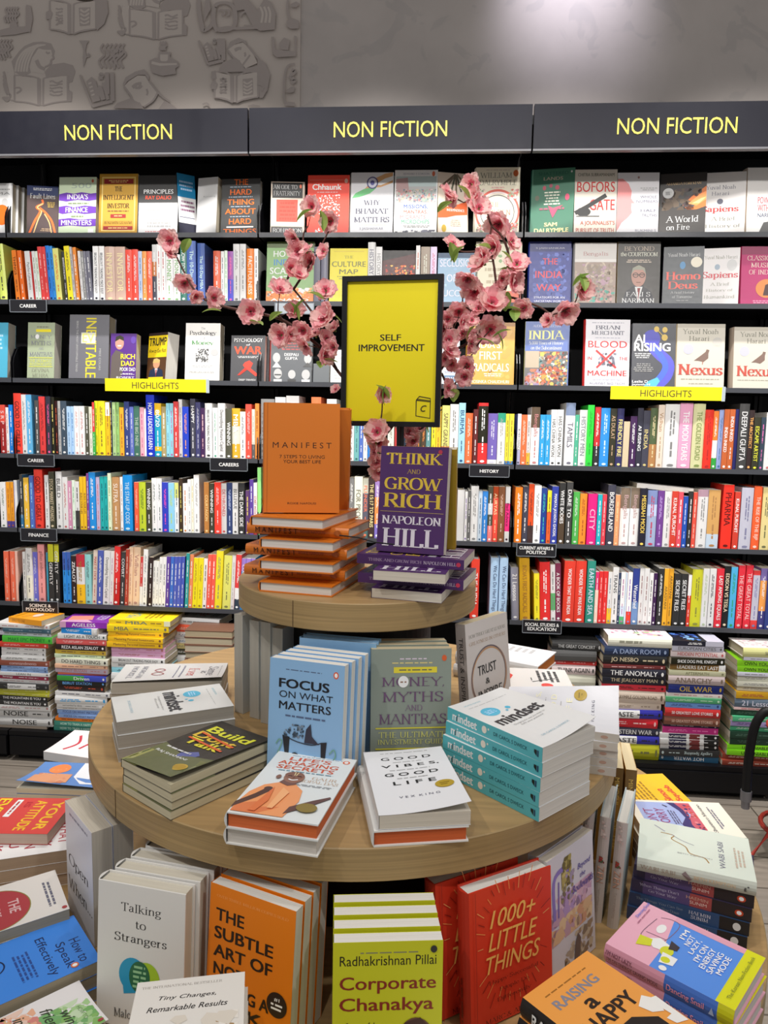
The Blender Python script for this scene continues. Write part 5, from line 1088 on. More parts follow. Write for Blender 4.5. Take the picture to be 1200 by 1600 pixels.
(1.6485,0.0178,1.1738,0.1347,0.2088,0.0173,'p','f83@.5:eee@.8:3a4','e8e4dc','fff','',0.0,'orange and white spine between red and light blue','4R'),
(1.6671,0.0178,1.1738,0.1346,0.2136,0.017,'p','9ad','e2dccf','47a','',0.0,'light blue spine, ninth from the right','4R'),
(1.683,0.0119,1.1738,0.1359,0.2153,0.0179,'p','c63','e8e4dc','fff','INDIA INKED',0.0,'orange spine between light blue and orange','4R'),
(1.7018,0.0112,1.1738,0.1376,0.2156,0.0178,'p','c63','e2dccf','fff','INDIA INKED',0.0,'orange spine between orange and blue','4R'),
(1.7215,0.0132,1.1738,0.1458,0.2159,0.0112,'p','226','d6c8a8','-','',0.0,'slim blue spine between orange and charcoal','4R'),
(1.7331,0.0097,1.1738,0.1456,0.2357,0.0335,'h','444','d6c8a8','eee','DEEPALI GUPTA',0.0,'thick tall charcoal spine between blue and black','4R'),
(1.7698,0.0147,1.1738,0.1274,0.2139,0.0178,'p','322','e2dccf','fb6','THE ARCHITECT',0.0,'black spine between charcoal and black','4R'),
(1.7875,0.0112,1.1738,0.132,0.1885,0.0224,'p','332','d8ccb4','ee4','ESCAPE ARTIST',0.0,'black spine between black and dark blue','4R'),
(1.8135,0.017,1.1738,0.1349,0.189,0.0149,'p','345','d8ccb4','e7b','',0.0,'dark blue spine between black and white','4R'),
(1.8308,0.0174,1.1738,0.1355,0.2074,0.0304,'h','eee','d6c8a8','c77','',0.0,'thick white spine right of dark blue','4R'),
(0.3423,0.0121,0.8863,0.1461,0.2283,0.0186,'p','888','d8ccb4','fff','',0.0,'tall grey spine left of white','5M'),
(0.3627,0.0094,0.8863,0.1321,0.2332,0.0301,'h','ffe','e2dccf','887','FOR PROFIT',0.0,'thick tall white spine, second from the left','5M'),
(0.3934,0.0168,0.8863,0.1474,0.2262,0.0205,'p','ddc@.25:667@.75:577','d6c8a8','f86','PLUNDER',0.0,'tall pale grey and grey blue spine, third from the left','5M'),
(0.4157,0.0123,0.8863,0.1448,0.2342,0.0224,'p','433','d6c8a8','fea','THE 15:17 TO PARIS',0.0,'tall dark red spine, fourth from the left','5M'),
(0.4393,0.0105,0.8863,0.1427,0.2252,0.0187,'p','a8c@.3:f95@.75:87c','e8e4dc','fff','',0.0,'tall purple and orange spine, fifth from the left','5M'),
(0.4667,0.0082,0.8863,0.1489,0.2191,0.0331,'h','ddd','e2dccf','-','',0.0,'thick tall pale grey spine, sixth from the left','5M'),
(0.505,0.0109,0.8863,0.1396,0.2247,0.0426,'h','447','e8e4dc','-','',0.0,'thick tall blue spine between pale grey and red-orange','5M'),
(0.7155,0.0114,0.8863,0.1245,0.201,0.0279,'p','c86','e8e4dc','-','',0.0,'thick red-orange spine between blue and pale grey','5M'),
(0.7463,0.0077,0.8863,0.1298,0.1926,0.0255,'h','ddd','d8ccb4','-','',0.0,'pale grey spine between red-orange and white','5M'),
(0.7738,0.0159,0.8863,0.1369,0.1858,0.0106,'p','fff','e8e4dc','86b','',0.0,'slim white spine between pale grey and charcoal','5M'),
(0.7851,0.0064,0.8863,0.1312,0.1911,0.0098,'p','666','e2dccf','fff','',0.0,'slim charcoal spine between white and white','5M'),
(0.7962,0.0119,0.8863,0.1334,0.2077,0.0273,'h','eee','e8e4dc','888','',0.0,'thick white spine between charcoal and pale blue','5M'),
(0.8244,0.0072,0.8863,0.1327,0.1897,0.0131,'p','cde','e8e4dc','468','',0.0,'pale blue spine between white and blue','5M'),
(0.8385,0.0064,0.8863,0.1298,0.1902,0.0194,'p','38d','d6c8a8','fff','',0.0,'blue spine, fifth from the right','5M'),
(0.8594,0.0083,0.8863,0.1367,0.2075,0.0164,'p','554@.3:ddd@.5:554@.7:f88','d8ccb4','fff','',0.0,'dark green and pale grey spine, fourth from the right','5M'),
(0.8774,0.0138,0.8863,0.1371,0.2076,0.0192,'p','b41@.2:f54','d6c8a8','fda','AURYAS',0.0,'red-orange and red spine, third from the right','5M'),
(0.8976,0.0098,0.8863,0.1263,0.2079,0.0225,'p','853','e2dccf','dba','',0.0,'brown spine, second from the right','5M'),
(0.923,0.0173,0.8863,0.1271,0.2079,0.0171,'p','ddd@.3:f38@.8:eee','d6c8a8','413','Bad Advice',0.0,'pale grey and red spine right of brown','5M'),
(0.9579,0.0127,0.8863,0.1287,0.2069,0.0259,'h','f82','d6c8a8','fff','',0.0,'orange spine left of dark blue','5R'),
(0.9866,0.0178,0.8863,0.1233,0.2095,0.0201,'p','445','d8ccb4','fff','',0.0,'dark blue spine, second from the left','5R'),
(1.0077,0.0175,0.8863,0.1445,0.2199,0.0189,'p','e52@.7:433','e2dccf','422','',0.0,'tall red-orange and dark red spine, third from the left','5R'),
(1.0278,0.0149,0.8863,0.1427,0.2155,0.0247,'p','fff','e2dccf','888','',0.0,'white spine, fourth from the left','5R'),
(1.054,0.0173,0.8863,0.1376,0.2065,0.0197,'p','249@.6:24a','e2dccf','4cb','',0.0,'blue spine, fifth from the left','5R'),
(1.0754,0.0112,0.8863,0.1377,0.198,0.0143,'p','ee3@.4:e63','d6c8a8','942','',0.0,'yellow and red-orange spine between blue and blue','5R'),
(1.0907,0.0092,0.8863,0.1307,0.2139,0.0231,'p','34a','e2dccf','fff','MAMATA JAYANTA GHOSAL',0.0,'blue spine, seventh from the left','5R'),
(1.1169,0.0081,0.8863,0.1402,0.2275,0.0219,'p','333@.5:543','d8ccb4','fff','WHITE BODIES',0.0,'tall black and dark brown spine between blue and charcoal','5R'),
(1.1428,0.0077,0.8863,0.1474,0.2305,0.0221,'p','444','d8ccb4','fff','DARE TO',0.0,'tall charcoal spine, ninth from the left','5R'),
(1.169,0.0143,0.8863,0.1295,0.1955,0.0226,'p','5b5','d6c8a8','ded','',0.0,'green spine between charcoal and orange','5R'),
(1.1933,0.0138,0.8863,0.1229,0.1896,0.0247,'h','f93','d8ccb4','a52','',0.0,'orange spine between green and pink','5R'),
(1.2219,0.0097,0.8863,0.1241,0.1903,0.0324,'h','e28','d8ccb4','fbd','CITY',0.0,'thick pink spine between orange and teal','5R'),
(1.2559,0.0066,0.8863,0.1374,0.1889,0.0153,'p','2bc','d8ccb4','fff','',0.0,'teal spine between pink and red','5R'),
(1.2731,0.0106,0.8863,0.1237,0.189,0.0153,'p','e45','d6c8a8','fcc','',0.0,'red spine between teal and dark blue','5R'),
(1.2908,0.0082,0.8863,0.1336,0.2247,0.027,'h','445','e2dccf','fff','BORDERLAND',0.0,'thick tall dark blue spine between red and orange','5R'),
(1.319,0.0077,0.8863,0.124,0.1887,0.0159,'p','fa7','e8e4dc','fda','',0.0,'orange spine, sixteenth from the left','5R'),
(1.3396,0.0173,0.8863,0.137,0.2141,0.0328,'h','876@.35:fff','e2dccf','caa','Bengalis',0.0,'thick tan and white spine, seventeenth from the left','5R'),
(1.3751,0.0173,0.8863,0.1377,0.215,0.0318,'p','876@.35:fff','d8ccb4','caa','Bengalis',0.0,'thick tan and white spine, seventeenth from the right','5R'),
(1.4059,0.0068,0.8863,0.1363,0.2149,0.025,'h','223','e2dccf','fd6','MESSIAH MODI',0.0,'black spine, sixteenth from the right','5R'),
(1.4342,0.0144,0.8863,0.1223,0.2081,0.0342,'h','89c@.25:cdf@.45:abd','e8e4dc','c46','',0.0,'thick light blue and pale blue spine, fifteenth from the right','5R'),
(1.47,0.0124,0.8863,0.1357,0.2078,0.0224,'p','749','d6c8a8','cae','',0.0,'purple spine, fourteenth from the right','5R'),
(1.4941,0.0128,0.8863,0.1306,0.2061,0.0254,'h','eee','d6c8a8','999','',0.0,'white spine between purple and red','5R'),
(1.519,0.0078,0.8863,0.1293,0.2071,0.0214,'p','d43','d6c8a8','fff','KUNAL PUROHIT',0.0,'red spine between white and red','5R'),
(1.5419,0.0084,0.8863,0.1315,0.2052,0.0164,'p','e56','d8ccb4','fff','',0.0,'red spine between red and blue','5R'),
(1.56,0.0096,0.8863,0.1357,0.1894,0.0162,'p','25b','d8ccb4','cdf','',0.0,'blue spine between red and black','5R'),
(1.5787,0.0098,0.8863,0.1354,0.2083,0.0144,'p','333','d8ccb4','fff','',0.0,'black spine between blue and red','5R'),
(1.5937,0.0066,0.8863,0.1377,0.205,0.0132,'p','e54','d6c8a8','fdc','',0.0,'red spine, eighth from the right','5R'),
(1.6114,0.0134,0.8863,0.1417,0.2151,0.0352,'h','b9a@.12:eee','d8ccb4','999','',0.0,'thick mauve and white spine, seventh from the right','5R'),
(1.6493,0.0164,0.8863,0.1379,0.2145,0.0417,'p','da6@.75:cde','e8e4dc','b85','',0.0,'thick orange and pale blue spine, sixth from the right','5R'),
(1.6989,0.0123,0.8863,0.1334,0.2345,0.0363,'p','f32','d6c8a8','611','PHARMA',0.0,'thick tall red spine, fifth from the right','5R'),
(1.7394,0.0099,0.8863,0.1314,0.2101,0.0192,'p','d43','d8ccb4','fff','KUNAL PUROHIT',0.0,'red spine between red and pale grey','5R'),
(1.7619,0.0099,0.8863,0.1382,0.2257,0.0406,'h','ccd','e8e4dc','88a','',0.0,'thick tall pale grey spine between red and red-orange','5R'),
(1.8058,0.0131,0.8863,0.1451,0.2312,0.0272,'h','f63','e8e4dc','fdc','THE RISE OF THE BJP',0.0,'thick tall red-orange spine between pale grey and yellow','5R'),
(1.838,0.0163,0.8863,0.1367,0.2283,0.0312,'p','ed9','e8e4dc','775','',0.0,'thick tall yellow spine right of red-orange','5R'),
(0.8054,0.0092,0.5934,0.1404,0.2286,0.0305,'h','e43','e8e4dc','fff','THE INDIA',0.0,'thick tall red spine left of light blue','6M'),
(0.8775,0.0147,0.5934,0.1393,0.2348,0.03,'h','bdf','e8e4dc','568','We Can Do Hard Things',0.0,'thick tall light blue spine, second from the left','6M'),
(0.9107,0.0114,0.5934,0.1409,0.2364,0.0304,'h','bdf','d8ccb4','568','We Can Do Hard Things',0.0,'thick tall light blue spine right of light blue','6M'),
(0.9613,0.0178,0.5934,0.1291,0.1996,0.028,'h','99a','e2dccf','fff','21 Lessons',0.05,'thick grey spine left of yellow','6R'),
(0.9927,0.0068,0.5934,0.1464,0.2402,0.0368,'h','da2','e8e4dc','a73', "INDIA'S FIRST RADICALS", 0.05,'thick tall yellow spine between grey and yellow','6R'),
(1.0454,0.0067,0.5934,0.1357,0.1827,0.0195,'p','fe3','d6c8a8','883','',0.05,'yellow spine between yellow and red','6R'),
(1.0669,0.0085,0.5934,0.1406,0.2255,0.0369,'h','e33','e2dccf','fff','',0.05,'thick tall red spine, fourth from the left','6R'),
(1.1069,0.0126,0.5934,0.147,0.2161,0.0166,'p','eee@.5:6b7@.8:eee','d6c8a8','888','',0.05,'white and green spine between red and red','6R'),
(1.1249,0.0148,0.5934,0.1385,0.2217,0.0201,'p','835','e8e4dc','fff','A BOOK OF BOOKS',0.05,'tall red spine, sixth from the left','6R'),
(1.1471,0.0061,0.5934,0.1382,0.2331,0.04,'h','e43','d6c8a8','fff','WONDER THAT WAS INDIA',0.0,'thick tall red spine between red and red','6R'),
(1.1896,0.0105,0.5934,0.1469,0.2337,0.0381,'h','e43','d6c8a8','fff','WONDER THAT WAS INDIA',0.0,'thick tall red spine between red and teal','6R'),
(1.2313,0.0078,0.5934,0.1382,0.2354,0.0291,'h','398','e2dccf','def','EARTH AND SEA',0.0,'thick tall teal spine, ninth from the left','6R'),
(1.2624,0.0077,0.5934,0.1233,0.1955,0.012,'p','e37@.35:fdc','e8e4dc','fff','',0.0,'slim red and pale green spine between teal and red','6R'),
(1.2764,0.0112,0.5934,0.1251,0.1977,0.0148,'p','e33','e2dccf','fbb','',0.0,'red spine, eleventh from the left','6R'),
(1.2926,0.0125,0.5934,0.1367,0.198,0.0155,'p','e33','d6c8a8','fbb','',0.0,'red spine, twelfth from the left','6R'),
(1.3099,0.0148,0.5934,0.1353,0.1957,0.015,'p','eee@.7:fc3','d8ccb4','89a','',0.0,'white and yellow spine between red and white','6R'),
(1.3254,0.0113,0.5934,0.1329,0.2138,0.0204,'p','eee','e2dccf','444','TRANS',0.0,'white spine, fourteenth from the left','6R'),
(1.3473,0.0121,0.5934,0.1368,0.195,0.0073,'p','346','d8ccb4','fff','',0.0,'slim blue spine, fifteenth from the left','6R'),
(1.3558,0.0117,0.5934,0.1362,0.1962,0.0157,'p','fff@.65:def@.85:5b7','e8e4dc','b7a','',0.0,'white and pale blue spine between blue and pale blue','6R'),
(1.373,0.0126,0.5934,0.1239,0.1957,0.0057,'p','def','d8ccb4','-','',0.0,'slim pale blue spine, seventeenth from the left','6R'),
(1.3801,0.0132,0.5934,0.1234,0.1968,0.0166,'p','fff@.75:e43','e2dccf','a8c','',0.0,'white and red spine, eighteenth from the left','6R'),
(1.3986,0.0156,0.5934,0.1281,0.2114,0.0233,'p','349@.6:79c','d6c8a8','fff','Watershed',0.0,'blue and light blue spine, nineteenth from the left','6R'),
(1.4236,0.016,0.5934,0.1249,0.212,0.0163,'p','eee','e8e4dc','a88','',0.0,'white spine, twentieth from the left','6R'),
(1.439,0.0077,0.5934,0.1253,0.2141,0.0165,'p','eee','d6c8a8','a88','',0.0,'white spine between white and white','6R'),
(1.4582,0.013,0.5934,0.1372,0.1963,0.014,'p','fff','e8e4dc','555','',0.0,'white spine between white and dark purple','6R'),
(1.473,0.0112,0.5934,0.1236,0.1971,0.0126,'p','425','e2dccf','fff','',0.0,'dark purple spine between white and black','6R'),
(1.4881,0.0068,0.5934,0.1469,0.216,0.0192,'p','333','e8e4dc','fff','',0.0,'black spine between dark purple and yellow','6R'),
(1.5089,0.0068,0.5934,0.1319,0.2159,0.0155,'p','fb3','d6c8a8','863','ARASIYANI',0.0,'yellow spine between black and yellow','6R'),
(1.5287,0.017,0.5934,0.1321,0.2146,0.0156,'p','fb3','e2dccf','863','ARASIYANI',0.0,'yellow spine between yellow and black','6R'),
(1.5476,0.0159,0.5934,0.1287,0.1965,0.0241,'h','333','d8ccb4','fff','SECRET FILES',0.0,'black spine between yellow and black','6R'),
(1.5731,0.0166,0.5934,0.1252,0.1972,0.0233,'p','333','d6c8a8','fff','SECRET FILES',0.0,'black spine, thirteenth from the right','6R'),
(1.5987,0.0175,0.5934,0.1228,0.1929,0.0118,'p','fff@.4:e43','e2dccf','fff','',0.0,'slim white and red spine between black and yellow','6R'),
(1.6116,0.0168,0.5934,0.1359,0.2153,0.0368,'h','dd3','e2dccf','994','',0.0,'thick yellow spine, eleventh from the right','6R'),
(1.6477,0.0082,0.5934,0.1459,0.2203,0.0207,'p','eee','d6c8a8','bca','',0.0,'tall white spine between yellow and white','6R'),
(1.671,0.0094,0.5934,0.1487,0.2209,0.0222,'p','eee','d8ccb4','445','',0.0,'tall white spine between white and red','6R'),
(1.6951,0.0084,0.5934,0.1473,0.2219,0.0252,'h','e34','d8ccb4','fff','LAST AMONG EQUALS',0.0,'tall red spine between white and black','6R'),
(1.7234,0.013,0.5934,0.1381,0.2314,0.022,'p','222','e8e4dc','fec','EDISON VS TESLA',0.0,'tall black spine between red and blue','6R'),
(1.7457,0.0098,0.5934,0.1466,0.2287,0.0221,'p','5be','d8ccb4','3a6','',0.0,'tall blue spine between black and red','6R'),
(1.772,0.0114,0.5934,0.1442,0.2357,0.023,'p','e34','e8e4dc','fcc','THE GREAT TOTAL',0.0,'tall red spine between blue and red','6R'),
(1.7995,0.0136,0.5934,0.1465,0.2362,0.0244,'h','e34','d8ccb4','fcc','THE GREAT TOTAL',0.0,'tall red spine, fourth from the right','6R'),
(1.8267,0.0159,0.5934,0.148,0.2178,0.0237,'p','e44@.08:ccd@.85:e44','e2dccf','88b','',0.0,'red and pale grey spine, third from the right','6R'),
(1.8531,0.0171,0.5934,0.1404,0.2262,0.0234,'p','87b@.2:fa5@.7:448','d8ccb4','fff','',0.0,'tall purple and orange spine, second from the right','6R'),
(1.8756,0.0098,0.5934,0.1374,0.2253,0.0265,'p','348','d8ccb4','fff','',0.0,'thick tall blue spine right of purple and orange','6R')]
for (x, y, z, W, H, T, kd, sp, pc, tc, ti, ln, lab, key) in SHELVED:
    nm = 'shelved_hardback' if kd == 'h' else 'shelved_paperback'
    bare_book(nm, lab + ' ' + SHELF[key], 'hardback book' if kd == 'h' else 'paperback book', frame((0, 1, 0), (-ln, 0, 1), (x, y, z)), W, H, T, kd, sp, pc, tc, ti, 'spine-out books ' + SHELF[key])
# ------------------------------------------------------------------ books lying in stacks on the base shelves
PILE = {'S1': 'the pile at the left picture edge', 'S2': 'the second pile from the left', 'S3': 'the yellow-topped pile', 'S4': 'the pile behind the brown-covered copies', 'S5': 'the brown pile with pages outward', 'R0': 'the low pile under the social studies label', 'R1': 'the black-spined pile on the right', 'R2': 'the pile beside the black-spined one', 'R3': 'the pile at the right picture edge'}
TOPS = [
(-0.801,-0.1154,0.5349,0.12,0.1569,0.0209,'p','fa2','fa2','d8ccb4','R .1 .1 .9 .16 c80;L b72 .02 .15,.3 .8,.5;L b72 .02 .2,.6 .8,.8;E .5 .55 .2 .1 edc','T .3 .5 .4 .5 b72 b ZERO TO ONE',76.0,'orange spined book on top of','S1'),
(-0.5563,-0.093,0.5291,0.1205,0.1825,0.0221,'p','83a','93b','dcd4c4','P e98 .2,.1 .7,.05 .8,.5 .3,.6;P dac .0,.0 .2,.0 .3,.5 .0,.7;T .6 .75 .6 .2 dce b AGELESS','T .5 .5 .5 .6 fff b AGELESS;R 0 0 .13 1 dac',91.8645,'purple spined book on top of','S2'),
(-0.3144,-0.0877,0.5445,0.157,0.2378,0.0198,'p','fd2','fd2','c8b898','T .45 .3 .5 .2 8a9 b MBA;X .2 .5 .8 .8 a82 4','T .45 .5 .36 .6 787 b MBA;X .1 .3 .24 .7 a83 1;X .68 .3 .86 .7 a83 1;R .9 0 1 1 eec',90.0183,'yellow spined book on top of','S3'),
(-0.1581,0.0181,0.5199,0.1232,0.1867,0.0292,'h','f2f0ee','eee','d8ccb4','N .3 .3 .7 .6 d88/c66/eaa 30 .05;X .2 .1 .8 .18 889 2;X .2 .7 .8 .85 999 3','X .1 .3 .7 .7 999 1',82.0,'white spined book on top of','S4'),
(1.5212,-0.0844,0.5373,0.148,0.2242,0.0393,'h','eadfe2','eed','c8b898','R .03 .03 .97 .97 f0e6ea;N .08 .08 .92 .9 d8a0b4/c8dca8/e8c0cc/b87890/a8c890/f0d0dc 70 .08;X .3 .46 .7 .54 667 2','X .1 .3 .6 .7 998 1',89.3735,'white spined book on top of','R1'),
(1.6979,-0.0895,0.5508,0.12,0.179,0.0178,'p','1c1c26','223@.65:ccd','d8ccb4','N .1 .1 .9 .6 5a8ae0/3a58a8/88b8f0/1c2448 30 .12;R 0 .68 1 1 ccd','X .3 .25 .6 .75 fff 2',90.4962,'black and pale grey spined book on top of','R2'),
(1.9503,-0.0883,0.52,0.1238,0.1875,0.034,'h','eee6e4','dd9','d8ccb4','N .08 .08 .92 .9 d8c0c4/c8bcb8/e8c0cc/c0989c/ddd 60 .06','T .6 .5 .4 .35 887 b 50 GREATEST',91.8223,'yellow spined book on top of','R3')]
STACKED = [
(-0.7791,-0.0988,0.5181,0.1438,0.2179,0.0162,'p','eee','d0c4a8','c99','',88.8418,'white spine, second from top of','S1'),
(-0.7739,-0.1004,0.5025,0.127,0.1924,0.015,'p','467','dcd4c4','9ab','',88.5816,'blue spine, third from top of','S1'),
(-0.7766,-0.0932,0.4869,0.146,0.2212,0.015,'p','dde','d8ccb4','888','',88.0325,'white spine, fourth from top of','S1'),
(-0.7704,-0.0996,0.4622,0.1322,0.2003,0.0242,'p','5c4','d0c4a8','283','MAKE EPIC MONEY',88.7136,'green spine, fifth from top of','S1'),
(-0.7884,-0.0976,0.4441,0.1291,0.1955,0.0175,'p','d43','d0c4a8','fbb','',90.2853,'red spine, sixth from top of','S1'),
(-0.7995,-0.0949,0.4267,0.12,0.1782,0.0168,'p','eee','d0c4a8','777','',88.7478,'white spine, seventh from top of','S1'),
(-0.8007,-0.0942,0.4086,0.12,0.1784,0.0175,'p','eee','c8b898','777','',88.5733,'white spine, eighth from top of','S1'),
(-0.7991,-0.0952,0.3909,0.12,0.1783,0.0171,'p','eee','d0c4a8','777','',90.4332,'white spine, ninth from top of','S1'),
(-0.7872,-0.0947,0.3703,0.138,0.2091,0.02,'p','954','d8ccb4','dbb','commandments',90.5638,'red spine, tenth from top of','S1'),
(-0.7935,-0.0976,0.3574,0.1246,0.1888,0.0123,'p','9be','c8b898','569','',88.1459,'light blue spine, eleventh from top of','S1'),
(-0.7942,-0.0941,0.345,0.1247,0.189,0.0118,'p','9be','dcd4c4','569','',89.9567,'light blue spine, twelfth from top of','S1'),
(-0.786,-0.0958,0.3307,0.1382,0.2094,0.0138,'p','eee','c8b898','777','LEAN IN',90.0868,'white spine, thirteenth from top of','S1'),
(-0.7943,-0.0934,0.3151,0.1386,0.2099,0.015,'p','a35','c8b898','fff','Strategy',88.7763,'red spine, fourteenth from top of','S1'),
(-0.7934,-0.0903,0.3004,0.1404,0.2128,0.014,'p','eee','c8b898','caa','',89.3222,'white spine, fifteenth from top of','S1'),
(-0.7908,-0.0976,0.2785,0.1349,0.2044,0.0214,'p','333@.2:eee@.75:333','c8b898','777','',91.1357,'black and white spine, sixteenth from top of','S1'),
(-0.7904,-0.0935,0.2647,0.1422,0.2154,0.0131,'p','cc4','dcd4c4','dda','',89.291,'yellow spine, seventeenth from top of','S1'),
(-0.7896,-0.0979,0.2508,0.1421,0.2153,0.0134,'p','cc4','dcd4c4','dda','',88.2737,'yellow spine, eighteenth from top of','S1'),
(-0.8003,-0.0947,0.2331,0.1355,0.2053,0.0171,'p','333','c8b898','fff','THE MOUNTAIN IS YOU',89.9023,'black spine, nineteenth from top of','S1'),
(-0.7951,-0.1015,0.2152,0.1336,0.2024,0.0173,'p','333','dcd4c4','fff','THE MOUNTAIN IS YOU',89.4492,'black spine, twentieth from top of','S1'),
(-0.7892,-0.0959,0.195,0.1422,0.2155,0.0196,'p','eee','d8ccb4','c99','',91.425,'white spine, twenty-first from top of','S1'),
(-0.7875,-0.0876,0.1629,0.1428,0.2164,0.0315,'h','ddd','dcd4c4','444','NOISE',90.8888,'pale grey spine, twenty-second from top of','S1'),
(-0.7841,-0.0922,0.1308,0.1445,0.219,0.0316,'h','ddd','dcd4c4','444','NOISE',90.3702,'pale grey spine, twenty-third from top of','S1'),
(-0.81,-0.0888,0.1184,0.1347,0.2041,0.0118,'p','cba','dcd4c4','-','',90.1825,'peach spine, twenty-fourth from top of','S1'),
(-0.5921,-0.1037,0.5049,0.12,0.1478,0.0236,'p','29e@.85:eee','dcd4c4','fff','',84.0,'blue and white spine, second from top of','S2'),
(-0.5589,-0.0975,0.4855,0.1256,0.1903,0.0188,'p','eee','d0c4a8','455','LIGHT AS A TOUCH',90.2956,'white spine, third from top of','S2'),
(-0.5602,-0.0959,0.4636,0.1291,0.1956,0.0213,'p','e66','d8ccb4','fcc','',90.275,'red spine, fourth from top of','S2'),
(-0.562,-0.1004,0.4427,0.1291,0.1956,0.0203,'p','322','c8b898','fff','REZA ASLAN ZEALOT',89.2258,'black spine, fifth from top of','S2'),
(-0.5613,-0.0988,0.4257,0.1327,0.201,0.0165,'p','db4','d0c4a8','864','',88.5592,'yellow spine, sixth from top of','S2'),
(-0.5676,-0.0913,0.41,0.1295,0.1963,0.015,'p','dec','dcd4c4','677','',91.7954,'pale green spine, seventh from top of','S2'),
(-0.5528,-0.1035,0.3866,0.1376,0.2085,0.0229,'p','eed','c8b898','333','DO HARD THINGS',88.2704,'white spine, eighth from top of','S2'),
(-0.5564,-0.0974,0.3709,0.1361,0.2063,0.0151,'p','fca','d0c4a8','a76','',90.8881,'peach spine, ninth from top of','S2'),
(-0.5565,-0.0974,0.3513,0.1381,0.2093,0.019,'p','cbc','d8ccb4','c88','TONY BUZAN',88.3243,'pale grey spine, tenth from top of','S2'),
(-0.5662,-0.0875,0.3427,0.1251,0.1895,0.008,'p','e75','dcd4c4','-','',91.862,'red-orange spine, eleventh from top of','S2'),
(-0.562,-0.101,0.3218,0.128,0.194,0.0203,'p','4a4@.55:45c','dcd4c4','fff','Driven',89.5482,'green and blue spine, twelfth from top of','S2'),
(-0.566,-0.0969,0.3031,0.1266,0.1918,0.0181,'p','222','dcd4c4','7bf','BEIRUT STATION',90.8103,'black spine, thirteenth from top of','S2'),
(-0.5731,-0.0924,0.2785,0.1237,0.1875,0.0241,'p','322','c8b898','e64','',88.3157,'black spine, fourteenth from top of','S2'),
(-0.549,-0.1003,0.2612,0.1434,0.2173,0.0167,'p','eee','dcd4c4','667','',89.4343,'white spine, fifteenth from top of','S2'),
(-0.5624,-0.0952,0.2305,0.1336,0.2024,0.0301,'h','eee','d0c4a8','3ae','',92.0352,'white spine, sixteenth from top of','S2'),
(-0.5683,-0.0968,0.2156,0.1271,0.1925,0.0143,'p','eee','dcd4c4','777','surrounded by idiots',90.7345,'white spine, seventeenth from top of','S2'),
(-0.5714,-0.09,0.2042,0.1274,0.193,0.0108,'p','eee','d8ccb4','aaa','',91.2795,'white spine, eighteenth from top of','S2'),
(-0.5742,-0.0955,0.1868,0.1258,0.1906,0.0168,'p','9be','d8ccb4','459','FOCUS ON WHAT MATTERS',88.2336,'light blue spine, nineteenth from top of','S2'),
(-0.5732,-0.0975,0.1718,0.1224,0.1854,0.0143,'p','9be','d8ccb4','459','FOCUS ON WHAT MATTERS',88.7916,'light blue spine, twentieth from top of','S2'),
(-0.5677,-0.0932,0.1576,0.1361,0.2061,0.0136,'p','f82','d0c4a8','532','',89.2378,'orange spine, twenty-first from top of','S2'),
(-0.5692,-0.0988,0.1374,0.1377,0.2086,0.0196,'p','498','d0c4a8','dfe','HOW TO TRAIN A HAPPY MIND',87.9876,'teal spine, twenty-second from top of','S2'),
(-0.5717,-0.0916,0.1184,0.138,0.2091,0.0184,'p','498','c8b898','dfe','HOW TO TRAIN A HAPPY MIND',89.4385,'teal spine, twenty-third from top of','S2'),
(-0.321,-0.0865,0.5199,0.1553,0.2354,0.0241,'p','fd2','dcd4c4','776','MBA',92.1032,'yellow spine, second from top of','S3'),
(-0.3417,-0.0886,0.5006,0.1409,0.2135,0.0187,'p','fc2','c8b898','853','Mastering Personal Investments',90.1943,'yellow spine, third from top of','S3'),
(-0.3395,-0.0985,0.4808,0.1423,0.2157,0.0192,'p','fc2','c8b898','853','Mastering Personal Investments',88.4768,'yellow spine, fourth from top of','S3'),
(-0.3431,-0.0923,0.46,0.1426,0.216,0.0202,'p','fc2','d0c4a8','853','Mastering Personal Investments',90.6181,'yellow spine, fifth from top of','S3'),
(-0.337,-0.0845,0.4401,0.1381,0.2093,0.0193,'p','dac','dcd4c4','b77','',90.0216,'pale pink spine, sixth from top of','S3'),
(-0.3358,-0.0904,0.4207,0.1381,0.2092,0.0188,'p','dac','dcd4c4','b77','',88.931,'pale pink spine, seventh from top of','S3'),
(-0.334,-0.0965,0.3997,0.1379,0.2089,0.0203,'p','eee','d8ccb4','333','BREAKOUT TRADING MADE EASY',88.6918,'white spine, eighth from top of','S3'),
(-0.3369,-0.0873,0.3788,0.1384,0.2096,0.0204,'p','eee','d0c4a8','333','BREAKOUT TRADING MADE EASY',89.9323,'white spine, ninth from top of','S3'),
(-0.3355,-0.095,0.3598,0.1382,0.2094,0.0184,'p','9de','d0c4a8','467','',88.3136,'light blue spine, tenth from top of','S3'),
(-0.3347,-0.0969,0.3197,0.1382,0.2095,0.0395,'h','ddd','d8ccb4','-','',88.94,'pale grey spine, eleventh from top of','S3'),
(-0.3357,-0.0912,0.2794,0.1385,0.2099,0.0396,'h','ccb','d8ccb4','-','',91.6911,'pale grey spine, twelfth from top of','S3'),
(-0.3385,-0.0869,0.2391,0.139,0.2107,0.0398,'h','dcb','c8b898','-','',90.8706,'cream spine, thirteenth from top of','S3'),
(-0.3388,-0.0877,0.1985,0.1392,0.211,0.0399,'h','ccc','c8b898','-','',90.9153,'pale grey spine, fourteenth from top of','S3'),
(-0.3402,-0.0895,0.1579,0.1396,0.2115,0.04,'h','ddc','d8ccb4','-','',88.9586,'pale grey spine, fifteenth from top of','S3'),
(-0.3407,-0.0913,0.1184,0.1398,0.2118,0.0389,'h','ccc','c8b898','-','',88.1078,'pale grey spine, sixteenth from top of','S3'),
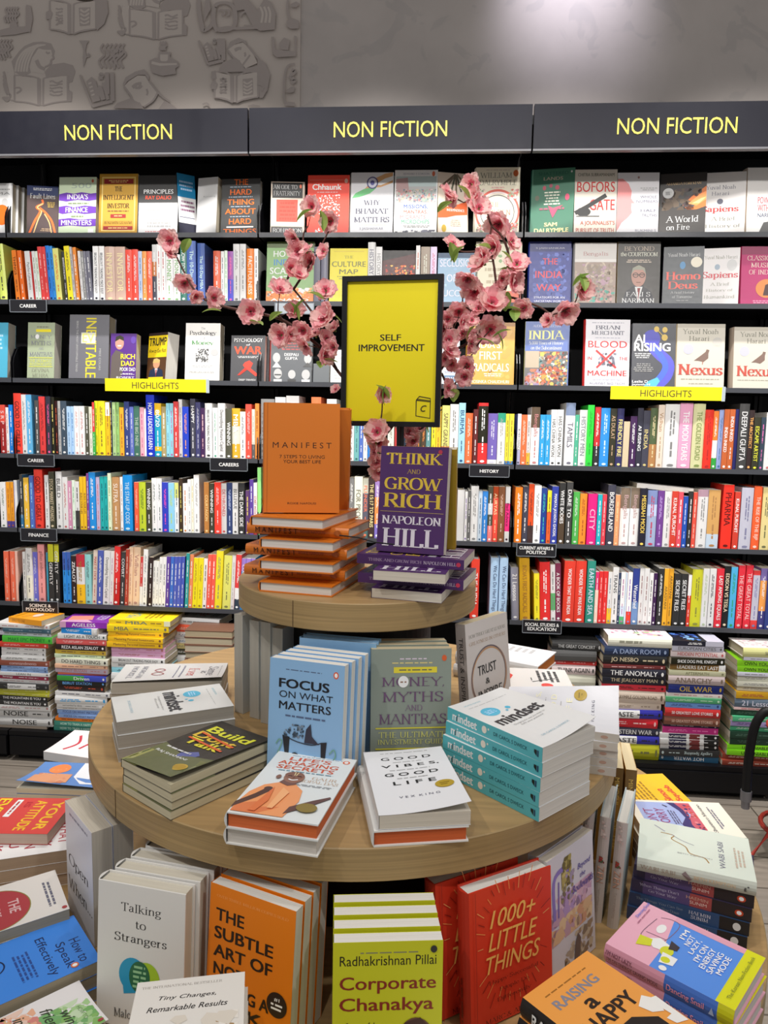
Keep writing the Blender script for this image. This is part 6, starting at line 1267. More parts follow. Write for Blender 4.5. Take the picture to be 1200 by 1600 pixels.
(-0.1594,0.0366,0.4901,0.1203,0.1822,0.0293,'h','f64','dcd4c4','fdc','',89.2809,'red spine, second from top of','S4'),
(-0.1676,0.0358,0.4625,0.1222,0.1852,0.027,'h','eee','c8b898','99a','',88.2471,'white spine, third from top of','S4'),
(-0.1668,0.032,0.444,0.1205,0.1825,0.0179,'p','eee','dcd4c4','59c','',87.8511,'white spine, fourth from top of','S4'),
(-0.1665,0.0352,0.4232,0.1205,0.1826,0.0202,'p','ed9','d0c4a8','997','',90.5599,'yellow spine, fifth from top of','S4'),
(-0.1664,0.0353,0.4,0.1223,0.1853,0.0226,'p','443','d0c4a8','ddd','',91.3209,'dark green spine, sixth from top of','S4'),
(-0.1668,0.0313,0.3536,0.12,0.1804,0.0459,'h','ddd','c8b898','-','',88.4939,'pale grey spine, seventh from top of','S4'),
(-0.1678,0.0346,0.2952,0.12,0.1809,0.0577,'h','ccb','d0c4a8','-','',89.1892,'pale grey spine, eighth from top of','S4'),
(-0.1662,0.0278,0.2366,0.12,0.1809,0.058,'h','ddc','d8ccb4','-','',89.0761,'pale grey spine, ninth from top of','S4'),
(-0.1674,0.0323,0.1753,0.12,0.1815,0.0607,'h','ccc','c8b898','-','',90.3891,'pale grey spine, tenth from top of','S4'),
(-0.168,0.0327,0.1184,0.1201,0.182,0.0563,'h','ddc','c8b898','-','',90.3035,'pale grey spine, eleventh from top of','S4'),
(-0.2576,0.0166,0.5115,0.1204,0.1824,0.027,'h','754','c8b898','-','',270.974,'brown spined book on top of','S5'),
(-0.2579,0.0178,0.4838,0.1206,0.1827,0.0271,'h','754','d0c4a8','-','',270.8209,'brown spine, second from top of','S5'),
(-0.2589,0.0127,0.4561,0.1205,0.1826,0.0271,'h','754','d8ccb4','-','',271.7666,'brown spine, third from top of','S5'),
(-0.2547,0.0232,0.4283,0.1209,0.1832,0.0272,'h','754','d0c4a8','-','',268.7047,'brown spine, fourth from top of','S5'),
(-0.2536,0.0117,0.4004,0.1206,0.1828,0.0273,'h','754','d0c4a8','-','',269.6319,'brown spine, fifth from top of','S5'),
(-0.2529,0.0189,0.3725,0.121,0.1833,0.0273,'h','643','dcd4c4','-','',268.3556,'brown spine, sixth from top of','S5'),
(-0.2518,0.0196,0.3446,0.1211,0.1835,0.0274,'h','643','c8b898','-','',267.7326,'brown spine, seventh from top of','S5'),
(-0.2619,0.0163,0.3165,0.1214,0.1839,0.0274,'h','643','c8b898','-','',271.8147,'brown spine, eighth from top of','S5'),
(-0.2492,0.0149,0.2884,0.1211,0.1835,0.0275,'h','643','d8ccb4','-','',267.1221,'brown spine, ninth from top of','S5'),
(-0.2521,0.0208,0.2602,0.1215,0.1842,0.0276,'h','643','c8b898','-','',267.3492,'brown spine, tenth from top of','S5'),
(-0.2613,0.007,0.232,0.1214,0.184,0.0276,'h','643','dcd4c4','-','',272.4341,'brown spine, eleventh from top of','S5'),
(-0.2559,0.0183,0.2037,0.1218,0.1846,0.0277,'h','643','dcd4c4','-','',268.8284,'brown spine, twelfth from top of','S5'),
(-0.2637,0.018,0.1753,0.1221,0.185,0.0278,'h','643','dcd4c4','-','',271.6723,'brown spine, thirteenth from top of','S5'),
(-0.259,0.0107,0.1469,0.1219,0.1847,0.0278,'h','643','d8ccb4','-','',270.7544,'brown spine, fourteenth from top of','S5'),
(-0.2553,0.0232,0.1184,0.1224,0.1854,0.0279,'h','643','d0c4a8','-','',267.682,'brown spine, fifteenth from top of','S5'),
(1.2898,-0.03,0.4991,0.12,0.1806,0.0294,'h','333','d0c4a8','bbb','THE GREAT CONCERT',88.1673,'black spined book on top of','R0'),
(1.2704,-0.0342,0.4603,0.12,0.1623,0.0381,'h','555','dcd4c4','-','',90.5744,'charcoal spine, second from top of','R0'),
(1.274,-0.0244,0.4431,0.1231,0.1866,0.0167,'p','c33','d8ccb4','fbb','',90.0548,'red spine, third from top of','R0'),
(1.2692,-0.0317,0.4084,0.12,0.1583,0.034,'h','dcc','c8b898','444','THINK AGAIN',89.982,'pale grey spine, fourth from top of','R0'),
(1.2716,-0.0283,0.3541,0.12,0.1633,0.0537,'h','ccb','dcd4c4','-','',91.8751,'pale grey spine, fifth from top of','R0'),
(1.2743,-0.0309,0.2995,0.12,0.1636,0.054,'h','ddd','c8b898','-','',90.2664,'pale grey spine, sixth from top of','R0'),
(1.2787,-0.0257,0.2336,0.12,0.1644,0.0653,'h','ccc','dcd4c4','-','',89.3108,'pale grey spine, seventh from top of','R0'),
(1.2815,-0.0284,0.1673,0.12,0.1647,0.0657,'h','ddd','dcd4c4','-','',89.1447,'pale grey spine, eighth from top of','R0'),
(1.2845,-0.0252,0.1184,0.12,0.1651,0.0483,'h','ccb','d0c4a8','-','',91.2616,'pale grey spine, ninth from top of','R0'),
(1.5116,-0.0813,0.5061,0.1496,0.2267,0.0305,'h','235','d0c4a8','9ac','A DARK ROOM',92.01,'dark blue spine, second from top of','R1'),
(1.5074,-0.0819,0.4713,0.1485,0.225,0.0342,'h','222','d0c4a8','dca','JO NESBO',90.9669,'black spine, third from top of','R1'),
(1.5023,-0.0862,0.4584,0.1453,0.2202,0.0124,'p','733','c8b898','fcc','',92.1911,'red spine, fourth from top of','R1'),
(1.5042,-0.091,0.4265,0.147,0.2228,0.0312,'h','223','d8ccb4','fff','THE ANOMALY',88.8625,'black spine, fifth from top of','R1'),
(1.5088,-0.0787,0.3964,0.1477,0.2238,0.0295,'h','223','c8b898','dca','THE JEALOUSY MAN',90.6781,'black spine, sixth from top of','R1'),
(1.5103,-0.0825,0.3739,0.1494,0.2263,0.0219,'p','d34','dcd4c4','522','',88.9228,'red spine, seventh from top of','R1'),
(1.5076,-0.0822,0.3287,0.1375,0.2084,0.0446,'h','dcb','dcd4c4','765','DALRYMPLE GOLDEN ROAD',89.4594,'cream spine, eighth from top of','R1'),
(1.4982,-0.0802,0.3038,0.1302,0.1973,0.0243,'p','dcb','dcd4c4','987','',91.0247,'cream spine, ninth from top of','R1'),
(1.5031,-0.0832,0.272,0.1332,0.2018,0.0312,'h','eee@.6:33a','d0c4a8','222','CASTE',91.7782,'white and blue spine, tenth from top of','R1'),
(1.4888,-0.083,0.2355,0.1217,0.1844,0.0359,'h','d23','d8ccb4','fcc','',88.4074,'red spine, eleventh from top of','R1'),
(1.4994,-0.0812,0.2058,0.1338,0.2027,0.0291,'h','334','d8ccb4','ddd','WESTERN WAR',90.6253,'dark blue spine, twelfth from top of','R1'),
(1.4978,-0.0854,0.1759,0.1323,0.2004,0.0292,'h','eee@.6:33a','c8b898','222','CASTE',90.4595,'white and blue spine, thirteenth from top of','R1'),
(1.4985,-0.0859,0.1184,0.1311,0.1986,0.0569,'h','bb2','c8b898','774','',89.4653,'mustard spine, fourteenth from top of','R1'),
(1.7003,-0.0864,0.5306,0.12,0.1794,0.0196,'p','ccd','d8ccb4','777','EUROPEAN CITIES',90.6427,'pale grey spine, second from top of','R2'),
(1.707,-0.0875,0.5081,0.1244,0.1885,0.0219,'p','edd','d8ccb4','c66','HIDDEN POTENTIAL',88.6553,'white spine, third from top of','R2'),
(1.7052,-0.0909,0.484,0.1241,0.1881,0.0235,'p','221','d8ccb4','fff','SHOE DOG PHIL KNIGHT',92.1098,'black spine, fourth from top of','R2'),
(1.7089,-0.0916,0.4612,0.126,0.1909,0.0222,'p','863@.88:eee','dcd4c4','fff','LEADERS EAT LAST',88.337,'brown and white spine, fifth from top of','R2'),
(1.7104,-0.0941,0.4433,0.1302,0.1973,0.0173,'p','cca','c8b898','886','AFTERMATH',90.2169,'yellow spine, sixth from top of','R2'),
(1.7079,-0.0947,0.4105,0.1289,0.1954,0.0323,'h','cbb','d0c4a8','876','ANARCHY',89.7144,'pale grey spine, seventh from top of','R2'),
(1.7079,-0.0871,0.3764,0.1265,0.1916,0.0335,'h','238','c8b898','db5','OIL WAR',90.8381,'blue spine, eighth from top of','R2'),
(1.7043,-0.0921,0.3623,0.128,0.1939,0.0135,'p','edd','d8ccb4','c88','',89.189,'white spine, ninth from top of','R2'),
(1.7014,-0.0976,0.3436,0.1279,0.1937,0.0181,'p','5a7','dcd4c4','cec','',88.9175,'green spine, tenth from top of','R2'),
(1.7022,-0.0927,0.3216,0.1267,0.192,0.0213,'p','7ae','d8ccb4','459','',89.1944,'light blue spine, eleventh from top of','R2'),
(1.7005,-0.0966,0.2904,0.1267,0.192,0.0306,'h','c33','c8b898','fff','50 GREATEST LOVE STORIES',89.0404,'red spine, twelfth from top of','R2'),
(1.701,-0.0952,0.2583,0.127,0.1924,0.0316,'h','854','dcd4c4','dba','50 GREATEST CRIME STORIES',88.873,'brown spine, thirteenth from top of','R2'),
(1.701,-0.0872,0.2481,0.1275,0.1932,0.0095,'p','324','dcd4c4','ddd','',88.8091,'dark purple spine, fourteenth from top of','R2'),
(1.7016,-0.0863,0.2251,0.129,0.1954,0.0225,'p','c38','d0c4a8','f8c','',90.2575,'pink spine, fifteenth from top of','R2'),
(1.7037,-0.0907,0.2052,0.1363,0.2066,0.0193,'p','ddd@.15:224@.45:ddd@.5:733@.68:ddd@.75:222','dcd4c4','eee','',90.2646,'pale grey and dark blue spine, sixteenth from top of','R2'),
(1.7042,-0.0906,0.1867,0.1363,0.2066,0.0179,'p','ddd@.15:224@.45:ddd@.5:733@.68:ddd@.75:222','d0c4a8','eee','',91.391,'pale grey and dark blue spine, seventeenth from top of','R2'),
(1.7082,-0.0841,0.1658,0.1368,0.2073,0.0203,'p','ddd@.15:224@.45:ddd@.5:733@.68:ddd@.75:222','d8ccb4','eee','',91.1135,'pale grey and dark blue spine, eighteenth from top of','R2'),
(1.7099,-0.0895,0.141,0.1396,0.2115,0.0243,'p','333','dcd4c4','bcc','~Legally Speaking',91.2813,'black spine, nineteenth from top of','R2'),
(1.7098,-0.0871,0.1184,0.1372,0.2078,0.022,'p','368','d0c4a8','fff','~HOT WATER',88.4812,'blue spine, twentieth from top of','R2'),
(1.9418,-0.0953,0.5079,0.12,0.1744,0.0115,'p','dde','c8b898','888','',89.7988,'white spine, second from top of','R3'),
(1.939,-0.0963,0.4858,0.1268,0.1921,0.0215,'p','8c2','d0c4a8','241','OWN YOUR BODY',88.9682,'green spine, third from top of','R3'),
(1.9402,-0.0959,0.4658,0.1269,0.1922,0.0194,'p','8c2','dcd4c4','241','OWN YOUR BODY',89.7846,'green spine, fourth from top of','R3'),
(1.941,-0.0955,0.4518,0.1269,0.1923,0.0133,'p','dde','c8b898','888','',90.7252,'white spine, fifth from top of','R3'),
(1.9418,-0.0869,0.4317,0.1245,0.1887,0.0195,'p','ddc','d0c4a8','999','',90.948,'pale grey spine, sixth from top of','R3'),
(1.9397,-0.0983,0.4125,0.1242,0.1882,0.0186,'p','ddc','d8ccb4','999','',88.9043,'pale grey spine, seventh from top of','R3'),
(1.9453,-0.091,0.3937,0.1248,0.189,0.0182,'p','ddc','dcd4c4','999','',87.9086,'pale grey spine, eighth from top of','R3'),
(1.9435,-0.0946,0.3687,0.1274,0.1931,0.0244,'p','da2','d8ccb4','b54','',90.4426,'yellow spine, ninth from top of','R3'),
(1.9463,-0.0971,0.3352,0.1305,0.1978,0.0328,'h','678','d8ccb4','dde','21 Lessons',88.3008,'grey blue spine, tenth from top of','R3'),
(1.9481,-0.0947,0.3255,0.1321,0.2002,0.0091,'p','ecc','dcd4c4','c44','',89.5904,'pale green spine, eleventh from top of','R3'),
(1.9411,-0.0964,0.3034,0.1338,0.2028,0.0215,'p','243','c8b898','576','',87.8881,'dark green spine, twelfth from top of','R3'),
(1.9413,-0.0922,0.2844,0.1308,0.1982,0.0184,'p','5b8','d8ccb4','ded','',92.1923,'green spine, thirteenth from top of','R3'),
(1.9428,-0.0989,0.2649,0.1339,0.2028,0.0189,'p','a9c','c8b898','648','',88.3295,'purple spine, fourteenth from top of','R3'),
(1.9437,-0.0895,0.2458,0.1329,0.2014,0.0185,'p','5b8','d0c4a8','ded','',89.0235,'green spine, fifteenth from top of','R3'),
(1.9428,-0.0908,0.22,0.1343,0.2034,0.0252,'p','243','dcd4c4','576','',91.5234,'dark green spine, sixteenth from top of','R3'),
(1.9468,-0.0877,0.1946,0.1346,0.204,0.0248,'p','243','dcd4c4','576','',90.8668,'dark green spine, seventeenth from top of','R3'),
(1.9297,-0.0922,0.1758,0.1288,0.1952,0.0182,'p','8d2','c8b898','231','UNDENIABLE',89.9083,'green spine, eighteenth from top of','R3'),
(1.9288,-0.1008,0.1561,0.1287,0.195,0.0191,'p','8d2','dcd4c4','231','UNDENIABLE',87.8454,'green spine, nineteenth from top of','R3'),
(1.9308,-0.0887,0.1373,0.1368,0.2072,0.0182,'p','943','d8ccb4','edc','',88.619,'red spine, twentieth from top of','R3'),
(1.928,-0.0946,0.1184,0.1378,0.2089,0.0183,'p','943','dcd4c4','edc','',90.7023,'red spine, twenty-first from top of','R3')]
for (x, y, z, W, H, T, kd, sp, pc, tc, ti, yaw, lab, key) in STACKED:
    flip = ti.startswith('~'); M = flat(x, y, z, yaw)
    if flip: M = M @ Matrix.Translation((0, H, T)) @ Matrix.Rotation(math.pi, 4, 'X')
    bare_book('stacked_book', lab + ' ' + PILE[key], 'stacked book', M, W, H, T, kd, sp, pc, tc, ti.lstrip('~'), 'books in ' + PILE[key])
for (x, y, z, W, H, T, kd, cov, sp, pc, fa, sa, yaw, lab, key) in TOPS:
    book('stacked_book', lab + ' ' + PILE[key], 'stacked book', flat(x, y, z, yaw), (W, H, T, kd, cov, sp, pc, fa, sa, 0.0), 'books in ' + PILE[key])
# one book lying across the tops of the others
book('shelved_paperback', 'thin white paperback lying flat on top of others on the CURRENT AFFAIRS shelf', 'paperback book', Matrix.Translation((1.5945, .02, 1.0859)) @ Matrix.Rotation(rad(4.5), 4, 'Y') @ flat(0, 0, 0, 88), (.128, .2, .017, 'p', 'e8e4e0', 'e8e4e0', 'dccfb8', '', '', 0.0), 'spine-out books on the CURRENT AFFAIRS shelf')
# ------------------------------------------------------------------ books shown face out
FACE = [
(-1.0463,0.04,1.9907,-90.0,0.1072,0.1902,0.022,'p','eee','ddd','d8ccb4','white paperback with an orange disc, cut by the left picture edge, top shelf','T .66 .2 .5 .05 999 s MA;E .72 .38 .12 .08 ccc;E .62 .62 .3 .2 f72;X .3 .1 .9 .14 aaa 1',3,'face-out books on the top shelf'),
(-0.8833,0.0377,1.9907,-81.0,0.1125,0.1824,0.02,'p','544','433','e2dccf','brown paperback with an orange winding road under a blue band, top shelf','R 0 0 1 .2 236;X .15 .04 .85 .1 eee 2;T .5 .21 .8 .1 fff S Fault Lines;C f73 .035 .06,1 .25,.72 .42,.52 .3,.44 .5,.36 .48,.28;C fc8 .018 .2,1 .34,.72 .47,.52 .33,.44 .52,.36;C f73 .035 .92,1 .8,.72 .6,.55 .4,.45;C fc8 .018 .8,1 .72,.75 .56,.57;X .62 .32 .92 .44 db5 4;X .4 .86 .85 .93 ca8 2',1,'face-out books on the top shelf'),
(-0.7586,0.048,1.9907,-90.0,0.1422,0.2101,0.03,'p','dec','cdb','d8ccb4','pale mint book with three torn purple bands across the cover, top shelf', "T .6 .15 .54 .09 bcb b 500;P 74b 0,.3 .2,.27 .4,.29 .6,.265 .85,.29 1,.28 1,.4 .8,.42 .5,.4 .2,.43 0,.41;P 74b 0,.52 .2,.5 .4,.53 .7,.5 1,.52 1,.63 .7,.65 .4,.62 .1,.65 0,.63;P 74b 0,.74 .3,.72 .6,.745 1,.73 1,.86 .7,.87 .3,.85 0,.87;T .5 .345 .56 .09 fff b INDIA'S;T .48 .575 .6 .09 fff b FINANCE;T .48 .8 .82 .09 fff b MINISTERS;X .15 .44 .9 .48 897 1;X .3 .67 .7 .71 897 1;E .9 .07 .03 .03 c64;R .8 .91 .95 1 fff", 0,'face-out books on the top shelf'),
(-0.6042,0.044,1.9907,-90.0,0.1458,0.2215,0.026,'p','c93','b82','e8e4dc','gold paperback with a cream frame and dark red bands, top shelf','R .06 .05 .94 .95 fd8;R .09 .07 .91 .93 da4;R .12 .085 .88 .165 a33;X .2 .1 .8 .15 fd8 2;T .5 .25 .2 .08 321 B THE;T .5 .39 .8 .08 321 B INTELLIGENT;T .5 .53 .58 .08 321 B INVESTOR;R .3 .67 .7 .73 a33;X .35 .685 .65 .715 fd8 1;T .5 .81 .72 .05 532 S BENJAMIN GRAHAM;R .12 .87 .88 .93 a33;X .16 .885 .84 .915 fd8 1;X .15 .6 .85 .63 964 1',0,'face-out books on the top shelf'),
(-0.4535,0.058,1.9907,-90.0,0.147,0.2137,0.04,'h','e6e6e8','333','e2dccf','thick black and white hardback split across the middle, top shelf','R 0 0 1 .47 444;T .5 .28 .76 .075 fff b PRINCIPLES;T .5 .38 .66 .065 f53 b RAY DALIO;X .2 .56 .85 .9 bbb 6;X .1 .95 .9 .98 d88 1',1,'face-out books on the top shelf'),
(-0.3044,0.0266,1.9907,-52.0,0.0669,0.2242,0.012,'p','28b','222','e2dccf','thin blue paperback turned sideways with its cover curling up, top shelf','R 0 .38 1 .8 eee;R 0 .8 1 1 334;X .1 .1 .9 .28 bdf 3;X .1 .42 .95 .62 857 3;R .05 .7 .9 .71 557',0,'face-out books on the top shelf'),
(-0.2306,0.0836,1.9907,-102.0,0.0805,0.2058,0.05,'p','ddd','ccc','d8ccb4','thick white paperback showing only its page edges beside the curled blue one, top shelf','R .02 .02 .98 .98 d5d5d5;T .6 .34 .6 .03 888 s Recruiting',1,'face-out books on the top shelf'),
(-0.1446,0.0555,1.9907,-93.0,0.1448,0.2016,0.03,'h','444','333','e2dccf','black hardback with orange stencil capitals filling the cover, top shelf','T .5 .06 .36 .1 f72 b THE;T .5 .24 .56 .1 f72 b HARD;T .5 .42 .7 .1 f72 b THING;T .5 .59 .8 .1 f72 b ABOUT;T .5 .77 .58 .1 f72 b HARD;T .5 .95 .86 .09 f72 b THINGS;X .2 .135 .8 .165 abc 1;X .15 .315 .85 .345 abc 1;X .15 .49 .85 .52 abc 1;X .15 .67 .85 .7 abc 1;R .15 .86 .85 .885 eee',0,'face-out books on the top shelf'),
(0.039,0.0379,1.9907,-86.0,0.1223,0.1905,0.02,'p','edc','554','e8e4dc','cream paperback with black bands above and below a red square, behind the left blossoms','R .04 .02 .94 .31 444;T .42 .1 .72 .08 eee S AN ODE TO;E .88 .085 .035 .04 f86;T .48 .22 .8 .085 eee S FRATERNITY;R .17 .34 .8 .76 e54;X .25 .37 .75 .74 b43 5;R 0 .79 1 .85 cdc;R .02 .86 .95 .99 444;T .5 .925 .86 .075 eee S ROHINTON',0,'face-out books on the top shelf'),
(0.1744,0.04,1.9907,-90.0,0.1513,0.2118,0.022,'p','f54','e43','e2dccf','bright red paperback speckled with white dots on the top shelf of the middle bay','T .46 .2 .7 .1 fff k Chhaunk;X .15 .275 .8 .305 fcc 1;R .04 .08 .86 .085 fa9;N .03 .33 .78 .72 fff 150 .018;E .92 .1 .04 .04 fcb;N .2 .85 .6 .98 fff 20 .03',0,'face-out books on the top shelf'),
(0.3326,0.048,1.9907,-90.0,0.1522,0.2195,0.03,'h','e8e8ec','ddd','d8ccb4','white hardback with a saffron, white and green ribbon around a blue wheel, top shelf','P da7 .3,.28 .55,.1 .8,.02 .98,.0 .98,.17 .7,.24 .5,.25;P eee .55,.2 .8,.1 .98,.06 .98,.13 .7,.21;P 7c8 .02,.42 .1,.34 .3,.27 .52,.24 .6,.25 .45,.34 .2,.4;E .5 .17 .12 .09 dde;O .5 .17 .12 .09 .014 558;E .5 .17 .05 .04 66a;T .5 .49 .4 .08 556 B WHY;T .5 .63 .78 .085 556 B BHARAT;T .5 .77 .84 .085 556 B MATTERS;R .2 .855 .85 .86 dca;T .5 .92 .56 .05 889 s S JAISHANKAR',0,'face-out books on the top shelf'),
(0.4894,0.046,1.9907,-90.0,0.1532,0.2272,0.028,'p','eee','ddd','e2dccf','white paperback with a misty crowd scene and four coloured title lines, top shelf','T .5 .06 .6 .03 99a s EDWARD S GORDON;E .9 .06 .035 .04 d75;R .03 .1 .97 .52 bbb;R .03 .1 .97 .26 bcc;P b99 .03,.14 .3,.12 .34,.36 .03,.42;N .03 .3 .97 .5 cba/9aa/dcc/789/c88/aba 170 .03;T .5 .575 .56 .07 46b b MISSIONS,;T .5 .66 .56 .065 d76 b MANTRAS,;T .44 .735 .6 .06 e99 b MIGRANTS;T .5 .81 .66 .065 7b9 b MICROCHIPS;X .2 .865 .85 .905 aaa 2;N .03 .94 .97 1 556/778 26 .04',0,'face-out books on the top shelf'),
(0.6451,0.0315,1.9907,-76.0,0.1076,0.2219,0.014,'p','edc','cb9','e2dccf','cream paperback with palm fronds and a red band behind the right blossoms, top shelf','L 765 .035 .6,.02 .05,.25;L 876 .03 .6,.02 .2,.3;L 665 .03 .6,.02 .42,.36;L 765 .03 .62,.02 .62,.36;L 665 .03 .62,.02 .8,.3;L 876 .03 .64,.02 .98,.2;P e63 0,.58 .3,.55 .7,.5 1,.44 1,.66 .6,.68 .3,.72 0,.73;T .6 .6 .6 .04 edd b INDEPENDENCE;X .4 .74 .8 .86 cba 4;E .2 .9 .08 .06 ca4',1,'face-out books on the top shelf'),
(0.7787,0.053,1.9907,-90.0,0.1552,0.2338,0.035,'h','ede4cc','ddc','e8e4dc','cream hardback with a red and white ring of lotus flowers, top shelf','X .1 .03 .9 .05 cba 1;T .45 .12 .72 .08 776 S WILLIAM;E .9 .09 .06 .05 c63;T .5 .23 .84 .08 776 S DALRYMPLE;X .3 .295 .7 .32 d99 2;O .5 .68 .46 .32 .045 d65;O .5 .68 .44 .3 .02 edd;O .5 .68 .38 .26 .008 556;T .42 .56 .26 .07 c87 S THE;T .5 .68 .6 .08 c87 S GOLDEN;T .5 .8 .44 .08 c87 S ROAD;N .72 .33 .98 .48 c88/dbb/9a8/d76 24 .04;N .02 .33 .2 .45 c88/dbb/9a8 16 .035;N .75 .84 .98 .97 c88/dbb/9a8/d76 20 .04;N .03 .86 .2 .98 c88/dbb/9a8 16 .035',0,'face-out books on the top shelf'),
(0.9794,0.0708,1.9907,-99.0,0.1486,0.2324,0.03,'h','4a8068','376','e8e4dc','green hardback with scattered pink shapes and gold author lettering, top shelf','T .5 .07 .7 .05 365 b SHATTERED;T .5 .15 .45 .05 cba b LANDS;E .3 .29 .04 .035 b56;E .45 .26 .04 .03 a56;E .6 .29 .05 .035 b56;E .14 .44 .05 .04 776;E .84 .44 .05 .05 d57;X .3 .34 .68 .56 eed 5;P d57 .4,.56 .52,.6 .75,.56 .62,.63 .52,.75 .46,.66;X .2 .58 .8 .64 a67 1;T .48 .85 .3 .06 fea k SAM;T .5 .94 .8 .065 fea k DALRYMPLE;E .92 .06 .02 .016 eee',1,'face-out books on the top shelf'),
(1.1253,0.042,1.9907,-90.0,0.1455,0.2248,0.024,'p','ddd5c8','cba','d8ccb4','cream paperback with red capitals and a black field gun drawing, top shelf', "T .5 .08 .86 .05 665 b CHITRA SUBRAMANIAM;T .5 .27 .9 .16 c33 b BOFORS;T .66 .55 .6 .17 c33 b GATE;L 333 .05 .02,.68 .3,.58 .75,.4;E .22 .66 .17 .07 333;R .05 .72 .6 .735 555;T .56 .84 .82 .08 b54 b A JOURNALIST'S;T .5 .95 .9 .07 b54 b PURSUIT OF TRUTH", 0,'face-out books on the top shelf'),
(1.2731,0.04,1.9907,-90.0,0.1421,0.213,0.022,'p','e4e2e6','ddd','d8ccb4','pale lilac paperback with a pink head in profile at its left side, top shelf','P e99 0,.1 .12,.1 .26,.18 .34,.3 .33,.42 .42,.5 .34,.55 .36,.66 .26,.74 .12,.82 0,.96;R .34 .5 1 .56 ebb;T .75 .4 .4 .045 778 b WHOLE;T .72 .47 .52 .045 778 b NUMBERS;T .76 .62 .38 .045 778 b HALF;T .78 .7 .36 .045 778 b TRUTHS;E .5 .08 .025 .02 a88;X .55 .24 .95 .3 bbb 2;T .7 .95 .5 .04 889 s RUKMINI S',0,'face-out books on the top shelf'),
(1.4251,0.0591,1.9907,-98.0,0.1532,0.2141,0.02,'p','3a3634','222','e8e4dc','dark paperback with an orange fireball across a night sky, top shelf of the right bay','N .05 .25 .9 .6 543/444/654/433 60 .09;P d73 .5,.52 .7,.38 1,.22 1,.55 .8,.6 .6,.6;P f95 .62,.5 .85,.36 1,.3 1,.44 .8,.54;P fd8 .7,.5 .9,.42 1,.4 .85,.5;T .5 .17 .76 .04 ca7 S AMANDA FOREMAN;E .18 .32 .12 .085 ccc;X .1 .29 .26 .35 666 3;T .5 .75 .7 .1 eee S A World;T .42 .88 .5 .09 eee S on Fire',0,'face-out books on the top shelf'),
(1.568,0.0572,1.9907,-97.0,0.143,0.2153,0.022,'p','d8d4d2','ccc','d8ccb4','pale grey paperback with a dark thumbprint and red serif title, top shelf','T .42 .24 .68 .065 667 S Yuval Noah;T .42 .34 .4 .06 667 S Harari;E .42 .47 .07 .045 556;T .42 .6 .86 .12 b33 B Sapiens;T .5 .75 .56 .065 776 S A Brief;T .5 .87 .8 .065 776 S History of',0,'face-out books on the top shelf'),
(1.7131,0.063,1.9907,-90.0,0.1045,0.225,0.045,'h','e2dfdc','ba9','e2dccf','thick off-white hardback with red lettering cut by the right picture edge on the top shelf','T .6 .5 .5 .1 c34 b POWER;T .6 .62 .5 .1 c34 b WITHIN;T .6 .73 .5 .06 346 b NAREN;P 555 .4,1 .55,.84 .8,.82 1,1',0,'face-out books on the top shelf'),
(0.0242,0.038,1.7497,-90.0,0.1754,0.221,0.02,'p','8fb878','7a6','d8ccb4','green paperback with white and blue capitals over an orange city skyline, behind the left blossoms','R 0 0 1 .1 563;T .36 .2 .44 .1 eee b HOW;T .4 .34 .5 .1 48c b INDIA;T .4 .48 .66 .11 eee b SCALED;T .34 .62 .44 .11 eee b MT;R 0 .82 1 1 f83;N .02 .76 .98 .92 f83/fb6/eee 50 .05;T .5 .96 .8 .04 fff b ANAND',0,'face-out books on the second shelf'),
(0.2584,0.042,1.7497,-90.0,0.1382,0.1964,0.024,'p','f2e21a','dc2','e8e4dc','bright yellow paperback half hidden by the upper left corner of the yellow sign','R .1 .05 .9 .06 db3;T .5 .16 .24 .05 773 S THE;T .5 .29 .9 .1 773 b CULTURE;T .5 .43 .5 .09 773 b MAP;X .2 .5 .8 .58 aa4 2',0,'face-out books on the second shelf'),
(0.4501,0.038,1.7497,-90.0,0.1205,0.1897,0.02,'p','221a18','211','d8ccb4','black paperback with a burning city picture above the yellow sign','P 522 0,.2 1,.06 1,.5 0,.6;N .1 .28 .98 .68 f83/e52/b32/fc6/522/633 130 .05;T .5 .78 .9 .16 ddd b MOSSAD',0,'face-out books on the second shelf'),
(0.6513,0.038,1.7497,-90.0,0.142,0.1809,0.02,'p','9cc0dc','79b','e8e4dc','pale blue paperback with large white capitals beside the right edge of the yellow sign','R 0 0 1 .1 357;T .5 .2 .9 .15 eef b SECLUSION;T .45 .5 .44 .15 eef b OF A;T .45 .8 .8 .13 eef b SUCCESS;N .1 .3 .9 .7 bde/ace 12 .06',0,'face-out books on the second shelf'),
(0.7865,0.038,1.7497,-90.0,0.1636,0.221,0.02,'p','f0e8cc','dcb','e8e4dc','cream paperback with green leaves and a red foot band, behind the right blossoms','N .05 .05 .95 .35 9b8/acb/dca 16 .05;X .2 .4 .9 .7 c8b898 3;R 0 .8 1 1 e64;X .2 .85 .8 .95 fdc 2',0,'face-out books on the second shelf'),
(0.9772,0.043,1.7497,-90.0,0.1461,0.221,0.025,'h','343f94','34a','e8e4dc','deep blue hardback with orange-red title lines on the second shelf','N .1 .18 .95 .9 45a/56b/349/67c 90 .06;R 0 0 1 .16 2a3070;T .5 .11 .7 .035 aab b S JAISHANKAR;T .5 .32 .36 .1 e45 b THE;T .48 .53 .66 .11 e45 b INDIA;T .48 .74 .6 .11 e45 b WAY;T .5 .9 .74 .035 eef b STRATEGIES FOR AN;T .5 .96 .72 .035 eef b UNCERTAIN WORLD',1,'face-out books on the second shelf'),  # dark head band is the upper shelf's shadow, painted onto the cover
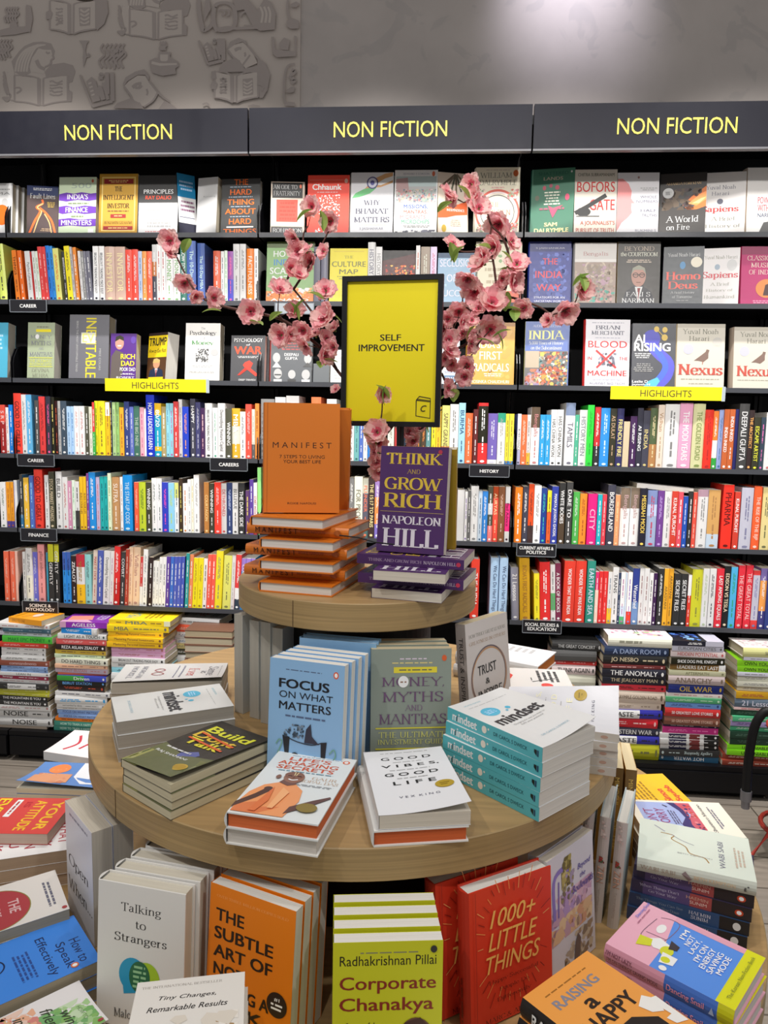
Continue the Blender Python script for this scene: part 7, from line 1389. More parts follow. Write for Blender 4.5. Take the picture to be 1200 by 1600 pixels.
(1.1368,0.048,1.7497,-90.0,0.1448,0.2166,0.03,'h','d4d0cc','bbb','e2dccf','grey hardback with a worn painting of a temple hall, second shelf of the right bay','R 0 .32 1 1 a9958a;R .25 .36 .75 .8 998a80;O .5 .42 .24 .14 .02 cba;N .02 .7 .98 .98 987/b98/766/5a9/c99 110 .04;N .02 .35 .98 .7 a98/b9a/987/ba9 90 .05;T .5 .19 .6 .08 b88 S Bengalis;R 0 .27 1 .32 e4e0dc',0,'face-out books on the second shelf'),
(1.286,0.038,1.7497,-90.0,0.148,0.221,0.02,'p','4a4744','a83','e2dccf','charcoal paperback with a portrait of a bespectacled man in a suit, second shelf','T .5 .11 .7 .07 ba9 S BEYOND;T .5 .2 .86 .065 eed S the COURTROOM;X .15 .28 .85 .34 cba 2;P 2c2c34 .12,1 .2,.8 .4,.7 .6,.7 .8,.8 .9,1;P ddd .42,.72 .5,.98 .6,.72;P 822 .48,.74 .5,.95 .55,.74;E .5 .55 .17 .17 b98a7c;P 998 .33,.52 .36,.42 .5,.375 .64,.42 .67,.52 .6,.45 .4,.45;L 333 .008 .36,.53 .64,.53;O .43 .535 .06 .035 .008 222;O .58 .535 .06 .035 .008 222;L 754 .008 .45,.65 .55,.65;T .5 .84 .56 .07 eee S FALI S;T .5 .94 .76 .07 eee S NARIMAN',0,'face-out books on the second shelf'),
(1.4502,0.0542,1.7497,-97.0,0.1346,0.2057,0.02,'p','4c5055','445','e2dccf','slate paperback with a blue thumbprint and red serif title, second shelf of the right bay','T .5 .14 .8 .06 ddd S Yuval Noah Harari;E .48 .32 .07 .065 48b;E .82 .27 .14 .09 e8e0cc;T .5 .5 .86 .14 e54 B Homo;T .5 .66 .74 .13 e54 B Deus;T .5 .79 .6 .05 ddd S A Brief History;T .5 .86 .5 .045 ddd S of Tomorrow;X .3 .91 .7 .94 999 1',0,'face-out books on the second shelf'),
(1.5821,0.0554,1.7497,-99.0,0.1254,0.2014,0.018,'p','e4e0e0','ddd','e8e4dc','white paperback with a bluish thumbprint, beside the slate one on the second shelf','T .5 .16 .86 .06 776 S Yuval Noah Harari;E .42 .33 .07 .05 9ab;E .8 .3 .13 .1 ccc;T .5 .48 .94 .14 c34 B Sapiens;T .5 .63 .5 .055 998 S A Brief;T .5 .74 .7 .055 998 S History of;T .5 .85 .8 .055 998 S Humankind',0,'face-out books on the second shelf'),
(1.7112,0.046,1.7497,-90.0,0.1251,0.2036,0.028,'h','b8246a','a25','e2dccf','magenta hardback cut by the right picture edge on the second shelf','R 0 0 1 .14 923058;T .56 .2 .8 .08 edc S CLASSICAL;T .56 .32 .6 .08 edc S MUSIC;T .56 .44 .7 .08 edc S OF INDIA;E .7 .72 .3 .16 d84;P 422 .6,.84 .66,.66 .74,.64 .82,.84;X .3 .92 .9 .98 e9b 2',0,'face-out books on the second shelf'),  # darker top strip paints in the shade under the shelf above
(-1.0707,0.068,1.4602,-90.0,0.0918,0.2091,0.05,'p','4ac','39b','e2dccf','sky blue book cut by the left picture edge on the third shelf','R 0 0 1 1 5bd;X .2 .2 .8 .5 cef 4',0,'face-out books on the third shelf'),
(-0.9001,0.068,1.4602,-90.0,0.1061,0.2106,0.05,'p','b0bc9e','9a8','e2dccf','sage green paperback with yellow band and purple-grey title, left end of the third shelf','X .3 .06 .8 .1 887 1;R .3 .12 .86 .17 fe3;T .5 .26 .8 .07 889 S MONEY,;E .35 .255 .07 .045 fff;T .5 .37 .74 .075 889 S MYTHS;T .5 .47 .2 .04 99a S AND;T .5 .57 .84 .075 889 S MANTRAS;R .06 .63 .94 .64 ee4;T .5 .69 .84 .05 ee5 S THE ULTIMATE;T .5 .75 .84 .045 ee5 S INVESTMENT GUIDE;R .06 .79 .94 .8 ee4;T .5 .86 .66 .06 998 S DEVINA;T .5 .95 .6 .06 998 S MEHRA',0,'face-out books on the third shelf'),
(-0.7362,0.078,1.4602,-90.0,0.1551,0.2405,0.06,'h','75757c','667','d8ccb4','tall grey hardback with a yellow vertical title and glowing square, third shelf','V .55 .52 .26 .94 ed3 b INEVITABLE;R .3 .28 .66 .45 eed;T .48 .365 .3 .14 ff8 b EV;V .2 .5 .05 .8 bbb b BEING THE MOST UNSTOPPABLE TREND;V .78 .7 .05 .34 bbb b MIKE COLIAS',0,'face-out books on the third shelf'),
(-0.5736,0.058,1.4602,-90.0,0.0993,0.1728,0.04,'p','5a2a8c','538','e2dccf','small purple paperback showing a grinning man in a grey jacket, third shelf','P 665c58 0,1 .03,.5 .2,.36 .5,.42 .5,.8 .4,1;E .34 .21 .17 .14 c98;P 332 .17,.18 .2,.07 .36,.04 .5,.08 .5,.16 .34,.12;L fff .02 .27,.27 .41,.27;E .88 .14 .1 .08 64a;T .68 .5 .56 .11 fe3 k RICH;T .68 .65 .52 .11 fe3 k DAD;T .68 .78 .6 .08 fff b POOR DAD;X .4 .86 .95 .9 fff 2;T .6 .96 .7 .05 eee b ROBERT',0,'face-out books on the third shelf'),
(-0.4273,0.1191,1.4602,-120.0,0.108,0.1786,0.055,'p','5a3a22','432','e8e4dc','small yellow and brown paperback with a suited man, third shelf','R 0 0 1 .52 fd2;R 0 0 1 .06 322;T .5 .19 .94 .17 222 k TRUMP;T .5 .38 .9 .08 222 i How to Get Rich;P 23314f .1,1 .16,.8 .5,.72 .84,.8 .92,1;P eee .42,.76 .5,.9 .58,.76;P b33 .47,.78 .5,.96 .54,.78;E .5 .66 .18 .1 d9a07c;P db7 .3,.64 .34,.56 .5,.54 .68,.58 .68,.64;R .1 .94 .9 .99 fd2',0,'face-out books on the third shelf'),
(-0.2845,0.068,1.4602,-90.0,0.1319,0.2132,0.05,'p','f2f0ec','eee','d8ccb4','white paperback with a green title word and a round brain drawing, third shelf','T .5 .09 .12 .04 777 S The;T .5 .18 .78 .09 444 B Psychology;T .5 .27 .14 .05 777 S of;T .5 .35 .66 .09 4a8a50 B Money;E .48 .56 .21 .13 ddd;N .3 .45 .68 .68 555/777/444 70 .03;E .84 .51 .11 .06 bbb;X .2 .73 .8 .78 bbb 2;T .5 .86 .72 .035 888 b MORGAN HOUSEL;X .35 .93 .65 .95 ccc 1',0,'face-out books on the third shelf'),
(-0.1119,0.0491,1.4602,-94.0,0.131,0.1724,0.022,'p','4c4c50','445','e2dccf','charcoal paperback with a big orange-red word and folded red ribbon, third shelf','T .5 .1 .84 .08 eee b PSYCHOLOGY;T .5 .2 .12 .04 eee b of;T .5 .32 .82 .17 f53 k WAR;X .1 .44 .9 .49 ddd 2;P e43 .42,.58 .55,.54 .66,.6 .6,.7 .42,.7 .36,.64;P c32 .44,.68 .6,.68 .28,.86 .2,.86;P e43 .4,.68 .54,.68 .86,.86 .74,.88;T .5 .96 .5 .04 ddd b DEEP TRIVEDI',1,'face-out books on the third shelf'),
(0.0399,0.048,1.4602,-88.0,0.1536,0.2043,0.03,'h','55595e','e44','e2dccf','grey hardback with five cut-out faces along the cover foot, behind the left blossoms','X .3 .15 .8 .24 a44 1;X .25 .28 .85 .43 c55 3;T .5 .5 .34 .05 eee b DEEPALI;T .5 .57 .3 .05 eee b GUPTA;E .14 .56 .09 .09 bbb;P ccc .04,.74 .14,.63 .26,.74;E .9 .57 .09 .09 bbb;P 444 .78,.72 .9,.64 1,.72;E .18 .85 .1 .09 bbb;E .52 .86 .09 .08 bbb;E .86 .86 .1 .09 bbb;L 333 .015 .1,.87 .26,.87;R .08 .95 .28 1 ccc;R .42 .95 .62 1 333;R .76 .95 .96 1 ddd',0,'face-out books on the third shelf'),
(0.2017,0.048,1.4602,-90.0,0.0596,0.0697,0.03,'p','5f6468','556','e2dccf','short plain grey book between the five-face cover and the yellow sign, third shelf','',0,'face-out books on the third shelf'),
(0.2661,0.038,1.4602,-90.0,0.1044,0.1222,0.02,'p','ddd','ccc','e8e4dc','white book almost hidden behind the left edge of the yellow sign, third shelf','X .1 .2 .4 .9 bbb 8',0,'face-out books on the third shelf'),
(0.6614,0.038,1.4602,-90.0,0.0767,0.1678,0.02,'p','cdd6dd','aaa','d8ccb4','white paperback with a small blue box, just right of the yellow sign','X .3 .7 .9 .76 88a 2;R .3 .8 .95 .93 579;T .62 .87 .5 .07 dde b SPAN',0,'face-out books on the third shelf'),
(0.7659,0.048,1.4602,-90.0,0.1704,0.2263,0.03,'h','d9a53c','b83','e2dccf','mustard hardback with cream capitals behind the right blossoms, third shelf', "R 0 0 1 .06 a73;N .05 .1 .95 .9 daa54a/d4a040/e0b050 40 .1;T .4 .36 .6 .1 fed b INDIA'S;T .5 .53 .48 .13 fed b FIRST;T .52 .72 .74 .13 fed b RADICALS;X .3 .81 .8 .87 fed 2;T .5 .95 .8 .05 fed b ROSINKA CHAUDHURI", 0,'face-out books on the third shelf'),
(0.9746,0.054,1.4602,-93.0,0.1528,0.2324,0.028,'p','5a72b4','dd3','e2dccf','blue paperback with pale yellow title over a painting of a crowded court','T .5 .07 .66 .04 dde S AUDREY TRUSCHKE;T .5 .21 .84 .14 ee9 B INDIA;T .5 .34 .8 .06 eed S 5,000 Years of History;T .5 .41 .72 .055 eed S on the Subcontinent;R 0 .46 1 1 6c6866;R .02 .46 .34 .72 b8a890;N .02 .74 .4 1 98a/c75/b99/b65/cb8 40 .07;N .34 .47 1 1 e63/ddc/444/c94/a43/688/db5/655/b76 200 .05',1,'face-out books on the third shelf'),
(1.1878,0.048,1.4602,-88.0,0.1576,0.2409,0.03,'h','e6e4ea','d33','e8e4dc','white hardback with a red cross over two figures and red slab lettering','X .1 .04 .9 .06 99a 1;T .5 .12 .56 .06 667 B BRIAN;T .5 .2 .74 .06 667 B MERCHANT;X .15 .265 .85 .285 aab 1;T .5 .37 .88 .1 d33 b BLOOD;L 99a .02 .3,.6 .42,.5;L 667 .04 .4,.56 .42,.68;L 667 .03 .62,.56 .66,.7;N .3 .5 .7 .7 778/445 16 .04;L d33 .022 .24,.46 .7,.72;L d33 .022 .68,.45 .26,.72;T .1 .58 .1 .05 d33 b IN;T .86 .58 .2 .05 d33 b THE;T .5 .8 .88 .08 d33 b MACHINE;X .1 .89 .9 .91 aab 1;T .5 .95 .8 .035 99a b AGAINST BIG TECH',2,'face-out books on the third shelf'),
(1.3532,0.038,1.4602,-90.0,0.1516,0.2286,0.02,'p','44464e','334','e8e4dc','charcoal paperback with a violet-blue ribbon wave and gold coins, third shelf of the right bay','C 55c .13 .5,.2 .42,.3 .6,.46 .84,.62 .8,.82 .56,.98;C 46f .07 .44,.34 .66,.5 .78,.68 .64,.86 .4,.99;P 5be .26,1 .4,.9 .6,.84 .66,.9 .56,1;E .44 .24 .2 .14 44b;E .55 .09 .06 .045 db5;E .74 .1 .06 .045 db5;E .74 .22 .07 .05 db5;L db5 .008 .55,.09 .74,.22;T .17 .24 .24 .13 fff k AI;T .46 .37 .84 .13 fff k RISING;X .04 .46 .45 .55 ddd 3;X .04 .62 .5 .76 999 5;T .2 .91 .36 .04 fff b Leslie D;T .22 .96 .42 .04 fff b Jayanth N',0,'face-out books on the third shelf'),
(1.5092,0.063,1.4602,-90.0,0.1657,0.2255,0.045,'h','d2ccbe','cb9','e2dccf','beige hardback with a brown pigeon above the right end of the yellow strip','R 0 0 1 .06 bcb5a6;T .48 .12 .74 .08 665 S Yuval Noah;T .46 .23 .42 .075 665 S Harari;E .84 .28 .1 .07 c4c0b8;E .24 .4 .11 .08 bbc;P 765c50 .36,.58 .5,.5 .6,.44 .62,.4 .68,.41 .66,.47 .66,.54 .56,.6 .46,.58;L a65 .008 .55,.59 .54,.64;T .5 .72 .94 .17 b43 B Nexus;X .1 .86 .9 .88 998 1;X .25 .93 .8 .95 998 1',0,'face-out books on the third shelf'),
(1.7057,0.063,1.4602,-90.0,0.153,0.2159,0.045,'h','cfc9bb','ba9','d8ccb4','beige hardback with a brown pigeon cut by the right picture edge, third shelf','R 0 0 1 .06 bcb5a6;T .5 .12 .74 .08 665 S Yuval Noah;T .5 .23 .42 .075 665 S Harari;E .24 .4 .11 .08 bbc;P 765c50 .4,.58 .54,.5 .64,.44 .66,.4 .72,.41 .7,.47 .7,.54 .6,.6 .5,.58;T .52 .72 .9 .17 b43 B Nexus;X .1 .86 .9 .88 998 1',0,'face-out books on the third shelf')]
for (x, y, z, yaw, W, H, T, kd, cov, sp, pc, lab, art, n, grp) in FACE:
    S0 = (W, H, T, kd, cov, sp, pc, art, '', 0.0)
    book('displayed_book', lab, 'displayed book', stand(x, y, z, yaw, 6), S0, grp)
    a = rad(yaw); dx, dy = -math.cos(a), -math.sin(a)
    for j in range(n):
        g = (T + .003) * (j + 1)
        if y + dy * g > .2: break
        book('displayed_book', lab.split(',')[0] + (', copy behind' if j == 0 else ', %s copy behind' % ('second', 'third', 'fourth')[j - 1]),
             'displayed book', stand(x + dx * g + .008 * (j + 1), y + dy * g, z, yaw, 6), (W, H - .0, T, kd, cov, sp, pc, '', '', 0.0), grp)
# ------------------------------------------------------------------ the three-tier round table
TX, TY = .517, -1.24
def table():
    t = thing('tiered_table', 'round oak display table of three stepped discs filled with books', 'table', Matrix.Translation((TX, TY, 0)))
    def disc(r, z, th, name):
        m = MB(); n = 128; e = .0015; oak, edge = mat('b08f60', .42, 'oak'), mat('a88c5e', .45, 'oak_edge')
        ring = lambda rr, zz: [(rr * math.cos(2 * math.pi * i / n), rr * math.sin(2 * math.pi * i / n), zz) for i in range(n)]
        m.face(ring(r - e, z), oak); m.face(ring(r - e, z - th)[::-1], oak)
        for a, b in ((ring(r, z - th + e), ring(r, z - e)), (ring(r, z - e), ring(r - e, z)), (ring(r - e, z - th), ring(r, z - th + e))):
            for i in range(n): m.face([a[i], a[(i + 1) % n], b[(i + 1) % n], b[i]], edge)
        o = m.build(name, t); return o
    for r, z, nm, sa in ((.238, 1.0, 'top_tier', -112), (.516, .725, 'middle_tier', -131), (.778, .45, 'bottom_tier', -60)):
        o = disc(r, z, .05, nm)
        a = rad(sa); s = MB(); s.box((-.0006, -.0004, 0), (.0006, .0004, .047), mat('5a4630', .7, 'plain'))
        q = s.build('edge_seam', o); q.location = ((r + .0001) * math.cos(a), (r + .0001) * math.sin(a), z - .0485); q.rotation_euler = (0, 0, a + math.pi / 2)
    for r, z0, z1, nm in ((.15, .725, .95, 'upper_drum'), (.30, .45, .675, 'lower_drum'), (.55, .06, .40, 'base_drum')):
        m = MB(); m.lathe([(r, z0), (r, z1)], mat('15130f', .6, 'plain'), 64); m.build(nm, t)
    m = MB(); m.lathe([(.5, 0), (.5, .06)], mat('0c0c0c', .6, 'plain'), 64); m.build('plinth', t)
table()

PG, PW, PT = 'd8cfc0', 'e6e2da', 'cdbf9e'
ORDN = ['topmost', 'second down', 'third down', 'fourth down', 'fifth down', 'sixth down', 'seventh down', 'eighth down']
def stack(name, what, where, cat, x, y, z, yaw, spec, n, group, jit=2.0, top=None, seed=0):
    """n copies lying on one another from height z; label says which by its height in the pile"""
    r = random.Random(seed + int(x * 1000)); T = spec[2]; tops = []
    for i in range(n):
        j = n - 1 - i; s = spec if i < n - 1 or top is None else top
        dx, dy, da = (r.uniform(-.002, .002), r.uniform(-.002, .002), r.uniform(-jit, jit)) if i else (0, 0, 0)
        lab = '%s, %s%s' % (what, (ORDN[j] + ' ') if n > 1 else '', where)
        book(name, lab, cat, flat(x + dx, y + dy, z + i * (T + .0004), yaw + da), s, group)
    return z + n * (T + .0004)
def row(name, what, cat, x, y, z, yaw, tilt, spec, n, group, step=None, drop=0.0, side=.0, dyaw=0, blank=True):
    """the front copy and n - 1 copies close behind it"""
    a = rad(yaw); st = step or spec[2] + .002
    for i in range(n):
        s = spec if i == 0 or not blank else spec[:7] + ('', spec[8], 0.0)
        lab = what if i == 0 else what.split(',')[0] + ', copy %s it' % ('right behind', 'second behind', 'third behind', 'fourth behind')[i - 1]
        book(name, lab, cat, stand(x - math.cos(a) * st * i - math.sin(a) * side * i, y - math.sin(a) * st * i + math.cos(a) * side * i, z + drop * i, yaw + dyaw * i, tilt), s, group)

A1, A2, A3 = .7252, .4502, 1.0002
# --- top tier
MAN_C = 'T .5 .385 .78 .052 3a1c08 s M A N I F E S T;T .5 .49 .6 .03 3a1c08 s 7 STEPS TO LIVING;T .5 .535 .5 .03 3a1c08 s YOUR BEST LIFE;T .5 .915 .38 .018 5a2c10 s ROXIE NAFOUSI;R .035 0 .042 1 b86418'
MAN_S = 'T .3 .52 .42 .52 3a1c08 s M A N I F E S T;T .66 .52 .24 .28 9a4a18 s ROXIE NAFOUSI;E .9 .5 .035 .3 a85818'
MAN = (.14, .2, .0192, 'h', 'd8761c', 'd8761c', PW, MAN_C, MAN_S, 0.0)
zz = A3
for i in range(7):
    j = 6 - i
    M = flat(.3555 - .003 * (i == 6) - .0155 * (i == 6), -1.4077 + .002 * i, zz, -11.5 + (i % 3)) if i % 2 == 0 else flat(.5155 - .003 * (5 - i) * .5, -1.3887, zz, 78.5 + (i % 2))
    t_ = book('display_hardback', 'orange hardback in the top tier pile, %s, %s' % ('pages in front' if i % 2 == 0 else 'spine in front', ORDN[j]), 'hardback book', M, MAN, 'orange hardbacks on the top tier'); zz += .0196
    if i == 5:
        m_ = MB(); m_.tube([(.50, -1.402, 1.1065), (.535, -1.408, 1.1045), (.565, -1.415, 1.098), (.60, -1.424, 1.0965)], .0013, mat('141418', .6, 'plain'), 6)
        o_ = m_.build('bookmark_ribbon', t_); o_.matrix_parent_inverse = M.inverted()
book('display_hardback', 'orange hardback standing face out on top of the orange pile', 'hardback book', stand(.3495, -1.345, zz, -80.5, 7), MAN[:1] + (.205,) + MAN[2:], 'orange hardbacks on the top tier')
book('display_hardback', 'orange hardback propped behind the standing one with its spine to the right', 'hardback book', stand(.497, -1.262, zz, 100, 13), (.128, .2, .0192, 'h') + MAN[4:], 'orange hardbacks on the top tier')
TH_C = 'T .5 .115 .84 .105 d8b83c B THINK;T .5 .235 .2 .04 c8a840 S AND;T .5 .35 .86 .115 d8b83c B GROW;T .5 .51 .86 .135 d8b83c B RICH;R .03 .615 .97 .619 b8a060;T .5 .695 .88 .075 ddd6e0 B NAPOLEON;T .5 .86 .84 .17 ddd6e0 B HILL;E .88 .045 .03 .02 b03048'
TH_S = 'T .36 .5 .5 .3 b8a0b8 S THINK AND GROW RICH;T .78 .5 .3 .32 d8c8d8 S NAPOLEON HILL;E .95 .5 .02 .22 c03050'
TH = (.127, .196, .0178, 'p', '4a2560', '46205c', PG, TH_C, TH_S, 0.0)
zz = A3
for i in range(4):
    M = flat(.5614 + .002 * i, -1.4476 + .022 * (i == 0), zz, -8 - 4 * (i == 0)) if i % 2 == 0 else flat(.7235, -1.4263, zz, 76 + i)
    book('display_paperback', 'purple paperback in the top tier pile, %s, %s' % ('pages in front' if i % 2 == 0 else 'spine in front', ORDN[3 - i]), 'paperback book', M, TH, 'purple paperbacks on the top tier'); zz += .0182
book('display_paperback', 'purple paperback with gold capitals standing face out on the purple pile', 'paperback book', stand(.5697, -1.347, zz, -104.4, 6), TH[:1] + (.193, .022) + TH[3:], 'purple paperbacks on the top tier')
book('display_paperback', 'mustard backed paperback standing right behind the purple face-out one', 'paperback book', stand(.71, -1.318, zz, 84, 10), (.127, .193, .02, 'p', 'b8941e', 'b8941e', PG, 'X .1 .3 .9 .8 8a6a10 6', '', 0.0), 'purple paperbacks on the top tier')

# --- sign, its stand, and the blossom branches
def sign():
    t = thing('sign_frame', 'yellow SELF IMPROVEMENT sign in a black frame standing on the top tier', 'sign', stand(.4705, -1.165, 1.303, -98.1, 0))
    w, h, d, b = .207, .301, .012, .0105
    m = MB(); blk = mat('16161a', .35, 'plain')
    m.box((0, 0, 0), (b, h, d), blk); m.box((w - b, 0, 0), (w, h, d), blk); m.box((b, 0, 0), (w - b, b, d), blk); m.box((b, h - b, 0), (w - b, h, d), blk); m.box((b, b, 0), (w - b, h - b, .003), blk); m.build('frame', t)
    m = MB(); m.box((b, b, .003), (w - b, h - b, .006), mat('dccb14', .5, 'plain')); m.build('yellow_card', t)
    m = MB(); A = Art(m, lambda u, v, e: (u * w, h * (1 - v), .006 + e), w / h, .0002)
    A.run('T .49 .405 .21 .042 1c1a10 b SELF;T .5 .472 .66 .045 1c1a10 b IMPROVEMENT')
    A.run('L 1c1a10 .0045 .76,.82 .90,.83 .9,.94 .76,.925 .76,.82;L 1c1a10 .004 .76,.82 .79,.795 .9,.808 .9,.83;L 1c1a10 .003 .77,.812 .9,.823;T .835 .875 .06 .042 1c1a10 i C'); m.build('lettering', t)
    m = MB(); m.tube([(.125, -.301, -.012), (.125, .12, -.006)], .006, blk, 8); m.tube([(.118, -.3, -.03), (.118, .1, -.008)], .004, blk, 6); m.build('post', t)
    m = MB(); m.box((.075, -.3028, -.06), (.175, -.298, .02), blk); m.build('foot_plate', t)
sign()

def petal(m, r0, L, wd, ang, lift, cup, mi, mo, seed):
    r = random.Random(seed); ca, sa = math.cos(ang), math.sin(ang); rows = []
    for i in range(6):
        t = i / 5; rr = r0 + L * t; w = wd * (math.sin(math.pi * min(1, .12 + .74 * t)) ** .8) * (1 - .18 * (t > .95)); zc = lift * t * L + cup * L * t * t
        row_ = []
        for j in (-1, -.5, 0, .5, 1):
            z = zc + .22 * w * j * j + r.uniform(-1, 1) * .1 * L * t; rad_ = rr - .16 * L * j * j * (t > .9)
            x, y = rad_, w * j; row_.append((x * ca - y * sa, x * sa + y * ca, z))
        rows.append(row_)
    for i in range(5):
        for j in range(4): m.face([rows[i][j], rows[i + 1][j], rows[i + 1][j + 1], rows[i][j + 1]], mi if i < 1 or (i == 1 and 0 < j < 3) else mo)
def blossom_mesh(seed, open_):
    m = MB(); r = random.Random(seed); out, inn = mat('f6b4ba', .55, 'petal'), mat('ea7288', .55, 'petal'); pale = mat('fbd0cc', .55, 'petal')
    for k in range(6): petal(m, .0012, .0225, .0108, k * 1.047 + r.uniform(-.2, .2), .05 + .45 * (1 - open_) + r.uniform(-.12, .12), .12 + r.uniform(-.1, .15), inn, pale if k % 2 else out, seed * 10 + k)
    for k in range(5): petal(m, .001, .0175, .0085, k * 1.257 + .5 + r.uniform(-.3, .3), .45 + .6 * (1 - open_) + r.uniform(-.15, .2), .1 + r.uniform(-.15, .2), inn, out if k % 2 else pale, seed * 10 + 7 + k)
    for k in range(7):
        a = k * .9; m.tube([(0, 0, .001), (.003 * math.cos(a), .003 * math.sin(a), .008)], [.0004, .0007], mat('8a3a44', .6, 'plain'), 4)
    m.lathe([(.0008, -.006), (.003, -.003), (.0022, .0005)], mat('6f8a48', .6, 'plain'), 8)
    return m.mesh('blossom', True)
def leaf_mesh():
    m = MB(); g, g2 = mat('9cb860', .5, 'petal'), mat('7fa04a', .5, 'petal'); rows = []
    for i in range(7):
        t = i / 6; w = .0115 * math.sin(math.pi * (t * .94 + .03)) ** .8; z = .006 * math.sin(t * 2.4)
        rows.append([(.04 * t, -w, z + .25 * w), (.04 * t, 0, z), (.04 * t, w, z + .25 * w)])
    for i in range(6):
        for j in (0, 1): m.face([rows[i][j], rows[i + 1][j], rows[i + 1][j + 1], rows[i][j + 1]], g if j else g2)
    return m.mesh('leaf', True)
BLM = [blossom_mesh(s, o) for s, o in ((1, .9), (2, .55), (3, .25))]; LFM = leaf_mesh()
def branch(label, stems, blossoms, leaves, seed):
    """stems: (radius, points); blossoms: (x, y, z, size); leaves: (x, y, z)"""
    base = stems[0][1][0]; t = thing('blossom_branch', label, 'artificial flower', Matrix.Translation(base), 'pink blossom branches by the sign'); r = random.Random(seed); B = Vector(base)
    m = MB(); br = mat('4a2c26', .6, 'plain')
    for rd, pts in stems:
        q = [Vector(p) - B for p in pts]
        q3 = []
        for i in range(len(q) - 1):
            a, b, c, d = q[max(i - 1, 0)], q[i], q[i + 1], q[min(i + 2, len(q) - 1)]
            for k in range(4):
                u = k / 4; q3.append(.5 * (2 * b + (c - a) * u + (2 * a - 5 * b + 4 * c - d) * u * u + (3 * b - a - 3 * c + d) * u ** 3))
        q3.append(q[-1]); n = len(q3)
        m.tube(q3, [rd * (1 - .55 * i / n) for i in range(n)], br, 6)
    allp = [Vector(p) - B for _, pts in stems for p in pts]
    for x, y, z, s in blossoms:                                   # short twig to the nearest stem point
        p = Vector((x, y, z)) - B; q = min(allp, key=lambda w: (w - p).length)
        if .008 < (q - p).length < .09: m.tube([q, (q + p) / 2 + Vector((0, .004, .003)), p], .0009, br, 5)
    m.build('stem', t, True)
    for x, y, z, s in blossoms:
        o = put('blossom', BLM[r.choice((0, 0, 1, 1, 2))], t); k = s / .0205
        d = Vector((r.uniform(-.9, .9), -1.0 + r.uniform(-.2, .7), r.uniform(-.75, .75))); o.scale = (k, k, k)
        o.rotation_mode = 'QUATERNION'; o.rotation_quaternion = d.to_track_quat('Z', 'Y') ; o.location = Vector((x, y, z)) - B
    for x, y, z in leaves:
        o = put('leaf', LFM, t); d = Vector((r.uniform(-1, 1), r.uniform(-.6, .1), r.uniform(-.5, .9)))
        o.rotation_mode = 'QUATERNION'; o.rotation_quaternion = d.to_track_quat('X', 'Z'); o.location = Vector((x, y, z)) - B - d.normalized() * .015
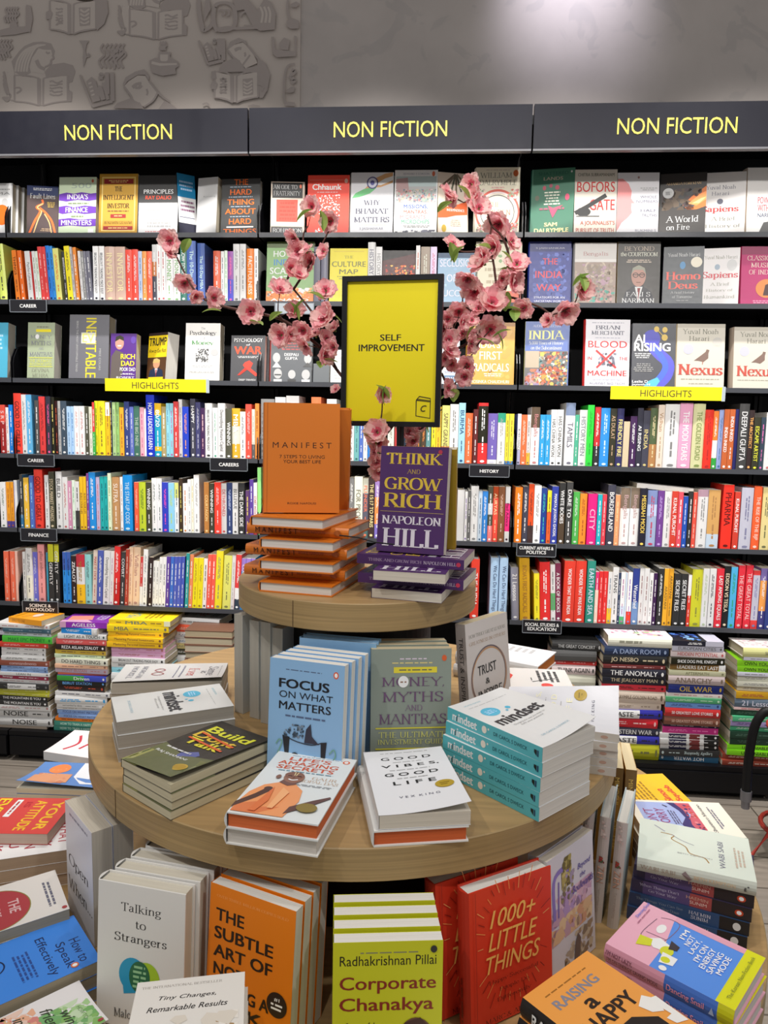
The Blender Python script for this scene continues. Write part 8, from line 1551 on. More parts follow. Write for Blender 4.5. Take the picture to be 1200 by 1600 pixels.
BRANCHES = [
('pink blossom branch spreading to the left of the yellow sign',[(0.0045,[(0.5358,-1.13,1.2387),(0.5155,-1.13,1.311),(0.4815,-1.13,1.386),(0.4556,-1.13,1.4178),(0.4259,-1.13,1.4602),(0.4071,-1.13,1.5272),(0.3595,-1.13,1.5866)]),(0.003,[(0.3595,-1.13,1.5866),(0.3448,-1.13,1.6005),(0.3628,-1.13,1.6423),(0.3771,-1.13,1.6734),(0.3806,-1.13,1.7009),(0.3895,-1.13,1.7146)]),(0.0028,[(0.3595,-1.13,1.5866),(0.3883,-1.13,1.6285),(0.4097,-1.13,1.6596),(0.4238,-1.13,1.6872),(0.4344,-1.13,1.7077)]),(0.0038,[(0.4259,-1.13,1.4602),(0.3671,-1.13,1.5057),(0.3158,-1.13,1.5301),(0.2237,-1.13,1.5471),(0.1683,-1.13,1.5645),(0.1425,-1.13,1.5891),(0.1243,-1.13,1.6208),(0.099,-1.13,1.6698)]),(0.0025,[(0.4556,-1.13,1.4178),(0.4332,-1.13,1.4603),(0.422,-1.13,1.4956),(0.425,-1.13,1.5589),(0.4284,-1.13,1.5799)]),(0.002,[(0.3671,-1.13,1.5057),(0.3304,-1.13,1.5302),(0.3267,-1.13,1.5583)])],[(0.0997,-1.141,1.6828,0.0246),(0.0957,-1.1365,1.6561,0.0133),(0.1228,-1.1212,1.6013,0.0227),(0.1514,-1.1404,1.5696,0.0152),(0.1895,-1.1387,1.5666,0.0227),(0.2694,-1.1353,1.5395,0.0265),(0.3352,-1.1522,1.5789,0.0246),(0.3643,-1.1385,1.6885,0.0227),(0.3707,-1.1335,1.6622,0.0235),(0.3984,-1.1267,1.6431,0.0227),(0.4282,-1.156,1.657,0.0171),(0.3556,-1.1473,1.6247,0.0189),(0.3753,-1.1562,1.6092,0.0171),(0.3975,-1.126,1.7534,0.0208),(0.4379,-1.1309,1.7246,0.0227),(0.3915,-1.1582,1.6565,0.0171),(0.4266,-1.1187,1.5854,0.0246),(0.3612,-1.1195,1.5426,0.0227),(0.3348,-1.1325,1.4909,0.0265),(0.3826,-1.1341,1.5018,0.0235),(0.3936,-1.1534,1.4679,0.0227),(0.4301,-1.1594,1.5196,0.0265),(0.4088,-1.1378,1.4909,0.0208),(0.4403,-1.1575,1.5372,0.0189),(0.4328,-1.152,1.4824,0.0189),(0.4292,-1.1498,1.4476,0.0208),(0.4519,-1.1587,1.4644,0.0189),(0.4539,-1.1405,1.3779,0.0114),(0.3549,-1.1415,1.4918,0.0171),(0.4466,-1.1246,1.5036,0.0189),(0.379,-1.1382,1.6198,0.0152)],[(0.3814,-1.145,1.7276),(0.4206,-1.145,1.7157),(0.1931,-1.145,1.5357),(0.1339,-1.145,1.6663),(0.3229,-1.145,1.5244),(0.3735,-1.145,1.5422),(0.3663,-1.145,1.5334),(0.2791,-1.145,1.5135),(0.413,-1.145,1.5667),(0.4529,-1.145,1.5218),(0.443,-1.145,1.4341),(0.425,-1.145,1.4304)],21),
('pink blossom branch rising to the right of the yellow sign',[(0.0045,[(0.5363,-1.13,1.2571),(0.589,-1.13,1.3262),(0.6294,-1.13,1.3818),(0.6748,-1.13,1.4267),(0.6894,-1.13,1.4573),(0.7263,-1.13,1.4778),(0.7526,-1.13,1.5049),(0.7746,-1.13,1.5516)]),(0.0035,[(0.7746,-1.13,1.5516),(0.7939,-1.13,1.5748),(0.8031,-1.13,1.5979),(0.805,-1.13,1.6371),(0.804,-1.13,1.6632),(0.7895,-1.13,1.6956),(0.7689,-1.13,1.7151),(0.7579,-1.13,1.7441),(0.7438,-1.13,1.7666)]),(0.0028,[(0.7939,-1.13,1.5748),(0.7831,-1.13,1.5978),(0.7747,-1.13,1.6436),(0.764,-1.13,1.6632),(0.7138,-1.13,1.6631),(0.7001,-1.13,1.6696)]),(0.0025,[(0.804,-1.13,1.5748),(0.8412,-1.13,1.5652),(0.8751,-1.13,1.5522),(0.9023,-1.13,1.5392),(0.9413,-1.13,1.5592),(0.9498,-1.13,1.5887)]),(0.0022,[(0.7517,-1.13,1.5315),(0.717,-1.13,1.5578),(0.7163,-1.13,1.581)]),(0.0025,[(0.6751,-1.13,1.4165),(0.6948,-1.13,1.3862),(0.7178,-1.13,1.4205),(0.7501,-1.13,1.4781),(0.7729,-1.13,1.505)]),(0.002,[(0.7689,-1.13,1.7151),(0.7663,-1.13,1.6924)]),(0.002,[(0.7579,-1.13,1.7441),(0.7273,-1.13,1.7635),(0.7108,-1.13,1.7604)]),(0.002,[(0.6894,-1.13,1.4573),(0.6949,-1.13,1.501),(0.7076,-1.13,1.5312)])],[(0.7262,-1.1331,1.7946,0.0218),(0.6769,-1.139,1.7738,0.02),(0.6888,-1.1322,1.7662,0.0164),(0.7334,-1.1408,1.7666,0.0182),(0.7404,-1.1483,1.7421,0.0237),(0.7862,-1.1181,1.7215,0.0273),(0.6916,-1.1182,1.679,0.0218),(0.7774,-1.1247,1.6742,0.0237),(0.8099,-1.1303,1.6826,0.02),(0.7539,-1.1468,1.6366,0.0255),(0.8214,-1.1504,1.6328,0.0255),(0.8148,-1.1479,1.5977,0.0237),(0.723,-1.1571,1.6053,0.0237),(0.7399,-1.1278,1.5848,0.0255),(0.7735,-1.1432,1.556,0.0291),(0.7872,-1.1244,1.589,0.0146),(0.7471,-1.1438,1.5459,0.0182),(0.7075,-1.1198,1.5461,0.0237),(0.6874,-1.1244,1.5285,0.0182),(0.714,-1.16,1.517,0.0164),(0.7342,-1.1512,1.5217,0.0146),(0.7733,-1.1218,1.5095,0.0309),(0.7327,-1.1403,1.4767,0.0218),(0.7399,-1.1188,1.4928,0.0182),(0.6885,-1.1433,1.4826,0.0218),(0.689,-1.1569,1.4579,0.0218),(0.6967,-1.1336,1.4368,0.0182),(0.7313,-1.1273,1.431,0.0237),(0.7244,-1.1487,1.4091,0.02),(0.6878,-1.1563,1.3846,0.02),(0.84,-1.146,1.5494,0.0218),(0.9253,-1.1195,1.5476,0.0273),(0.9567,-1.1282,1.589,0.0218),(0.8894,-1.155,1.5223,0.0146),(0.6794,-1.1497,1.505,0.0182),(0.7529,-1.1558,1.6507,0.0164),(0.7906,-1.1575,1.6054,0.0182),(0.7189,-1.1265,1.4983,0.0164),(0.6793,-1.1525,1.4449,0.0164),(0.8251,-1.1365,1.6163,0.0164)],[(0.6694,-1.145,1.7433),(0.6903,-1.145,1.6531),(0.6987,-1.145,1.6499),(0.8035,-1.145,1.6403),(0.801,-1.145,1.6209),(0.8105,-1.145,1.5428),(0.8034,-1.145,1.5559),(0.8207,-1.145,1.5363),(0.7288,-1.145,1.5947),(0.9481,-1.145,1.6004),(0.9528,-1.145,1.6036),(0.7593,-1.145,1.4798),(0.7892,-1.145,1.4867),(0.7417,-1.145,1.5061),(0.6884,-1.145,1.365),(0.7021,-1.145,1.3652),(0.7133,-1.145,1.7686),(0.7563,-1.145,1.6661),(0.7923,-1.145,1.4933)],22),
('short blossom stem rising in front of the yellow sign',[(0.0022,[(0.5557,-1.225,1.2148),(0.5536,-1.225,1.2597),(0.5555,-1.225,1.3006),(0.5587,-1.225,1.3362),(0.5583,-1.225,1.359)])],[(0.5585,-1.2295,1.3638,0.0171),(0.5513,-1.2338,1.2904,0.0256),(0.5534,-1.2247,1.2699,0.0199),(0.5495,-1.2348,1.2497,0.0185),(0.5571,-1.2262,1.2149,0.0227),(0.5524,-1.235,1.2319,0.0185)],[(0.5631,-1.24,1.3659),(0.5671,-1.24,1.3585),(0.5393,-1.24,1.2725)],23),
('blossom twig below the sign, right of the short front stem',[(0.0025,[(0.5594,-1.14,1.2278),(0.6116,-1.14,1.2696),(0.6406,-1.14,1.3024)]),(0.0022,[(0.6116,-1.14,1.2696),(0.6484,-1.14,1.3133),(0.6772,-1.14,1.3405)])],[(0.606,-1.1462,1.291,0.0227),(0.6227,-1.1505,1.2727,0.0199),(0.5924,-1.1493,1.3015,0.0171),(0.6311,-1.1346,1.2969,0.0171)],[(0.6409,-1.155,1.3024)],24)]
for b in BRANCHES: branch(*b)
# --- middle tier, standing ring
FOC = (.129, .2, .019, 'p', '8fbbe4', '8fbbe4', PW, 'X .12 .075 .8 .09 568 1;E .89 .085 .035 .028 e86030;E .89 .085 .02 .018 fff;T .47 .195 .68 .075 161820 k FOCUS;T .5 .285 .72 .055 161820 s ON WHAT;T .49 .375 .7 .065 161820 b MATTERS;X .15 .445 .85 .47 568 1;P 22252c .2,.62 .3,.63 .29,.78 .24,.78;P 22252c .72,.64 .8,.63 .78,.8 .73,.8;C 22252c .006 .25,.63 .4,.66 .6,.67 .74,.64;N .22 .52 .5 .63 456/345/789 40 .02;P 334 .52,.55 .58,.5 .6,.6 .7,.66 .5,.66;C 22252c .01 .3,.79 .38,.755 .46,.79;C 22252c .01 .56,.8 .65,.765 .73,.8;C 22252c .006 .24,.78 .26,.9 .36,1;C 22252c .006 .78,.8 .77,.9 .7,1;C 7a9 .008 .12,.7 .16,.66 .2,.68 .14,.78;C 7a9 .008 .84,.72 .9,.68 .92,.74 .84,.8', '', 0.0)
row('display_paperback', 'light blue paperback with a drawing of a face and bath, standing under the top tier', 'paperback book', .4115, -1.5504, A1, -103, 4, FOC, 4, 'standing books on the middle tier', side=.004)
row('display_hardback', 'plain light blue hardback standing behind the blue paperback row', 'hardback book', .441, -1.452, A1, -98.4, 3, (.138, .206, .018, 'h', '86b0d4', '7ba4c8', PW, '', '', 0.0), 2, 'standing books on the middle tier')
MON = (.138, .2, .022, 'p', '8a948a', '7c867c', PT, 'X .3 .075 .75 .095 dcd 1;X .22 .11 .8 .13 dc8 1;R .28 .155 .82 .205 e4d43a;X .3 .17 .8 .19 665 1;E .91 .08 .03 .026 d86030;T .52 .285 .78 .085 6a4a6e S MONEY,;E .4 .28 .065 .05 eee;X .35 .27 .45 .295 976 1;T .52 .41 .76 .085 6a4a6e S MYTHS;T .53 .505 .22 .05 7a5a7e S AND;T .52 .6 .84 .085 6a4a6e S MANTRAS;R .06 .672 .97 .684 d8d040;T .52 .735 .84 .05 d8d87a S THE ULTIMATE;T .52 .795 .86 .042 d8d87a S INVESTMENT GUIDE;R .06 .848 .97 .86 d8d040;T .5 .93 .6 .07 4a504a S DEVINA', '', 0.0)
row('display_paperback', 'sage green paperback with purple serif title, standing under the top tier', 'paperback book', .5684, -1.488, A1, -80, 5, MON, 3, 'standing books on the middle tier')
TRU = (.14, .216, .022, 'p', 'd8d0cc', 'b4aaa6', PT, 'T .5 .12 .86 .03 665 S HOW TRULY GREAT LEADERS;T .5 .185 .86 .03 a86 S GREATNESS IN OTHERS;O .5 .52 .42 .27 .012 a87;O .5 .52 .4 .255 .008 c96;O .49 .51 .4 .265 .006 556;T .45 .44 .44 .085 222 b TRUST;T .45 .55 .1 .05 333 b &;T .5 .66 .56 .085 222 b INSPIRE', 'T .42 .5 .6 .42 2a2626 s TRUST & INSPIRE;E .85 .5 .03 .25 666', 0.0)
row('display_paperback', 'pale paperback with copper circles, spine toward the front, standing right of the sage green one', 'paperback book', .731, -1.371, A1, -38, 6, TRU, 1, 'standing books on the middle tier')
for i in range(4):
    a = rad(160 - 5 * i)
    book('display_paperback', 'paperback standing with grey page edges outward, %s from the blue paperbacks' % ('first', 'second', 'third', 'fourth')[i], 'paperback book', stand(.436 + math.cos(rad(160)) * .0235 * i - .01 * (i == 3), -1.256 + math.sin(rad(160)) * .0235 * i + .012 * i, A1, 160 - 3 * i, 0),
         (.13, .198 + .004 * (i % 2), .0225, 'p', 'cfd0cc', 'ccc', 'b4aea2', '', '', 0.0), 'page-out paperbacks on the middle tier')
# --- middle tier, lying stacks
BLD = (.129, .197, .0132, 'p', '34302c', '2a2624', 'cfc4a4', 'P 6a6e4a 0,.58 .5,.66 1,.6 1,1 0,1;P a0a060 0,.74 .4,.7 .6,.8 .3,1 0,1;N .02 .66 .98 .98 787a48/8c8a58/565c3c/a8a878/46583a 60 .1;P 6068a8 .42,.64 .6,.55 .72,.6 .66,.74 .5,.78;P 9aa 0.36,.72 .5,.78 .4,.86;T .5 .17 .8 .12 e4e23c k Build;T .46 .305 .76 .115 e4c03c k Dont;T .46 .43 .66 .115 e4d83c k Talk;L e06030 .018 .12,.27 .86,.34;L e06030 .018 .1,.4 .84,.45;X .1 .6 .6 .64 ddd 1;T .4 .72 .6 .04 eee b RAJ SHAMANI;E .82 .84 .12 .06 c8a83c;E .82 .84 .1 .045 b89428', '', .012)
stack('display_paperback', 'black paperback with yellow title words', 'in the cream-paged pile by the orange robes', 'paperback book', .1938, -1.6357, A1, -35.4, BLD[:9] + (0.0,), 4, 'black paperbacks on the middle tier', 1.2, BLD)
MDC = 'T .3 .09 .3 .02 7bc s UPDATED EDITION;X .15 .14 .85 .155 bbb 1;E .3 .3 .13 .08 5bd;X .22 .265 .38 .335 bdf 3;E .56 .335 .035 .025 5bd;E .49 .37 .018 .013 5bd;T .5 .48 .78 .15 34343a k mindset;T .505 .6 .56 .025 999 s Changing the way you think to;T .5 .635 .4 .025 999 s fulfil your potential;T .5 .86 .5 .022 9bc s DR CAROL S DWECK'
MDS = 'T .2 .5 .28 .66 f2f2f2 k mindset;R .108 .38 .118 .8 1a2a3a;E .42 .5 .026 .27 f0e8da;E .465 .36 .008 .08 f0e8da;T .69 .5 .34 .26 1e5a66 s DR CAROL S DWECK;P 122 .925,.3 .95,.3 .95,.72 .925,.5;R .955 .3 .968 .72 246'
MND = (.131, .198, .0225, 'p', 'e6e6e6', '58b8c2', PW, MDC, MDS, 0.0)
stack('display_paperback', 'white paperback with teal spine', 'in the teal-spined pile', 'paperback book', .8364, -1.6556, A1, 45.2, MND, 5, 'teal-spined paperbacks on the middle tier', 1.6, MND[:9] + (.016,), 4)
stack('display_paperback', 'white paperback with a teal bubble', 'in the grey-paged pile at the left', 'paperback book', .0841, -1.433, A1, -60.7, (.124, .2, .0232, 'p', 'dcdcda', 'c8c8c6', 'a8a094', MDC, '', 0.0), 3, 'white paperbacks on the left of the middle tier', 1.0)
SAM = 'X .1 .04 .9 .055 999 1;T .5 .12 .6 .09 445 S Same;T .55 .2 .16 .05 445 S as;T .55 .3 .5 .1 c55 S Ever;X .1 .39 .9 .42 889 1;X .1 .45 .9 .47 889 1;C a66 .012 .3,.62 .4,.58 .6,.68 .7,.62 .6,.57 .4,.67 .3,.62;T .5 .78 .7 .05 778 S MORGAN;T .5 .87 .7 .05 778 S HOUSEL'
stack('display_paperback', 'pale paperback with a red looped line', 'in the rear left pile', 'paperback book', .0218, -1.2287, A1, -80.4, (.117, .214, .0212, 'p', 'd6d4d2', 'c4c2c0', 'b8b0a2', SAM, '', 0.0), 3, 'pale paperbacks at the rear left of the middle tier', 1.0, (.117, .214, .0212, 'p', 'd6d4d2', 'c4c2c0', 'b8b0a2', SAM, '', -.01))
LAS = 'X .2 .05 .86 .07 9ab 1;E .9 .075 .045 .028 e06a40;E .9 .075 .025 .018 eee;T .47 .115 .52 .058 d8603c b LIFE\'S;T .48 .19 .74 .058 d8603c b AMAZING;T .48 .265 .7 .058 d8603c b SECRETS;X .1 .31 .92 .335 79a 1;T .78 .395 .3 .04 caa88a S GAUR;T .73 .45 .46 .04 caa88a S GOPAL DAS;X .45 .5 .95 .53 aaa 2;P f0a068 .02,.86 .06,.7 .16,.58 .3,.52 .5,.52 .62,.6 .66,.75 .6,.98 .02,.98;P e08050 .02,.98 .04,.88 .3,.8 .2,.9 .5,.86 .3,.98;P 5a4038 .0,.94 .0,.86 .14,.72 .2,.64 .28,.66 .18,.78;E .24 .63 .05 .03 5a4038;P 6a4a40 .58,.94 .6,.84 .8,.72 .96,.64 .98,.66 .84,.77 .74,.84;P 7a564a .3,.52 .34,.46 .5,.46 .5,.53 .42,.56;E .43 .425 .12 .085 9a6e5a;E .25 .44 .03 .03 8a6250;E .42 .395 .115 .055 8a604e;L e8d8a0 .005 .41,.345 .42,.4;L e8d8a0 .005 .45,.345 .44,.4;C fff .009 .38,.462 .43,.474 .49,.457;C 4a3028 .006 .35,.415 .375,.408 .4,.414;C 4a3028 .006 .46,.41 .485,.404 .51,.41;L 7a5040 .006 .43,.42 .425,.44;P e07a48 .3,.6 .34,.8 .28,.96 .2,.96;P f6b47c .4,.6 .5,.66 .44,.9 .38,.9;E .79 .835 .115 .06 8f7a3a'
LIF = (.131, .198, .024, 'h', 'e2e6e6', 'd4d6d4', 'd86a34', LAS, '', 0.0)
book('display_hardback', 'white hardback with plain pages lying under the one with orange page edges', 'hardback book', flat(.3964, -1.7607, A1, -8.3), (.132, .196, .0245, 'h', 'e2e0dc', 'd4d2ce', 'd6cfc6', '', '', 0.0), 'white hardbacks at the front of the middle tier')
book('display_hardback', 'white hardback with a man in orange robes on the cover and orange page edges', 'hardback book', flat(.3985, -1.764, A1 + .025, -8.6), LIF, 'white hardbacks at the front of the middle tier')
GVC = 'X .08 .045 .92 .06 999 1;T .5 .155 .62 .05 222226 b G O O D;X .25 .215 .75 .23 aaa 1;T .52 .29 .7 .05 222226 b V I B E S,;X .25 .35 .75 .365 aaa 1;T .5 .43 .64 .05 222226 b G O O D;X .25 .49 .75 .505 aaa 1;T .5 .57 .5 .05 222226 b L I F E;T .5 .78 .46 .026 667 s V E X  K I N G;E .82 .665 .11 .058 b89a2c;X .75 .64 .89 .69 8a7010 2'
book('display_hardback', 'white hardback with orange page edges lying under the curled white paperback', 'hardback book', flat(.5998, -1.7476, A1, 12.4), (.134, .198, .0235, 'h', 'e2e0dc', 'd4d2ce', 'd0602c', '', '', 0.0), 'white hardbacks at the front of the middle tier')
book('display_paperback', 'white paperback with spaced black capitals and a gold seal at the middle tier front', 'paperback book', flat(.606, -1.745, A1 + .0245, 12.2), (.13, .198, .021, 'p', 'e8e8ec', 'ddd', PG, GVC, '', .014), 'white hardbacks at the front of the middle tier')
GVS = 'T .4 .5 .5 .3 998 s VEX KING;E .88 .5 .03 .2 b98'
gv = (.131, .198, .0145, 'p', 'dedee4', 'c8c2b8', PG, '', GVS, 0.0)
stack('display_paperback', 'white paperback with gold seal', 'in the pile behind the teal spines', 'paperback book', .985, -1.497, A1, 80, gv, 5, 'white paperbacks behind the teal-spined pile', 2.5, gv[:7] + (GVC.replace('222226', 'f6f2d0'), GVS, .04), 9)
stack('display_hardback', 'white hardback with orange page edges', 'at the rear right', 'hardback book', .905, -1.105, A1, 66, (.13, .2, .028, 'h', 'e4e4e8', 'ddd', 'c8742c', 'X .6 .3 .9 .8 bbb 6', '', 0.0), 2, 'orange-edged hardbacks at the rear right', 4, None, 3)
RED = 'P e44a40 0,.0 1,.0 1,.3 .6,.42 0,.3;T .55 .14 .5 .16 f0e0d8 k 7A;L 333 .012 .3,.6 .5,.85;L 333 .008 .36,.6 .5,.6;X .3 .66 .9 .9 444 4;E .14 .74 .1 .06 e44a40'
stack('display_paperback', 'white paperback with a red arrow pattern', 'in the rear right pile', 'paperback book', .955, -1.26, A1, 92, (.12, .198, .021, 'p', 'e6e2de', 'ddd', PG, RED, '', 0.0), 3, 'red and white paperbacks at the rear right', 3, None, 6)

# --- bottom tier, standing row around the lower drum
OPN = (.131, .198, .033, 'p', 'dcdce4', 'ddd', 'c9c0b0', 'X .12 .05 .9 .09 889 1;T .46 .5 .72 .12 2a2a32 S Open;T .5 .71 .9 .11 2a2a32 S When...', '', 0.0)
row('display_paperback', 'thick white paperback with large dark serif title, standing at the left of the bottom tier', 'paperback book', .0681, -1.5132, A2, -135, 0, OPN, 2, 'standing books on the bottom tier', step=.0345)
TLK = (.135, .207, .028, 'h', 'e6e4e0', 'dcdad6', 'd2cbbb', 'T .5 .165 .46 .075 2c2c30 S Talking;T .5 .27 .12 .05 2c2c30 S to;T .5 .375 .6 .075 2c2c30 S Strangers;E .42 .62 .16 .12 2a9cc8;P 2a9cc8 .3,.66 .32,.76 .46,.74;E .58 .63 .15 .115 a8cc30;P a8cc30 .56,.74 .68,.79 .68,.68;E .5 .625 .12 .11 2a6a48;X .42 .54 .58 .71 9c9 5;T .38 .9 .34 .06 444 S Malcolm', '', 0.0)
row('display_hardback', 'white hardback with blue and green speech bubbles, standing on the bottom tier', 'hardback book', .2137, -1.7449, A2, -99, 4, TLK, 4, 'standing books on the bottom tier', step=.0305, side=.006)
SUB = (.141, .206, .019, 'p', 'f08418', 'e07818', PW, 'T .5 .075 .84 .018 fcb068 S OVER THREE MILLION COPIES SOLD;T .25 .2 .34 .085 2a1c14 k THE;T .42 .325 .7 .085 2a1c14 k SUBTLE;T .42 .45 .7 .085 2a1c14 k ART OF;T .27 .575 .38 .085 2a1c14 k NOT;T .42 .7 .66 .085 2a1c14 k GIVING A;T .38 .82 .62 .085 2a1c14 k F CK;E .84 .66 .115 .085 2a1c1c;T .84 .625 .06 .025 fff b #1;X .77 .645 .91 .7 fff 2', '', 0.0)
row('display_paperback', 'orange paperback with heavy dark capitals, standing on the bottom tier', 'paperback book', .3703, -1.7444, A2, -111, 5, SUB, 4, 'standing books on the bottom tier', step=.0225)
CHA = (.138, .21, .019, 'p', 'cfd024', 'b8b820', PW, 'X .2 .06 .82 .075 886 1;T .5 .115 .88 .06 2a2412 s Radhakrishnan Pillai;T .5 .265 .88 .105 8a2a1c b Corporate;T .49 .395 .86 .105 8a2a1c b Chanakya;T .25 .515 .26 .042 222 s Successful;T .25 .57 .3 .042 222 s Management;T .22 .625 .2 .042 222 s the;E .76 .66 .19 .19 6a4638;P 4a2e26 .6,.62 .66,.5 .8,.47 .92,.56 .8,.53;E .915 .05 .03 .022 333', '', 0.0)
row('display_paperback', 'lime yellow paperback with dark red title, standing at the front of the bottom tier', 'paperback book', .5595, -1.8508, A2, -82, 4, CHA, 4, 'standing books on the bottom tier', step=.026)
def rays():
    s = []; r = random.Random(5)
    for k in range(44):
        a = 2 * math.pi * k / 44; q = r.uniform(.36, .44); e = q + r.uniform(.06, .13); c = ('e89050', '8a1c14', 'e8a060', 'a02418')[k % 4]
        p = lambda d: '%.3f,%.3f' % (.52 + d * math.cos(a), .42 + d * .95 * math.sin(a))
        if 0.07 < .52 + e * math.cos(a) < .97: s.append('L %s .004 %s %s' % (c, p(q), p(e)))
    return ';'.join(s)
THO = (.149, .202, .029, 'h', 'd83a22', 'c43420', PW, rays() + ';T .5 .23 .56 .125 f0b860 i 1000+;T .5 .39 .6 .125 f0b860 i LITTLE;T .5 .55 .66 .125 f0b860 i THINGS;T .5 .68 .6 .035 5a140c S Happy Successful;T .5 .75 .36 .035 5a140c S People Do;T .5 .82 .42 .035 5a140c S Differently;T .45 .95 .6 .035 5a140c S MARC & ANGEL;R .05 0 .057 1 b03020', 'X .6 .3 .95 .7 7a1c10 2', 0.0)
row('display_hardback', 'red hardback with gold hand lettering and rays, standing at the right of the bottom tier', 'hardback book', .7267, -1.7213, A2, -57, 5, THO, 2, 'standing books on the bottom tier', step=.04, side=-.03, blank=False)
BEY = (.134, .2, .016, 'p', 'd8d4dc', 'ddd', PG, 'N .05 .34 .95 .56 c8a0b8/d8b0c0/b898c8/e0c0d0 60 .1;N .05 .52 .95 .7 e0b890/d8a080/c8a0b0/e8c8a0 50 .1;N .3 .72 .95 .96 a08870/8a7868/b0a090/c8b8a0 40 .06;C 8a78c0 .03 .12,.5 .12,.2 .3,.14 .45,.18;L 7a68b0 .015 .2,.5 .22,.22;N .28 .06 .5 .3 b0a058/8a7c3c/c8b870/706430 50 .045;N .26 .2 .56 .42 786c58/988a60/a898b0 24 .04;T .78 .22 .3 .06 5a50a0 i Beyond;T .74 .29 .12 .04 5a50a0 i the;T .74 .37 .48 .06 5a50a0 i Boulevards;P 6a5a58 .5,.95 .54,.8 .6,.74 .66,.8 .62,.95', '', 0.0)
row('display_paperback', 'white paperback with a pastel watercolour scene, standing right of the red hardback', 'paperback book', .8555, -1.6375, A2, -41, 5, BEY, 2, 'standing books on the bottom tier')
ZEN = (.13, .195, .0185, 'h', 'b8c8cc', 'c6bcb4', PW, '', 'N .03 .2 .2 .8 c8b0a8/d8c8c0 10 .02;N .36 .25 .42 .75 b04038/4a6a4a/803030 10 .02;T .53 .5 .16 .62 c09078 s ZEN;T .77 .5 .24 .3 a89890 s The Art of Simple Living', 0.0)
for i in range(3):
    a = rad(-20)
    book('display_hardback', 'beige-spined hardback standing with a small red flower on its spine, %s from the pastel paperback' % ('third', 'second', 'first')[i], 'hardback book', stand(.9859 - math.cos(a) * .0265 * i, -1.4897 - math.sin(a) * .0265 * i + .004 * i, A2, -20 + 2 * i, -2), ZEN, 'beige-spined hardbacks on the bottom tier')
for i in range(3):
    book('display_paperback', 'paperback with a brown and gold spine standing behind the beige spines, %s from the right' % ('first', 'second', 'third')[i], 'paperback book', stand(1.0541 - .0245 * i, -1.3025 + .006 * i, A2, -8 - 3 * i, 0), (.129, .198, .021, 'p', 'b8852e', '7a5828@.3:a87830', 'e0cfa8', '', 'T .25 .5 .3 .4 e8c060 s MINDFUL;T .7 .5 .3 .3 d8b050 s OF THE', 0.0), 'gold-spined paperbacks on the bottom tier')

# --- bottom tier, lying stacks
WAC = 'C a8803c .008 .72,.2 .7,.32 .6,.3 .48,.42 .34,.46 .3,.58 .2,.62;C 889 .005 .72,.3 .62,.38 .55,.5;L aab .008 .88,.14 .76,.24;V .3 .5 .03 .3 aaa s BETH KEMPTON;T .45 .735 .62 .05 889 s WABI SABI;X .2 .84 .7 .94 cba 3'
WAB = (.14, .186, .024, 'h', 'dfe8dc', 'ccd0c4', PW, WAC, 'T .18 .5 .3 .32 a89888 s WABI SABI;L 877 .02 .4,.3 .46,.8;T .66 .5 .34 .26 d8b890 s BETH KEMPTON;N .9 .3 .94 .7 555 4 .02', 0.0)
WHE = (.129, .19, .0232, 'p', '3c3450', '3a3452@.1:5c4c7c@.5:a84c4c@.68:2a2428', PW, '', 'T .24 .32 .34 .26 c8c0dc S When Things Don\'t;T .27 .66 .24 .26 c8c0dc S Go Your Way;T .56 .32 .18 .24 d8a898 s HAEMIN;T .57 .66 .14 .24 f0d0c8 s SUNIM;E .9 .5 .035 .24 c84828;E .9 .5 .02 .15 fff', 0.0)
THS = (.129, .19, .0232, 'p', '2c4468', '2c3a5c@.1:2c4c78@.76:1c1c22', PW, '', 'T .26 .32 .4 .24 8a98a8 S The Things You Can See;T .28 .66 .3 .24 8a98a8 S When You Slow Down;T .6 .32 .18 .26 dde S HAEMIN;T .6 .66 .14 .26 dde S SUNIM;E .9 .5 .032 .3 ddd', 0.0)
zz = A2
for i, (s, w) in enumerate(((THS, 'navy blue paperback, lower of two, in the pile under the pale green hardback'), (THS, 'navy blue paperback, upper of two, in the pile under the pale green hardback'), (WHE, 'purple and red spined paperback, lower of two, under the pale green hardback'), (WHE, 'purple and red spined paperback, upper of two, right under the pale green hardback'))):
    book('display_paperback', w, 'paperback book', flat(1.214 - .003 * (3 - i), -1.5275 + .002 * i, zz, 70.5 - .7 * i), s, 'pile at the right of the bottom tier'); zz += .0236
book('display_hardback', 'pale green hardback with a fine gold crack line, on the right pile', 'hardback book', flat(1.2148, -1.5234, zz, 73.3), WAB, 'pile at the right of the bottom tier')
DON = 'R .12 .08 .94 .66 a8b8e8;P d06070 .12,.5 .4,.54 .6,.6 .94,.46 .94,.66 .12,.66;P 3a3470 .12,.46 .3,.44 .5,.52 .7,.5 .94,.42 .94,.5 .6,.58 .3,.54 .12,.56;N .14 .55 .92 .65 d06070/b84858/e08890/3a3470/d85040 40 .03;T .45 .17 .56 .1 a04878 s DON\'T;T .45 .29 .6 .1 a04878 s WORRY;X .3 .37 .7 .45 668 3;L 446 .012 .8,.4 .86,.36;T .5 .74 .8 .045 445 S Shunmyo Masuno;X .2 .81 .85 .87 889 2'
stack('display_paperback', 'cream paperback with a blue and pink landscape', 'behind the pale green hardback', 'paperback book', 1.2799, -1.3253, A2, 92, (.132, .192, .0208, 'p', 'f2eede', 'e8e4d4', PW, DON, '', 0.0), 4, 'cream paperbacks at the right of the bottom tier', 2.0, None, 2)
SQU = 'E .8 .2 .13 .085 3c9cdc;R .04 .3 .9 .36 d86090;X .1 .42 .8 .68 a07818 6;T .3 .78 .4 .08 d84838 k Simon;T .36 .9 .5 .08 d84838 k Squibb'
